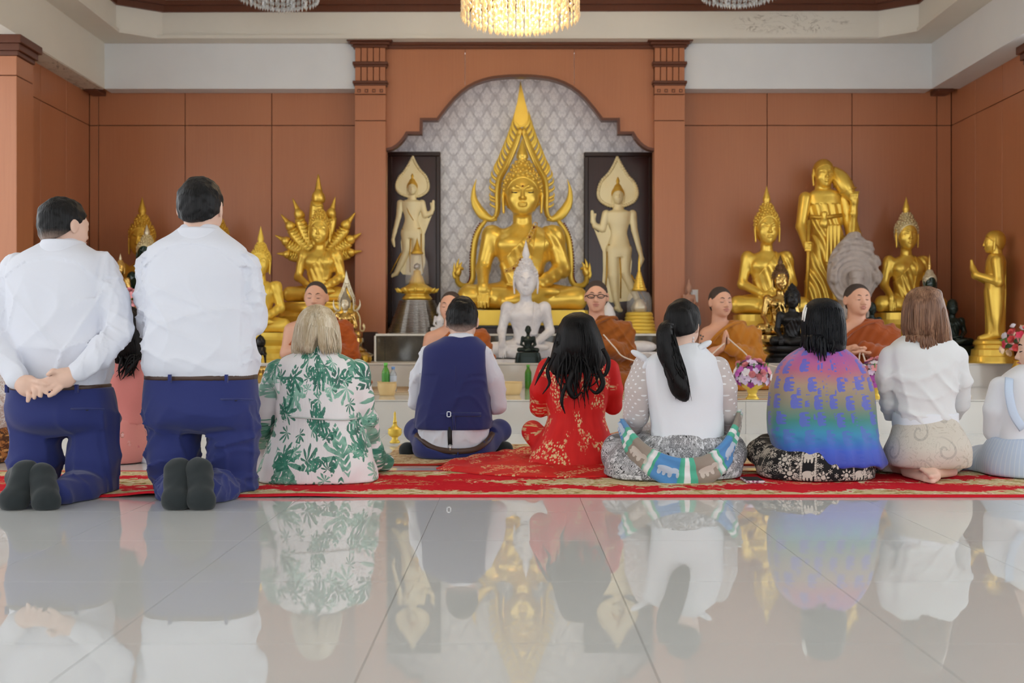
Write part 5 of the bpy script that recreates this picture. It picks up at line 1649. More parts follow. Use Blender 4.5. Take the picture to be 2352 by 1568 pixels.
def hand(B, w, fwd, nrm, L=.18, curl=.35, side=1, tag='hand', thumb=.8):
    """five-fingered hand from the wrist w; fwd towards the fingertips, palm faces nrm, side = where the thumb leaves"""
    w = np.array(w, float); fwd = unit(fwd); nrm = unit(np.array(nrm) - fwd*(np.array(nrm) @ fwd)); lat = np.cross(nrm, fwd)*side
    ln = (.40, .45, .42, .33)
    for i in range(4):
        o = (1.5 - i)*.024*L/.18
        k0 = w + fwd*L*(.50 - .02*abs(i - 1.2)) + lat*o
        B.cap(w + lat*o*.55 + fwd*.01, k0, .0135*L/.18, .0125*L/.18, .012, tag=tag)
        p = k0; a = curl*.6; dirs = fwd
        r = [.0105, .0098, .0088, .0075]
        for j, q in enumerate((.46, .31, .23)):
            dv = fwd*math.cos(a) + nrm*math.sin(a)
            p2 = p + dv*L*ln[i]*q
            B.cap(p, p2, r[j]*L/.18, r[j+1]*L/.18, .004, tag=tag); p = p2; a += curl
    b = w + fwd*L*.12 + lat*.028*L/.18
    d1 = unit(fwd*.55 + lat*thumb + nrm*.35); d2 = unit(fwd*.85 + lat*thumb*.35 + nrm*.25)
    B.cap(w + fwd*L*.06, b + d1*L*.16, .016*L/.18, .0125*L/.18, .012, tag=tag)
    B.cap(b + d1*L*.16, b + d1*L*.16 + d2*L*.30, .0115*L/.18, .0085*L/.18, .005, tag=tag)

# ------------------------------------------------------------------ the two kneeling men
def kneeling(man):
    cx, top, label = man['cx'], man['top'], man['label']
    p = Person(cx, 4.62, label, lift=.001)
    C, B = p.C, p.B
    p.rows(man['torso'], 'torso', ry=man.get('ry', .155), n=2.6)
    p.rows(man['hips'], 'hips', ry=.15, n=2.5, k=.02)
    for sgn, (hx, hy, kx, ky, ax, ay) in zip((-1, 1), man['legs']):
        B.chain([C(hx, hy), C((hx*.6+kx*.4), hy*.55 + ky*.45, .0), C(kx, ky - 14, .02)], [.106, .104, .090], .018, tag='leg')
        B.chain([C(kx, ky - 6, .03), C((kx+ax)/2, (ky+ay)/2 - 6, -.17), C(ax, ay, -.33)], [.088, .080, .056], .03, tag='leg')
    for (hx, hy, bx, by, tx, ty) in man['feet']:
        h, b, tt = p.C(hx, hy, -.36), p.C(bx, by, -.44), p.C(tx, ty, -.40)
        nrm = unit(np.array([0, -1.0, -.45]))
        B.cap(h, (h+b)/2 + np.array([0, .012, 0]), .043, .040, .02, tag='foot', sq=(nrm, 1.05))
        B.cap((h+b)/2, b, .040, .046, .03, tag='foot', sq=(nrm, 1.25))
        B.cap(b, tt, .044, .036, .02, tag='foot', sq=(nrm, 1.2))
        B.cap(h, p.C((hx + tx)/2, hy + 10, -.26), .040, .045, .03, tag='foot')
    for a in man['arms']: p.limb(a[0], a[1])
    man['hands'](p)
    p.head(*man['head'], **man.get('headkw', {}))
    p.body(.0068)
    zt_ = pzz(man['belt'], p.d)
    ysm = man['yoke']; yx = [pxx(q[0], p.d) for q in ysm]; yz = [pzz(q[1], p.d) for q in ysm]
    def shirt_disp(X, Y, Z, f=folds(.007, 17, (1, 1, .25), man['seed'], 6, p.C(cx, 700)), g=creases(.010, 20, (1, 1, .55), man['seed'] + 5, 6, p.C(cx, 700)), h=creases(.008, 42, (.7, 1, 1), man['seed'] + 6, 5, p.C(cx, 700))):
        low = np.clip((pzz(620, p.d) - Z)*8, .15, 1)*np.clip((Z - zt_)*14, 0, 1)
        return f(X, Y, Z)*low + g(X, Y, Z)*low + h(X, Y, Z)*(np.abs(X - p.cx) > .20)*np.clip((Z - zt_)*14, 0, 1) - .005*((Z > np.interp(X, yx, yz).astype(np.float32)) & (Y < p.d + .02))
    p.wear('shirt', ('torso', 'arm'), .004, .0068, M_SHIRT, cuts=[lambda X, Y, Z: (zt_ - .03) - Z + 0*X + 0*Y] + man.get('cuts', []), disp=shirt_disp)
    nk = man['collar']
    G = SDF(); G.loft([(pzz(y, p.d), pxx((a+b)/2, p.d), p.d + dy, (b-a)/2*p.k, ry) for y, a, b, ry, dy in nk], .01, 2.2, cap=.006)
    G.obj('collar', .006, M_SHIRT, p.t)
    tr = p.wear('trousers', ('hips', 'leg'), .006, .008, M_NAVY, cuts=[lambda X, Y, Z: Z - zt_ + 0*X + 0*Y, lambda X, Y, Z: np.where(Y > 4.48, .0115, .001) - Z + 0*X],
           disp=lambda X, Y, Z, f=folds(.007, 18, (.35, 1, 1.0), man['seed'] + 9, 6, p.C(cx, 1000)), g=creases(.012, 24, (.35, 1, 1), man['seed'] + 3, 6, p.C(cx, 1000)): (f(X, Y, Z) + g(X, Y, Z))*np.clip((pzz(900, p.d) - Z)*6, 0, 1))
    # belt as a ring that follows the waist
    hb = man['belt']
    G = SDF(); a, b = man['waist']
    G.loft([(pzz(hb + 6, p.d), pxx((a+b)/2, p.d), p.d, (b-a)/2*p.k + .010, .152 + .012), (pzz(hb - 7, p.d), pxx((a+b)/2, p.d), p.d, (b-a)/2*p.k + .010, .152 + .012)], .01, 2.5, cap=.004)
    G.obj('belt', .007, M_BELT, p.t)
    for x in man['loops']: box('belt_loop', (pxx(x, p.d) - .006, p.d - .184, pzz(hb + 9, p.d)), (pxx(x, p.d) + .006, p.d - .168, pzz(hb - 9, p.d)), M_NAVY, tr)
    x, y = man['pocket']
    tube('pocket_welt', [p.C(x - 42, y + 1, -.155), p.C(x, y, -.17), p.C(x + 40, y + 2, -.14)], .0035, M_NAVY, tr, 6)
    lathe('pocket_button', [(.0, .0), (.006, .001), (.006, .003), (.0001, .004)], p.C(x, y + 5, -.172), M_BLACK, tr, 10)
    # socks, one on each foot
    fo = [op for op in B.ops if op[5] == 'foot']
    for i in (0, 1):
        G = SDF()
        for op in fo[4*i:4*i+4]: G.take_op(op, .0085)
        G.disp(folds(.0015, 90, (1, 1, 1), 4))
        G.cut(lambda X, Y, Z: .001 - Z + 0*X + 0*Y, .004)
        G.obj('sock', .0065, M_SOCK, p.t)
    zf0 = p.hO[2] - loc_of(p.t)[2]
    H = p.hH
    hm = hair_mat('cropped_black_hair_%d' % man['seed'], srgb(14, 14, 16), srgb(38, 37, 38), (zf0 + H*man['fade'][0], zf0 + H*man['fade'][1]), srgb(150, 128, 116), streak=420)
    p.short_hair(hm, man['nape'], .70, .028, .0058, .0024, man.get('htop', 0))
    p.face_marks(M_BLACKH)
    return p
def hands_behind(p):
    B, C = p.B, p.C; D = -.235
    # right hand (palm outwards) and the left hand holding its fingers
    B.ell(C(146, 868, D), (.050, .026, .040), roty(.45), .015, tag='hand')
    B.cap(C(172, 855, D + .02), C(150, 866, D), .032, .030, .02, tag='hand')
    for q in (((130, 862), (112, 870), (98, 874)), ((128, 872), (110, 881), (97, 886)), ((130, 882), (113, 892), (102, 897)), ((138, 890), (124, 902), (113, 909))):
        B.chain([C(x, y, D - .015 - .004*i) for i, (x, y) in enumerate(q)], [.0125, .011, .009], .004, tag='hand')
    B.chain([C(140, 856, D - .01), C(122, 852, D - .035), C(110, 860, D - .04)], [.015, .012, .009], .006, tag='hand')
    B.ell(C(64, 886, D), (.048, .026, .046), roty(-.5), .015, tag='hand')
    B.cap(C(44, 876, D + .02), C(60, 884, D), .032, .030, .02, tag='hand')
    B.chain([C(74, 874, D - .01), C(92, 877, D - .03), C(106, 882, D - .032)], [.015, .012, .0095], .006, tag='hand')
    for q in (((86, 886), (95, 892), (93, 910)), ((76, 888), (80, 896), (79, 914)), ((68, 898), (67, 908), (64, 921)), ((84, 880), (98, 888), (106, 902))):
        B.chain([C(x, y, D - .012 - .014*(i > 0)) for i, (x, y) in enumerate(q)], [.0125, .0115, .009], .004, tag='hand')
kneeling(dict(cx=140, top=457, seed=11, label='kneeling man in white shirt and navy trousers with hands clasped behind his back',
    torso=[(552, 112, 178, .06), (565, 92, 196, .085), (582, 62, 222, .115), (605, 36, 242, .135), (645, 24, 252), (700, 22, 250, .165), (760, 24, 244, .165), (830, 28, 243, .16), (885, 32, 242, .152), (905, 34, 242, .15)],
    hips=[(872, 32, 243, .15), (910, 27, 256, .158), (950, 27, 264, .165, -.01), (982, 34, 262, .14, -.005), (998, 48, 250, .09)],
    legs=[(80, 975, 80, 1146, 66, 1120), (212, 975, 222, 1142, 136, 1128)],
    feet=[(60, 1088, 32, 1150, 26, 1158), (95, 1094, 106, 1152, 106, 1160)],
    arms=[([(230, 618, 0, 36), (262, 690, -.03, 34), (278, 762, -.08, 30)], 'arm'), ([(278, 762, -.08, 30), (230, 815, -.17, 26), (182, 850, -.215, 23)], 'arm'),
          ([(42, 620, 0, 36), (12, 700, -.03, 34), (-4, 775, -.08, 30)], 'arm'), ([(-4, 775, -.08, 30), (18, 830, -.17, 26), (38, 868, -.215, 23)], 'arm')],
    hands=hands_behind, head=(146, 580, 124), headkw=dict(yaw=.62, pitch=-.06, wide=1.06), belt=888, waist=(32, 243),
    collar=[(588, 86, 210, .125, .0), (572, 94, 200, .118, .0), (553, 104, 190, .102, -.006)], yoke=[(40, 640, -.10), (90, 606, -.135), (145, 596, -.15), (205, 608, -.135), (238, 640, -.09)],
    loops=(60, 214), pocket=(200, 938), nape=.10, fade=(.16, .42)))
def hands_front(x0, x1, y, dd=.30):
    def f(p):
        for x, s in ((x0, 1), (x1, -1)):
            hand(p.B, p.C(x, y, dd), (s*.25, .1, 1), (s, 0, 0), .18, .12, -s)
    return f
kneeling(dict(cx=461, top=413, seed=23, label='taller kneeling man in white shirt seen from behind, hands held in front',
    torso=[(522, 424, 498, .07), (540, 400, 520, .095), (560, 366, 548, .125), (590, 340, 574, .14), (640, 333, 580), (700, 333, 584, .165), (760, 332, 590, .175), (815, 331, 592, .18), (848, 336, 588, .172), (866, 342, 584, .155), (885, 345, 582, .15)],
    hips=[(855, 342, 584, .15), (890, 338, 587, .158), (940, 337, 590, .165, -.01), (976, 340, 588, .14, -.005), (992, 352, 576, .09)],
    legs=[(397, 975, 404, 1144, 408, 1124), (533, 975, 534, 1138, 470, 1126)],
    feet=[(410, 1082, 404, 1148, 402, 1156), (456, 1082, 462, 1148, 462, 1156)],
    arms=[([(348, 612, 0, 32), (338, 680, 0, 32), (342, 752, .03, 28)], 'arm'), ([(342, 752, .03, 28), (400, 735, .2, 24), (440, 715, .30, 20)], 'arm'),
          ([(566, 612, 0, 32), (582, 680, 0, 32), (588, 745, .03, 29)], 'arm'), ([(588, 745, .03, 28), (530, 735, .2, 24), (482, 715, .30, 20)], 'arm')],
    hands=hands_front(448, 474, 705), head=(461, 542, 128), headkw=dict(yaw=.05, pitch=-.05, wide=1.08), belt=866, waist=(342, 584),
    collar=[(562, 392, 530, .13, .0), (546, 402, 520, .122, .0), (526, 414, 508, .105, -.006)], yoke=[(350, 618, -.105), (400, 578, -.14), (461, 565, -.155), (520, 578, -.14), (565, 618, -.10)],
    loops=(420, 545), pocket=(542, 916), nape=.14, fade=(.04, .26), htop=.03))

# ------------------------------------------------------------------ seated guests seen from behind
def long_hair(p, rows, mat, dd=-.02, ry=.10, vox=.0085, sub=None, tex=.004, freq=70, seed=1, cuts=(), aniso=(1, 1, .12), name='hair', parent=None, nst=170, wav=.03, sr=.0038, gapa=0.0, zends=None):
    F = SDF()
    p.rows(rows, 'h', .02, 2.2, ry, dd, F=F)
    F.disp(folds(tex, freq, aniso, seed, 7, p.hO))
    if sub: sub(F)
    for c in cuts: F.cut(c, .006)
    o = F.obj(name, vox, mat, parent or p.t)
    A = np.array(sorted([(pzz(r[0], p.d), pxx((r[1]+r[2])/2, p.d), (r[2]-r[1])/2*p.k, r[3] if len(r) > 3 else ry) for r in rows]))
    rs = np.random.RandomState(seed + 50); V = []; Fc = []
    for i in range(nst):
        a = rs.uniform(-2.2, 2.2); a2 = a + rs.normal()*.06
        if gapa and abs(a) < gapa: a2 = math.copysign(gapa*rs.uniform(.9, 1.3), a)
        zt = A[-1, 0] - rs.uniform(.004, .05); zb = A[0, 0] + rs.uniform(-.004, .022)
        if zends is not None: zb = max(zb, zends(math.sin(a2))) + rs.uniform(-.006, .006)
        zz = np.linspace(zt, zb, 12); cx, rx, ry_ = (np.interp(zz, A[:, 0], A[:, j]) for j in (1, 2, 3))
        aa = np.linspace(a, a2, 12) + rs.normal()*wav*np.sin(np.linspace(0, rs.uniform(5, 9), 12))
        of = 1.0 + rs.uniform(.0, .035)
        pts = np.stack([cx + np.sin(aa)*rx*of, p.d + dd - np.cos(aa)*ry_*of, zz], 1)
        v, f = tube_vf(pts, np.interp(np.linspace(0, 1, 12), [0, .15, .8, 1], [.001, sr, sr, sr*.2]), 4, None, len(V)); V += v; Fc += f
    q = raw('hair_strands', V, Fc, mat, o, True); q['kind'] = 'stuff'
    return o
def seat_legs(p, kx0, kx1, ky, hipy, hx0, hx1, dd=.28, r=36, shin=True):
    """crossed legs: thighs out to the knees, shins folded in front"""
    for s, kx, hx in ((-1, kx0, hx0), (1, kx1, hx1)):
        p.limb([(hx, hipy, .0, r*1.25), ((hx+kx)/2, (hipy+ky)/2, dd*.55, r*1.1), (kx, ky, dd, r*.86)], 'leg', .05)
        p.limb([(kx, ky + 4, dd, r*.8), ((kx0+kx1)/2 + s*-20, ky + 25, dd + .16, r*.6)], 'leg', .04)
# blonde guest in palm print dress
def blonde():
    p = Person(728, 5.0, 'blonde woman in a white dress printed with green palm leaves, seated', skin=M_SKINP)
    p.rows([(792, 706, 752, .05), (806, 690, 768, .07), (820, 656, 800, .095), (842, 640, 822, .115), (900, 640, 824, .125), (950, 642, 822, .125), (985, 634, 832, .13), (1030, 616, 850, .16), (1075, 598, 862, .19), (1108, 586, 866, .2), (1128, 588, 866, .2)], 'torso', n=2.5)
    p.limb([(640, 852, .0, 27), (620, 905, .01, 27), (606, 962, .04, 28)], 'arm'); p.limb([(606, 962, .04, 27), (610, 1010, .16, 24), (650, 1030, .30, 20)], 'arm')
    p.limb([(824, 855, .0, 27), (834, 905, .01, 26), (842, 960, .04, 26)], 'arm'); p.limb([(842, 960, .04, 25), (850, 1005, .16, 22), (800, 1030, .30, 20)], 'arm')
    p.limb([(770, 1090, .1, 40), (850, 1045, .20, 32), (880, 1060, .32, 26)], 'leg', .05); p.limb([(690, 1090, .1, 40), (620, 1065, .22, 34), (640, 1090, .4, 26)], 'leg', .05)
    for x, s in ((690, 1), (768, -1)): hand(p.B, p.C(x, 1030, .32), (s*.6, .4, .2), (0, 0, -1), .17, .25, s)
    p.head(728, 806, 108, 0, -.28, .98, dd=.02)
    p.body(.0085)
    pr = palm_print()
    z0 = .0115
    p.wear('dress', ('torso', 'arm', 'leg'), .004, .0085, pr, cuts=[lambda X, Y, Z: z0 - Z + 0*X + 0*Y], uvr=.26,
           disp=lambda X, Y, Z, f=folds(.007, 20, (1, 1, .4), 3, 6, p.C(728, 950)), g=folds(.005, 45, (1, 1, 1), 8, 6, p.C(728, 950)): f(X, Y, Z) + g(X, Y, Z)*(np.abs(X - p.cx) > .16))
    # gathered shoulder puffs and waist seam
    for x in (640, 822):
        F = SDF(); F.ell(p.C(x, 846, 0), (.055, .06, .045), None, .02); F.disp(folds(.006, 60, (1, 1, .3), 4, 6, p.C(x, 846))); F.obj('shoulder_puff', .007, pr, p.t, uv=(p.cx, p.d, .26))
    tube('waist_seam', spline([p.C(x, y, d) for x, y, d in ((640, 956, -.07), (680, 958, -.13), (735, 962, -.145), (790, 964, -.125), (820, 960, -.07))], 15), .004, pr, p.t, 6)
    hO = p.hO
    def gap(F): F.ell(p.C(732, 806, -.13), (.036, .10, .060), None, .03, 's')
    long_hair(p, [(699, 719, 738, .03), (706, 706, 752, .06), (722, 692, 767, .095), (750, 682, 777, .115), (780, 676, 781, .115), (802, 672, 783, .10), (813, 676, 782, .08)], M_BLONDE, -.01, .1, .0075, gap, .004, 90, 2, gapa=.34)
    rs = np.random.RandomState(5)
    rt = []; tp = []
    for i in range(90):
        x = rs.uniform(-1, 1); a = abs(x)
        if a < .22: x = math.copysign(.22 + a, x)
        rt.append(p.C(729 + x*40, 745 + 10*abs(x), -.125 + .05*abs(x)**2)); tp.append(p.C(729 + x*54, 806 + rs.uniform(-2, 10), -.105 + .06*abs(x)**2))
    strands(p.t, 'loose_strands', rt, tp, M_BLONDE, .0035, 3, .006)
    p.face_marks(M_BROWNH)
blonde()

# groom in waistcoat
def groom():
    p = Person(1046, 6.0, 'man in navy waistcoat over a white shirt seated cross-legged')
    p.rows([(764, 1040, 1078, .06), (778, 1020, 1092, .085), (792, 990, 1106, .11), (812, 974, 1114, .125), (850, 968, 1116, .135), (900, 965, 1119, .14), (950, 962, 1123, .145), (985, 960, 1124, .148), (1020, 964, 1122, .148), (1040, 968, 1118, .14)], 'torso', n=2.7)
    p.rows([(1000, 956, 1128, .155), (1030, 952, 1130, .165), (1050, 962, 1120, .165), (1060, 975, 1108, .15)], 'hips', n=2.5)
    p.limb([(982, 815, 0, 23), (962, 865, .01, 23), (956, 922, .04, 21)], 'arm'); p.limb([(956, 922, .04, 20), (985, 915, .18, 18), (1020, 895, .30, 15)], 'arm')
    p.limb([(1106, 815, 0, 23), (1130, 870, .01, 24), (1144, 928, .04, 22)], 'arm'); p.limb([(1144, 928, .04, 21), (1115, 918, .18, 18), (1070, 895, .30, 15)], 'arm')
    seat_legs(p, 955, 1146, 985, 1030, 1000, 1085, .26, 26)
    for x, s in ((1036, 1), (1056, -1)): hand(p.B, p.C(x, 893, .32), (s*.1, .1, 1), (s, 0, 0), .18, .1, -s)
    p.B.cap(p.C(1120, 1036, .22), p.C(1160, 1032, .16), .05, .045, .02, tag='foot'); p.B.cap(p.C(960, 1038, .22), p.C(935, 1034, .16), .05, .045, .02, tag='foot')
    p.head(1061, 786, 100, 0, -.22, 1.0, dd=.03)
    p.body(.0085)
    fz = folds(.006, 24, (1, 1, .5), 31, 6, p.C(1046, 900))
    p.wear('shirt', ('torso', 'arm'), .0, .0085, M_SHIRT, cuts=[p.above(1042)], disp=lambda X, Y, Z, g=creases(.008, 34, (1, 1, .8), 32, 6, p.C(1046, 900)): (fz(X, Y, Z) + g(X, Y, Z))*np.where((np.abs(X - p.cx) > .2) | (Z < pzz(985, p.d)), 1, .3))
    vz = pzz(983, p.d)
    def arm_hole(X, Y, Z): return np.abs(X - pxx(1044, p.d)) - np.interp(Z, [pzz(985, p.d), pzz(900, p.d), pzz(840, p.d), pzz(806, p.d), pzz(780, p.d)], [.30, .196, .180, .178, .19]).astype(np.float32) + 0*Y
    vest = p.wear('waistcoat', ('torso',), .018, .0085, M_NAVY2, cuts=[lambda X, Y, Z: vz - Z + 0*X + 0*Y, arm_hole, lambda X, Y, Z: Z - pzz(772, p.d) + 0*X + 0*Y],
           disp=lambda X, Y, Z, f=folds(.004, 24, (.3, 1, 1), 17, 6, p.C(1046, 930)), g=creases(.007, 30, (.25, .6, 1), 18, 5, p.C(1046, 930)): f(X, Y, Z) + g(X, Y, Z)*(Z < pzz(860, p.d)))
    tube('back_seam', spline([p.C(1046, y, -dd) for y, dd in ((790, .118), (850, .152), (920, .158), (975, .166))], 13), .0022, M_NAVY2, vest, 6)
    tube('cinch_strap', spline([p.C(x, 952, -dd) for x, dd in ((985, .135), (1015, .158), (1048, .163), (1080, .158), (1105, .135))], 13), .012, M_NAVY2, vest, 6, flat=(1, .35))
    bk = P(1031, 951, p.d - .176)
    for lo, hi in (((-.012, -.016), (.012, -.012)), ((-.012, .012), (.012, .016)), ((-.012, -.016), (-.008, .016)), ((.008, -.016), (.012, .016))):
        box('buckle', (bk[0] + lo[0], bk[1] - .003, bk[2] + lo[1]), (bk[0] + hi[0], bk[1] + .003, bk[2] + hi[1]), M_STEEL, vest)
    tube('strap_tail', [p.C(1041, 953, -.172), p.C(1043, 970, -.174), p.C(1044, 987, -.172)], .008, M_NAVY2, vest, 6, flat=(1, .3))
    tube('brace_strap', [p.C(1033, 980, -.156), p.C(1033, 1000, -.158), p.C(1034, 1022, -.164)], .0125, M_BLACK, p.t, 6, flat=(1, .25))
    tube('brace_clip', [p.C(1034, 1020, -.172), p.C(1034, 1034, -.178)], .008, M_STEEL, p.t, 6, flat=(1, .4))
    # trousers sag at the back: belt follows a shallow curve
    sag = lambda X: np.interp(X, [pxx(x, p.d) for x in (955, 985, 1045, 1105, 1130)], [pzz(y, p.d) for y in (1000, 1022, 1038, 1024, 996)]).astype(np.float32)
    p.wear('trousers', ('hips', 'leg'), .006, .0085, M_NAVY, cuts=[lambda X, Y, Z: Z - np.where(Y < p.d + .1, sag(X), 9) + 0*Y, lambda X, Y, Z: .0115 - Z + 0*X + 0*Y],
           disp=folds(.006, 26, (1, 1, 1), 41, 6, p.C(1046, 1000)))
    bl = spline([p.C(x, y, d) for x, y, d in ((955, 998, .0), (968, 1012, -.09), (1000, 1030, -.150), (1045, 1036, -.174), (1090, 1032, -.150), (1118, 1014, -.09), (1132, 994, .0))], 25)
    tube('belt', bl, .016, M_BELT, p.t, 8, flat=(1, .45))
    for x, y in ((1015, 1037), (1052, 1039), (1112, 1022)): tube('belt_loop', [p.C(x, y - 9, -.18 + abs(x-1045)*.0011), p.C(x, y + 8, -.184 + abs(x-1045)*.0011)], .006, M_NAVY, p.t, 6)
    G = SDF(); G.loft([(pzz(y, p.d), pxx((a+b)/2, p.d), p.d + dy, (b-a)/2*p.k, ry) for y, a, b, ry, dy in ((782, 1022, 1096, .10, .0), (774, 1028, 1090, .095, .0), (766, 1033, 1086, .088, .0))], .01, 2.2, cap=.005)
    G.obj('collar', .006, M_SHIRT, p.t)
    for i, op in enumerate([o for o in p.B.ops if o[5] == 'foot']):
        G = SDF(); G.take_op(op, .004); G.obj('sock', .008, M_SOCK, p.t)
    zf0 = p.hO[2] - loc_of(p.t)[2]; H = p.hH
    hm = hair_mat('black_hair_faded', srgb(12, 12, 13), srgb(34, 33, 34), (zf0 + H*.20, zf0 + H*.46), srgb(176, 150, 138), streak=380)
    p.short_hair(hm, .12, .70, .03, .006, .0026, .06)
    p.face_marks(M_BLACKH)
groom()

# bride in red
def bride():
    p = Person(1325, 5.62, 'long-haired woman in a red dress embroidered with gold, its train spread behind her')
    p.rows([(806, 1305, 1350, .05), (820, 1280, 1376, .075), (836, 1258, 1398, .10), (870, 1252, 1402, .12), (920, 1256, 1396, .12), (955, 1262, 1390, .118), (990, 1248, 1398, .14), (1030, 1226, 1408, .18), (1065, 1212, 1416, .21), (1082, 1215, 1415, .21)], 'torso', n=2.5)
    p.limb([(1256, 848, 0, 22), (1240, 895, .01, 23), (1238, 935, .06, 20)], 'arm'); p.limb([(1238, 935, .06, 19), (1262, 920, .2, 17), (1300, 880, .32, 14)], 'arm')
    p.limb([(1398, 848, 0, 22), (1408, 895, .01, 22), (1406, 930, .06, 20)], 'arm'); p.limb([(1406, 930, .06, 19), (1385, 915, .2, 17), (1345, 880, .32, 14)], 'arm')
    p.limb([(1270, 1040, .05, 34), (1222, 990, .22, 24)], 'leg', .05); p.limb([(1380, 1040, .05, 34), (1432, 1010, .22, 24)], 'leg', .05)
    for x, s in ((1318, 1), (1330, -1)): hand(p.B, p.C(x, 876, .34), (s*.1, .1, 1), (s, 0, 0), .17, .1, -s)
    p.head(1325, 815, 96, 0, -.18, .98, dd=.03)
    p.body(.0085)
    rl = red_lace()
    p.wear('dress', ('torso', 'arm', 'leg'), .004, .0085, rl, cuts=[lambda X, Y, Z: .0115 - Z + 0*X + 0*Y], uvr=.24, disp=lambda X, Y, Z, f=folds(.006, 26, (1, 1, .4), 51, 6, p.C(1325, 950)): f(X, Y, Z))
    # train lying in folds on the carpet
    F = SDF()
    out = [(1002, 1082), (1090, 1062), (1180, 1052), (1260, 1048), (1400, 1052), (1440, 1070), (1400, 1098), (1300, 1101), (1200, 1099), (1100, 1094)]
    g = lambda x, y: (pxx(x, FPX*CAMH/(y - 784)), FPX*CAMH/(y - 784))
    Q = np.array([g(*q) for q in out]); nx, ny = 90, 40
    from mathutils.geometry import intersect_point_line
    x0, x1, y0, y1 = Q[:, 0].min(), Q[:, 0].max(), Q[:, 1].min(), Q[:, 1].max()
    lo = spline(np.array([g(*q) for q in ((1002, 1083), (1060, 1090), (1120, 1096), (1200, 1100), (1300, 1102), (1400, 1099), (1436, 1078))]), nx)
    hi = spline(np.array([g(*q) for q in ((1002, 1081), (1060, 1068), (1130, 1056), (1200, 1050), (1300, 1044), (1400, 1044), (1440, 1060))]), nx)
    V = []; UVs = []
    fz = folds(.008, 26, (1, .6, 0), 61, 6)
    for j in range(ny):
        for i in range(nx):
            u = j/(ny-1); q = lo[i]*(1-u) + hi[i]*u
            e = min(1, 4*u + .15)*min(1, .1 + i/12)*min(1, .1 + (nx-1-i)/6)
            z = .014 + e*(.016 + .9*abs(float(fz(np.array(q[0]), np.array(q[1]), np.array(0.0))))) + .05*max(0, u - .55)*min(1, i/50)
            V.append((q[0], q[1], z))
    V = np.array(V); Vb = V.copy(); Vb[:, 2] = .0115
    f = [(j*nx+i, j*nx+i+1, (j+1)*nx+i+1, (j+1)*nx+i) for j in range(ny-1) for i in range(nx-1)]
    n0 = len(V)
    per = [i for i in range(nx)] + [j*nx + nx-1 for j in range(1, ny)] + [(ny-1)*nx + i for i in range(nx-2, -1, -1)] + [j*nx for j in range(ny-2, 0, -1)]
    f += [(a, b, b+n0, a+n0)[::-1] for a, b in zip(per, per[1:] + per[:1])]
    f = np.array(f); A = np.vstack([V, Vb])
    uv = np.stack([A[:, 0], A[:, 1]*1.0], -1)[f].reshape(-1, 2)
    raw('train', A, f, rl, p.t, True, uv=uv)
    hair = long_hair(p, [(718, 1312, 1336, .03), (726, 1298, 1352, .07), (745, 1286, 1366, .105), (780, 1276, 1380, .115), (815, 1268, 1388, .11), (845, 1262, 1388, .09), (875, 1266, 1382, .075), (905, 1282, 1368, .06), (935, 1300, 1356, .045), (958, 1316, 1346, .03), (966, 1324, 1340, .015)], M_BLACKH, -.035, .1, .0085, None, .006, 60, 5, wav=.07, nst=200)
    rs = np.random.RandomState(8); rt = []; tp = []
    for i in range(46):
        x = rs.uniform(-1, 1)
        rt.append(p.C(1327 + x*48, 800 + rs.uniform(-20, 30), -.14 + .05*x*x)); tp.append(p.C(1325 + x*rs.uniform(20, 78), rs.uniform(880, 950) - 30*abs(x), -.165 + .05*x*x))
    strands(p.t, 'loose_locks', rt, tp, M_BLACKH, .006, 9, .02, 9)
    for (pts, r) in (([(1275, 810), (1258, 850), (1262, 880), (1246, 905)], .010), ([(1262, 820), (1240, 860), (1228, 885)], .008), ([(1385, 800), (1398, 830), (1388, 862), (1358, 862)], .012), ([(1375, 850), (1385, 880), (1370, 902), (1352, 890)], .014), ([(1318, 850), (1306, 885), (1318, 912), (1336, 900)], .016), ([(1300, 880), (1290, 920), (1298, 950)], .010)):
        tube('curl', spline([p.C(x, y, -.16) for x, y in pts], 15), np.interp(np.linspace(0, 1, 15), [0, .5, 1], [r, r, r*.2]), M_BLACKH, hair, 8)
    p.face_marks(M_BLACKH)
bride()

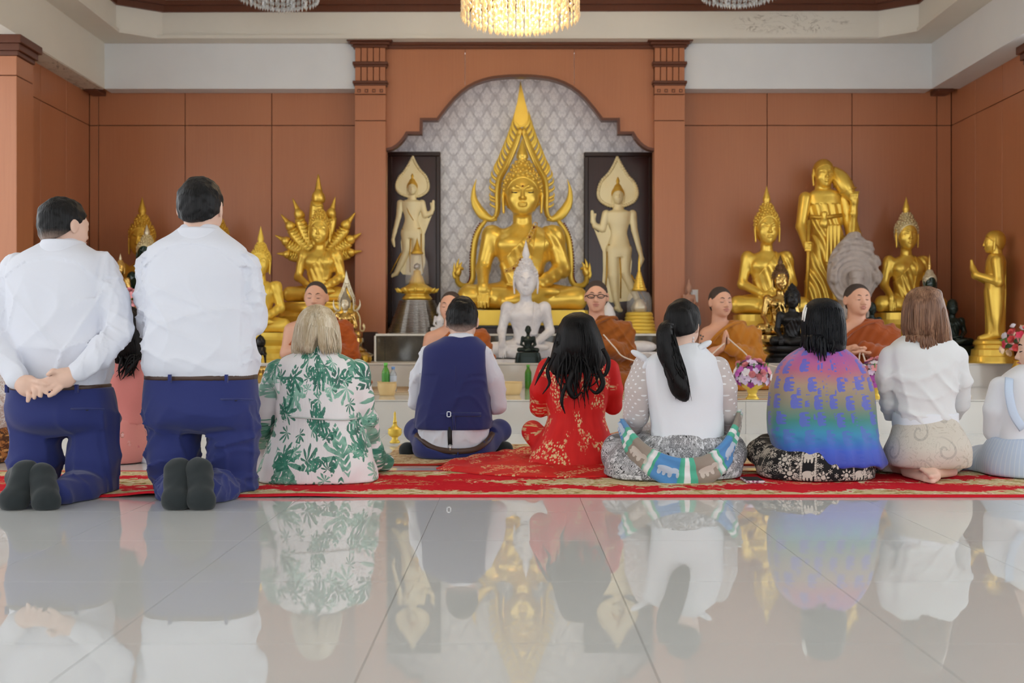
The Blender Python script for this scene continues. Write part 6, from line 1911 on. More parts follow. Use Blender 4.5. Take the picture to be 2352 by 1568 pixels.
# guest with the ponytail
def ponytail():
    p = Person(1560, 5.1, 'woman with a black ponytail in a white top and dotted sheer sleeves, seated')
    p.rows([(786, 1552, 1600, .05), (798, 1536, 1620, .07), (812, 1505, 1640, .095), (832, 1480, 1652, .115), (880, 1476, 1656, .12), (940, 1484, 1652, .12), (990, 1492, 1656, .128), (1030, 1490, 1660, .14)], 'torso', n=2.6)
    p.rows([(1000, 1478, 1668, .15, .02), (1025, 1430, 1692, .19, .04), (1060, 1396, 1700, .22, .05), (1092, 1392, 1698, .225, .05), (1112, 1412, 1682, .215, .05), (1122, 1440, 1655, .19, .05)], 'hips', n=2.6)
    p.limb([(1484, 838, 0, 25), (1468, 890, .01, 28), (1462, 955, .05, 29)], 'arm'); p.limb([(1462, 955, .05, 26), (1450, 990, .18, 22), (1490, 985, .32, 15)], 'arm')
    p.limb([(1650, 842, 0, 24), (1664, 890, .01, 25), (1668, 950, .05, 24)], 'arm'); p.limb([(1668, 950, .05, 23), (1672, 985, .18, 20), (1630, 985, .32, 15)], 'arm')
    p.limb([(1480, 1060, .05, 44), (1425, 1040, .20, 38), (1420, 1050, .36, 30)], 'leg', .06); p.limb([(1630, 1060, .05, 44), (1672, 1035, .20, 34), (1670, 1050, .36, 28)], 'leg', .06)
    for x, s in ((1510, 1), (1612, -1)): hand(p.B, p.C(x, 980, .34), (s*.6, .4, .1), (0, 0, -1), .17, .25, s)
    p.head(1566, 800, 108, .45, -.12, .98, dd=.02)
    p.body(.0085)
    p.wear('sheer_sleeves', ('arm',), .002, .0085, dotted_sheer(), uvr=.3, disp=folds(.006, 30, (1, 1, .4), 71, 6, p.C(1560, 900)))
    p.wear('trousers', ('hips', 'leg'), .006, .009, mandala_print(), uvr=.3, cuts=[lambda X, Y, Z: .014 - Z + 0*X + 0*Y], disp=folds(.008, 22, (1, 1, .6), 73, 6, p.C(1560, 1050)))
    zb = pzz(1014, p.d)
    p.wear('top', ('torso',), .010, .0085, M_WHITEV, cuts=[lambda X, Y, Z: zb - Z + .012*np.sin(X*9) + 0*Y], disp=lambda X, Y, Z, f=folds(.007, 18, (1, 1, .3), 75, 6, p.C(1560, 900)), g=creases(.009, 18, (1, 1, .35), 76, 5, p.C(1560, 900)): f(X, Y, Z) + g(X, Y, Z))
    for x, y, s in ((1478, 822, -1), (1606, 800, 1)):
        F = SDF()
        a = p.C(x, y, -.05)
        F.ell(a + np.array([s*.025, 0, .016]), (.042, .014, .016), roty(-.5*s), .006); F.ell(a + np.array([-s*.02, 0, -.024]), (.04, .013, .016), roty(.9*s), .006); F.ell(a, (.016, .016, .016), None, .006)
        F.obj('bow', .005, M_WHITEV, p.t)
    # scarf slung round the hips
    path = spline([p.C(x, y, d) for x, y, d in ((1430, 975, .02), (1447, 1010, -.10), (1478, 1048, -.165), (1530, 1078, -.205), (1580, 1088, -.212), (1630, 1074, -.195), (1668, 1036, -.135), (1688, 985, -.04), (1694, 950, .05))], 49)
    wd = np.interp(np.linspace(0, 1, 49), [0, .2, .5, .8, 1], [.034, .056, .076, .054, .030])
    v = []; f = []; uv = []; seg = 9
    ln = np.concatenate([[0], np.cumsum(np.linalg.norm(np.diff(path, axis=0), axis=1))])
    cen = np.array([p.cx, p.d + .05, 0])
    for i in range(49):
        T = unit(path[min(i+1, 48)] - path[max(i-1, 0)]); o = path[i] - cen; o[2] = 0; o = unit(o); up = unit(np.cross(o, T)); up = up if up[2] > 0 else -up
        for side in (0, 1):
            for j in range(seg):
                q = (j/(seg-1)*2 - 1)*(1 if side == 0 else -1)
                v.append(path[i] + up*wd[i]*q + o*((.014 if side == 0 else -.004) + .006*math.sin(q*7 + i*.4)*(side == 0) + .008*(1-q*q)*(side == 0)))
    m_ = 2*seg
    for i in range(48):
        for j in range(m_):
            j2 = (j+1) % m_; q = (i*m_+j, i*m_+j2, (i+1)*m_+j2, (i+1)*m_+j); f.append(q)
            for w_ in q:
                ii, jj = divmod(w_, m_); uv.append((ln[ii]/.34 + .05, wd[ii]*((jj/(seg-1)*2-1) if jj < seg else (1-(jj-seg)/(seg-1)*2))))
    raw('scarf', np.array(v), np.array(f), scarf_print(), p.t, True, uv=np.array(uv))
    # hair drawn back into a low tail
    F = SDF(); hair_prims(F, p.hO, p.hR, p.hH, .05, wide=.98)
    F.disp(folds(.004, 90, (1, 1, .4), 6, 7, p.hO))
    F.cut(local_cut(p.hO, p.hR, p.hH, lambda x, y, z: (z - .66) + (.34 - y)*.62), .006)
    F.obj('hair', .007, M_BLACKH, p.t)
    F = SDF()
    tl = spline([p.C(x, y, d) for x, y, d in ((1534, 742, -.13), (1528, 765, -.165), (1534, 800, -.165), (1546, 840, -.16), (1556, 875, -.16), (1564, 900, -.158), (1572, 915, -.155))], 12)
    F.chain(list(tl), list(np.interp(np.linspace(0, 1, 12), [0, .12, .5, .8, 1], [.020, .034, .042, .036, .012])), .02)
    F.disp(folds(.008, 60, (1, 1, .5), 12, 7, p.hO)); tail = F.obj('ponytail', .0075, M_BLACKH, p.t)
    rs = np.random.RandomState(4)
    strands(p.t, 'loose_strands', [tl[rs.randint(1, 6)] + np.array([rs.uniform(-.034, .034), -.025*rs.rand() - .008, 0]) for _ in range(80)], [tl[rs.randint(7, 12)] + rs.normal(size=3)*[.026, .006, .014] - [0, .02, 0] for _ in range(80)], M_BLACKH, .004, 2, .012)
    tube('hair_tie', [p.C(1534 + 11*math.cos(a), 745, -.145) + np.array([0, .022*math.sin(a), 0]) for a in np.linspace(0, 6.283, 13)], .006, M_BLACK, p.t, 6)
    for i in range(3): raw('earring_bead', *curls_vf(np.array([p.C(1592, 776 + 7*i, -.01)]), .007), M_WHITE, p.t, True)
    p.face_marks(M_BLACKH)
ponytail()

# guest wrapped in the rainbow shawl
def shawl():
    p = Person(1888, 5.12, 'black-haired woman wrapped in a rainbow shawl with elephant print')
    p.rows([(796, 1850, 1926, .07), (812, 1822, 1950, .10), (834, 1800, 1972, .13), (870, 1784, 1992, .15), (920, 1776, 2002, .16), (970, 1773, 2008, .165), (1010, 1776, 2014, .18), (1045, 1792, 2020, .2), (1062, 1806, 2022, .205), (1085, 1815, 2000, .2)], 'torso', n=2.6)
    p.rows([(1030, 1770, 1992, .19), (1060, 1752, 1998, .21), (1090, 1748, 1998, .215), (1108, 1764, 1985, .2), (1118, 1800, 1960, .18)], 'hips', n=2.6)
    p.limb([(1830, 1070, .0, 44), (1770, 1040, .16, 34), (1742, 1035, .24, 26)], 'leg', .06); p.limb([(1742, 1040, .24, 25), (1800, 1085, .3, 24)], 'leg', .04)
    p.limb([(1940, 1070, .0, 44), (1985, 1060, .16, 34), (1990, 1060, .26, 28)], 'leg', .06)
    p.limb([(1800, 900, .05, 24), (1840, 960, .22, 20), (1870, 930, .34, 14)], 'arm'); p.limb([(1980, 900, .05, 24), (1940, 960, .22, 20), (1900, 930, .34, 14)], 'arm')
    for x, s in ((1878, 1), (1890, -1)): hand(p.B, p.C(x, 925, .36), (s*.1, .1, 1), (s, 0, 0), .17, .1, -s)
    p.head(1890, 805, 112, .12, -.15, .98, dd=.03)
    p.body(.0088)
    p.wear('trousers', ('hips', 'leg'), .006, .009, folk_print('black_cotton_cream_folk_print', srgb(24, 23, 26), srgb(216, 208, 196)), uvr=.24, cuts=[lambda X, Y, Z: .014 - Z + 0*X + 0*Y], disp=folds(.006, 24, (1, 1, .6), 83, 6, p.C(1888, 1080)))
    def hem(X, Y, Z):
        zz = np.interp(X, [pxx(x, p.d) for x in (1770, 1790, 1830, 1900, 1990, 2005, 2022)], [pzz(y, p.d) for y in (1040, 1050, 1061, 1064, 1062, 1072, 1076)]).astype(np.float32)
        return zz - Z + .003*np.sin(X*60) + 0*Y
    p.wear('shawl', ('torso', 'arm'), .010, .0085, shawl_print(), uvr=.24, cuts=[hem], disp=lambda X, Y, Z, f=folds(.006, 16, (1, 1, .5), 85, 6, p.C(1888, 930)): f(X, Y, Z) + .004*np.sin(X*75)*(Z < pzz(1000, p.d)))
    long_hair(p, [(685, 1872, 1902, .03), (692, 1860, 1916, .07), (710, 1848, 1930, .105), (745, 1843, 1936, .118), (785, 1845, 1938, .11), (808, 1856, 1934, .09), (816, 1864, 1928, .07)], M_BLACKH2, -.01, .1, .0078, None, .0025, 60, 7, wav=.06, nst=240)
    rs = np.random.RandomState(12); rt = []; tp = []
    for i in range(70):
        a = rs.uniform(-1.7, 1.7); x, y = math.sin(a), -math.cos(a)
        rt.append(p.C(1890 + x*44, 770, y*.115)); tp.append(p.C(1892 + x*rs.uniform(36, 48), rs.uniform(800, 832) - 8*abs(x), y*.13))
    strands(p.t, 'ragged_ends', rt, tp, M_BLACKH2, .0075, 3, .008)
    tube('hair_clip', [p.C(1851, 700, -.06), p.C(1846, 715, -.07), p.C(1843, 735, -.07)], [.004, .006, .004], M_EDGE, p.t, 6)
    tube('hair_clip', [p.C(1853, 706, -.07), p.C(1849, 722, -.08), p.C(1847, 738, -.08)], [.003, .005, .003], M_EDGE, p.t, 6)
    p.face_marks(M_BLACKH)
shawl()

# kneeling guest with chestnut hair
def chestnut():
    p = Person(2122, 5.12, 'woman with straight chestnut hair in a sheer white blouse sitting on her heels')
    p.rows([(752, 2098, 2146, .055), (768, 2080, 2164, .075), (784, 2056, 2190, .10), (804, 2040, 2202, .115), (850, 2036, 2204, .12), (900, 2044, 2198, .118), (940, 2056, 2192, .115), (968, 2060, 2192, .118), (985, 2062, 2192, .12)], 'torso', n=2.6)
    p.rows([(962, 2064, 2190, .118), (990, 2052, 2200, .15, -.02), (1030, 2040, 2210, .18, -.04), (1060, 2040, 2212, .175, -.03), (1084, 2060, 2198, .13, .0)], 'hips', n=2.5)
    p.limb([(2045, 818, 0, 22), (2034, 870, .0, 22), (2040, 930, .06, 20)], 'arm'); p.limb([(2040, 930, .06, 19), (2055, 968, .18, 17), (2085, 980, .28, 13)], 'arm')
    p.limb([(2198, 818, 0, 22), (2208, 870, .0, 22), (2206, 925, .06, 20)], 'arm'); p.limb([(2206, 925, .06, 19), (2190, 955, .18, 17), (2160, 975, .28, 13)], 'arm')
    for s, hx, kx in ((-1, 2085, 2058), (1, 2165, 2188)):
        p.limb([(hx, 1045, 0, 40), (kx, 1070, .40, 32)], 'leg', .05)
        p.limb([(kx, 1090, .40, 28), (hx, 1085, .02, 24)], 'leg', .04)
    p.limb([(2070, 1050, .05, 34), (2040, 1085, .2, 26)], 'leg', .05)
    # bare feet, soles up, one crossed on the other
    def sole(h, b, t_, n):
        h, b, t_ = p.C(*h), p.C(*b), p.C(*t_)
        B = p.B; nr = unit(np.array([0, -.5, .85]))
        B.cap(h, b, .032, .036, .02, tag='foot', sq=(nr, 1.35)); 
        lat = unit(np.cross(unit(t_ - b), nr))
        for i in range(5):
            o = lat*(i - 2)*.0165
            B.cap(b + o*.9, t_ + o + unit(b - t_)*.006*abs(i - n)*1.2, .013, .0105 + .003*(i == n), .006, tag='foot')
    sole((2086, 1086, -.02), (2136, 1100, -.215), (2154, 1103, -.26), 4)
    sole((2184, 1082, .0), (2140, 1084, -.20), (2124, 1086, -.245), 0)
    for x, s in ((2095, 1), (2150, -1)): hand(p.B, p.C(x, 978, .30), (s*.6, .4, .1), (0, 0, -1), .17, .25, s)
    p.head(2122, 768, 108, -.06, -.15, .98, dd=.03)
    p.body(.0072)
    p.wear('skirt', ('hips', 'leg'), .006, .0085, paisley(), uvr=.22, cuts=[lambda X, Y, Z: np.where(Y < p.d + .10, .068, .020) - Z + 0*X], disp=folds(.005, 24, (1, 1, .8), 93, 6, p.C(2122, 1030)))
    p.wear('blouse', ('torso', 'arm'), .005, .0085, M_SHEER, cuts=[p.above(971)], disp=lambda X, Y, Z, f=folds(.006, 20, (.7, 1, .6), 95, 6, p.C(2122, 870)), g=creases(.010, 26, (.7, 1, .8), 96, 6, p.C(2122, 870)): f(X, Y, Z) + g(X, Y, Z)*np.clip((pzz(800, p.d) - Z)*8, .1, 1))
    G = SDF(); G.loft([(pzz(y, p.d), pxx((a+b)/2, p.d), p.d, (b-a)/2*p.k, ry) for y, a, b, ry in ((985, 2056, 2196, .132), (962, 2054, 2196, .13), (945, 2054, 2196, .126))], .01, 2.5, cap=.008)
    G.disp(folds(.004, 40, (.4, 1, 1), 5, 6, p.C(2122, 960))); G.obj('waist_knot_band', .008, M_WHITEV, p.t)
    def ends(X, Y, Z):
        zz = np.interp(X, [pxx(x, p.d) for x in (2070, 2085, 2100, 2112, 2130, 2150, 2180)], [pzz(y, p.d) for y in (772, 778, 786, 802, 803, 800, 796)]).astype(np.float32)
        return zz - Z + 0*Y
    long_hair(p, [(657, 2108, 2130, .03), (664, 2094, 2144, .07), (684, 2082, 2156, .105), (715, 2075, 2164, .118), (750, 2073, 2172, .115), (780, 2078, 2178, .10), (806, 2086, 2181, .085)], M_BROWNH, -.015, .1, .0075, None, .004, 90, 4, cuts=[ends], wav=.012, zends=lambda sx: pzz(778 if sx < -.6 else 790 if sx < -.25 else 803, p.d))
    rs = np.random.RandomState(15); rt = []; tp = []
    for i in range(64):
        x = rs.uniform(-.9, 1)
        rt.append(p.C(2124 + x*46, 770, -.12 + .05*x*x)); tp.append(p.C(2128 + x*50, (806 if x > -.25 else 788) + rs.uniform(-8, 3), -.12 + .05*x*x))
    strands(p.t, 'blunt_ends', rt, tp, M_BROWNH, .006, 3, .004)
    p.face_marks(M_BROWNH)
chestnut()

# guest cut by the right edge of the picture
def right_guest():
    p = Person(2372, 5.18, 'woman at the right edge in a white blouse and pale blue linen, seated sideways')
    p.rows([(838, 2340, 2400, .06), (856, 2312, 2432, .09), (880, 2292, 2452, .11), (930, 2288, 2456, .118), (990, 2292, 2452, .12), (1030, 2290, 2456, .13)], 'torso', n=2.6)
    p.rows([(1008, 2286, 2460, .14), (1040, 2270, 2474, .17), (1080, 2262, 2480, .19), (1108, 2275, 2470, .185)], 'hips', n=2.5)
    p.limb([(2298, 888, 0, 24), (2284, 940, .0, 23), (2284, 990, .04, 22)], 'arm'); p.limb([(2284, 990, .04, 15), (2310, 1012, .14, 13), (2350, 1015, .26, 11)], 'hand')
    p.limb([(2448, 888, 0, 24), (2462, 940, .0, 23), (2462, 990, .04, 22)], 'arm'); p.limb([(2462, 990, .04, 15), (2430, 1012, .14, 13), (2390, 1015, .26, 11)], 'hand')
    p.limb([(2310, 1070, .05, 46), (2250, 1070, .20, 40), (2222, 1074, .34, 32)], 'leg', .06); p.limb([(2222, 1080, .34, 28), (2330, 1095, .42, 24)], 'leg', .04)
    p.limb([(2430, 1070, .05, 46), (2500, 1070, .2, 38)], 'leg', .06)
    for x, s in ((2360, 1), (2382, -1)): hand(p.B, p.C(x, 1015, .27), (s*.6, .4, .1), (0, 0, -1), .17, .25, s)
    p.head(2394, 858, 116, -1.15, -.05, .98, dd=.03)
    p.body(.0088)
    p.wear('trousers', ('hips', 'leg'), .006, .009, linen_blue(), uvr=.26, cuts=[lambda X, Y, Z: .014 - Z + 0*X + 0*Y], disp=folds(.006, 22, (1, 1, .6), 103, 6, p.C(2372, 1070)))
    p.wear('blouse', ('torso', 'arm'), .005, .009, M_WHITEV, cuts=[p.above(1020)], disp=folds(.006, 24, (1, 1, .5), 105, 6, p.C(2372, 940)))
    tube('blue_strap', spline([p.C(2318, 868, -.10), p.C(2318, 905, -.132), p.C(2328, 950, -.138), p.C(2350, 985, -.14)], 13), .022, fabric('pale_blue_strap', srgb(200, 216, 238)), p.t, 8, flat=(1, .25))
    long_hair(p, [(728, 2386, 2414, .03), (738, 2372, 2430, .08), (765, 2364, 2442, .11), (800, 2372, 2446, .115), (840, 2376, 2446, .10), (880, 2380, 2442, .08), (930, 2390, 2432, .05)], M_BLACKH, -.035, .1, .009, None, .005, 70, 9)
    p.face_marks(M_BLACKH)
right_guest()

# guest in pink between the two men, and the one at the left edge
def pink():
    p = Person(300, 5.86, 'long-haired woman in a pink silk blouse and skirt between the kneeling men')
    p.rows([(800, 278, 318, .05), (815, 262, 332, .07), (832, 244, 350, .095), (870, 244, 352, .115), (915, 252, 346, .115), (945, 256, 340, .12), (975, 250, 338, .14)], 'torso', n=2.5)
    p.rows([(962, 258, 334, .13), (1000, 246, 340, .16), (1035, 240, 346, .19), (1062, 248, 340, .18)], 'hips', n=2.5)
    p.limb([(248, 848, 0, 19), (236, 900, .02, 19), (240, 945, .08, 17)], 'arm'); p.limb([(240, 945, .08, 16), (265, 930, .24, 13), (290, 900, .34, 11)], 'arm')
    p.limb([(344, 848, 0, 19), (348, 900, .02, 20), (342, 955, .06, 18)], 'arm'); p.limb([(342, 955, .06, 16), (330, 930, .24, 13), (308, 900, .34, 11)], 'arm')
    p.limb([(280, 1040, 0, 30), (250, 1030, .3, 24)], 'leg', .05); p.limb([(320, 1040, 0, 30), (345, 1030, .3, 24)], 'leg', .05)
    p.B.cap(p.C(340, 1052, -.06), p.C(372, 1046, -.02), .04, .036, .02, tag='foot'); p.B.cap(p.C(340, 1046, .06), p.C(370, 1034, .08), .036, .034, .02, tag='foot')
    for x, s in ((294, 1), (304, -1)): hand(p.B, p.C(x, 896, .36), (s*.1, .1, 1), (s, 0, 0), .17, .1, -s)
    p.head(298, 805, 100, 0, -.12, .98, dd=.03)
    p.body(.0095)
    p.wear('skirt', ('hips', 'leg'), .006, .009, pink_flowers(), uvr=.2, cuts=[lambda X, Y, Z: .004 - Z + 0*X + 0*Y], disp=folds(.004, 24, (1, 1, .6), 113, 6, p.C(300, 1030)))
    zh = pzz(973, p.d)
    p.wear('blouse', ('torso', 'arm'), .008, .009, M_PINK, cuts=[lambda X, Y, Z: zh - Z + .006*np.abs(np.sin(X*70)) + 0*Y], disp=folds(.005, 30, (1, 1, .6), 115, 6, p.C(300, 900)))
    for op in [o for o in p.B.ops if o[5] == 'foot']:
        G = SDF(); G.take_op(op, .004); G.obj('sock', .009, M_SHIRT, p.t)
    long_hair(p, [(702, 288, 308, .03), (712, 276, 320, .08), (740, 264, 332, .11), (780, 262, 336, .11), (815, 262, 340, .09), (840, 266, 330, .06), (862, 270, 300, .03)], M_BLACKH, -.035, .1, .009, None, .005, 70, 10)
    rs = np.random.RandomState(18)
    strands(p.t, 'loose_locks', [p.C(rs.uniform(272, 330), 815, -.12) for _ in range(18)], [p.C(rs.uniform(266, 320), rs.uniform(845, 875), -.13) for _ in range(18)], M_BLACKH, .007, 5, .02)
    p.face_marks(M_BLACKH)
pink()
def lace_guest():
    p = Person(-40, 5.86, 'woman in white lace and a brown batik skirt at the left edge')
    p.rows([(800, -62, -20, .05), (815, -78, -4, .07), (832, -96, 14, .095), (870, -96, 14, .115), (915, -88, 8, .115), (970, -86, 4, .13), (1000, -86, 6, .14)], 'torso', n=2.5)
    p.rows([(985, -88, 8, .14), (1010, -96, 26, .18), (1045, -100, 30, .19), (1066, -92, 22, .18)], 'hips', n=2.5)
    p.limb([(4, 850, 0, 20), (12, 900, .0, 19), (8, 960, .04, 18)], 'arm'); p.limb([(8, 960, .04, 16), (-15, 950, .2, 13), (-35, 905, .34, 11)], 'arm')
    p.limb([(-88, 850, 0, 20), (-96, 900, .0, 19), (-92, 960, .04, 18)], 'arm'); p.limb([(-92, 960, .04, 16), (-70, 950, .2, 13), (-47, 905, .34, 11)], 'arm')
    for x, s in ((-46, 1), (-36, -1)): hand(p.B, p.C(x, 900, .36), (s*.1, .1, 1), (s, 0, 0), .17, .1, -s)
    p.head(-41, 805, 98, 0, -.12, .98, dd=.03)
    p.body(.0095)
    p.wear('skirt', ('hips',), .006, .009, batik('brown_batik', srgb(190, 126, 66), srgb(78, 44, 24), srgb(226, 176, 110)), cuts=[lambda X, Y, Z: .004 - Z + 0*X + 0*Y])
    p.wear('lace_blouse', ('torso', 'arm'), .006, .009, lace(), cuts=[p.above(985)], disp=folds(.005, 30, (1, 1, .6), 125, 6, p.C(-40, 900)))
    p.short_hair(M_BLACKH, .05, .72, .05, .008)
    p.face_marks(M_BLACKH)
lace_guest()
# ------------------------------------------------------------------ monks on the platform
def monk(cx, top, label, robe, sc=1.0, bw=1.0, yaw=0.0, pitch=.12, hands='wai', front=.80, glasses=False, wide=1.0, tattoo=False, dx=12, d=9.10, hp=70):
    p = Person(cx + dx, d, label, H1, M_SKINM, 'monks seated in a row on the platform')
    X = lambda v: cx + dx + (v - 1672)*bw
    Y = lambda v: top + (v - 657)*sc
    p.rows([(Y(y), X(a), X(b), ry) for y, a, b, ry in ((736, 1650, 1690, .06), (748, 1628, 1712, .085), (762, 1614, 1730, .11), (800, 1614, 1736, .12), (840, 1620, 1736, .125), (880, 1612, 1742, .14), (900, 1608, 1748, .15))], 'torso', n=2.5)
    L = lambda pts, t: p.limb([(X(a), Y(b), c, r*(sc+bw)/2) for a, b, c, r in pts], t)
    hx, hy = X(1667), Y(798)
    L([(1624, 768, 0, 16), (1614, 818, -.05, 13.5)], 'rarm'); L([(1614, 818, -.05, 13), (1640, 808, -.18, 10), (1659, 799, -.26, 8)], 'rarm')
    L([(1724, 768, 0, 17), (1735, 820, -.05, 16)], 'larm'); L([(1735, 820, -.05, 16), (1705, 812, -.18, 13), (1678, 800, -.26, 9)], 'larm')
    for s, kx in ((-1, 1604), (1, 1752)):
        L([(1672 + 30*s, 880, .05, 30), (kx, 880, -.18, 22)], 'leg'); L([(kx, 884, -.18, 20), (1672 - 25*s, 886, -.34, 15)], 'leg')
    if hands == 'wai':
        for s in (-1, 1): hand(p.B, p.C(hx + s*6, hy, -.27), (-s*.10, -.12, 1), (-s, 0, 0), .155, .05, 1 if s > 0 else -1, thumb=.35)
    else:
        for s in (-1, 1): hand(p.B, p.C(hx + s*16, hy + 2, -.28), (-s*.8, -.2, -.35), (0, .3, 1), .17, .25, s)
    p.head(cx + 2, Y(728), hp*sc, yaw, pitch, wide, dd=-.03, facing=-1)
    p.body(.0072, .010, bare=('head', 'hand', 'foot', 'rarm', 'torso'))
    m = robe_mat('saffron_robe_%d' % cx, robe, tuple(c*.62 for c in robe))
    nx, nz = pxx(X(1676), d), pzz(Y(732), d)
    ex, ez = pxx(X(1620), d), pzz(Y(800), d)
    dv = unit([ex - nx, 0, ez - nz]); nn = np.array([-dv[2], 0, dv[0]])
    nn = nn if nn[0] > 0 else -nn
    def diag(Xa, Ya, Za): return -((Xa - nx)*nn[0] + (Za - nz)*nn[2]) + 0*Ya
    fo = folds(.005, 34, (1, 1, 1), int(cx), 6, p.C(cx, 800))
    cr = creases(.008, 30, (1, .5, 1), int(cx) + 1, 5, p.C(cx, 800))
    def pleat(Xa, Ya, Za):
        q = (Xa - nx)*nn[0] + (Za - nz)*nn[2]
        return (.006*np.sin(q*78 + 2.4*np.sin((Xa - nx)*8 + Za*6 + cx)) + cr(Xa, Ya, Za)) * (Ya < d + .05) + fo(Xa, Ya, Za)
    p.wear('robe', ('torso', 'larm', 'leg'), .024, .0078, m, cuts=[diag, lambda Xa, Ya, Za: (H1 + .016) - Za + 0*Xa + 0*Ya, lambda Xa, Ya, Za: Za - pzz(Y(735), d) + 0*Xa + 0*Ya], disp=pleat)
    # rolled edge lying over the shoulder
    tube('robe_roll', spline([p.C(X(1622), Y(800), -.145), p.C(X(1648), Y(768), -.158), p.C(X(1680), Y(745), -.13), p.C(X(1708), Y(740), -.02), p.C(X(1712), Y(752), .08)], 21), .016, m, p.t, 8, flat=(1, .6))
    zf0 = p.hO[2] - loc_of(p.t)[2]
    hm = Mat('shaven_hair', srgb(70, 60, 56), .8, spec=.15)
    n = hm.noise(hm.coord('Object'), 320, 2); hm.color(hm.mix(n, srgb(52, 46, 44), srgb(92, 80, 74)))
    p.short_hair(hm, .16, front, .008, .006, .0008, tq=1.1)
    p.face_marks(Mat('dark_brow', srgb(54, 36, 32), .7))
    if glasses:
        O, R, H = p.hO, p.hR, p.hH; W = lambda x, y, z: O + R @ (np.array([x, y, z])*H)
        g_ = tube('glasses_bridge', [W(-.05, .455, .49), W(0, .475, .50), W(.05, .455, .49)], .004, M_BLACK, p.t, 6)
        for s in (-1, 1):
            tube('glasses_rim', [W(s*.155 + .105*math.cos(a), .435 - .03*abs(math.cos(a)*.5 + .5*s*math.cos(a)), .475 + .062*math.sin(a)) for a in np.linspace(0, 6.283, 21)], .0032, M_BLACK, p.t, 6)
            tube('glasses_temple', [W(s*.26, .40, .50), W(s*.34, .15, .50), W(s*.36, -.05, .48)], .0035, M_BLACK, p.t, 6)
    if tattoo:
        q = p.C(X(1612), Y(778), -.062)
        tm_ = Mat('tattoo_ink', srgb(92, 96, 98), .6)
        for i, (a, b) in enumerate(((0, 0), (.012, .02), (-.01, .03), (.008, -.025), (-.008, -.04))):
            raw('tattoo', *curls_vf(np.array([q + np.array([a, .004, b])]), .009), tm_, p.t, True)
    return p
monk(724, 645, 'monk in orange robe with closed eyes behind the blonde woman', srgb(190, 92, 34), 1.03, 1.18, 0.0, -.02, front=.90, dx=4)
monk(1033, 668, 'monk in brown-orange robe half hidden by the man in the waistcoat', srgb(180, 94, 32), 1.0, 1.12, .18, .05, front=.88, dx=12)
monk(1368, 643, 'monk with glasses in a brown robe, hands pressed together', srgb(168, 94, 30), 1.04, 1.08, .12, .02, glasses=True, dx=6)
monk(1654, 657, 'monk with a tattooed arm in a light orange robe, hands pressed together', srgb(206, 132, 42), 1.0, 1.0, -.28, .04, tattoo=True, dx=18)
monk(1969, 650, 'heavy-set monk in a dark orange robe with clasped hands', srgb(172, 82, 30), 1.05, 1.22, -.12, .06, hands='clasp', front=.84, wide=1.12, dx=10)

# ------------------------------------------------------------------ carpets and mats
def carpet_mat():
    m = Mat('red_floral_carpet', srgb(206, 30, 44), .95, spec=.05)
    x, y, z = m.xyz(m.coord('Object'))           # y = 0 at the near edge
    n = m.noise(m.vec(x, y), 13, 4, .6, 1.2); n2 = m.noise(m.vec(x, y), 20, 4, .7)
    a, b, rn = cells(m, x, y*.8, 6.0, .8)
    r = (a*a + b*b).sqrt(); th = a.atan2(b)
    fl = (r - .06 - (th*5.0).cos()*.018).smooth(.012, -.01)
    e = y.min(.86 - y)
    border = e.smooth(.028, .034)*e.smooth(.16, .145 )
    scal = (e - .13 - (x*9.0).sin()*.05 - (n - .5)*.30).smooth(.03, .0)*e.smooth(.028, .034)
    mid = ((y - .43).abs() - .05 - (x*3.1).sin()*.09 - (n - .5)*.5).smooth(.02, .0)
    mask = scal.max(mid)
    g = m.ramp(n2*.75 + n*.35, [(.34, srgb(84, 84, 40)), (.45, srgb(160, 136, 76)), (.54, srgb(208, 188, 142)), (.62, srgb(234, 222, 194)), (.70, srgb(190, 66, 54))])
    fl2 = m.mix(fl*n2.smooth(.35, .5), g, srgb(214, 196, 152))
    red = m.mix(n2, srgb(196, 24, 38), srgb(222, 48, 60))
    scr = ((n*6.0).fract() - .5).abs().smooth(.11, .05)
    red2 = m.mix(scr*(1.0 - e.smooth(.35, .3))*.9*m.noise(m.vec(x, y), 4, 1).smooth(.45, .55), red, srgb(206, 182, 130))
    m.color(m.mix(mask*e.smooth(.026, .032), red2, fl2))
    m.bump(n2, .4, .003)
    return m
def persian():
    m = Mat('faded_persian_mat', srgb(190, 160, 124), .95, spec=.05)
    x, y, z = m.xyz(m.coord('Object'))
    n = m.noise(m.vec(x, y), 16, 4, .65, 1.4); n2 = m.noise(m.vec(x, y), 50, 3)
    c = m.ramp(n*.7 + n2*.35, [(.30, srgb(74, 50, 46)), (.42, srgb(160, 96, 74)), (.5, srgb(202, 176, 134)), (.62, srgb(222, 204, 168)), (.74, srgb(166, 58, 48))])
    m.color(m.mix(y.smooth(.03, .02), c, srgb(176, 60, 46))); return m
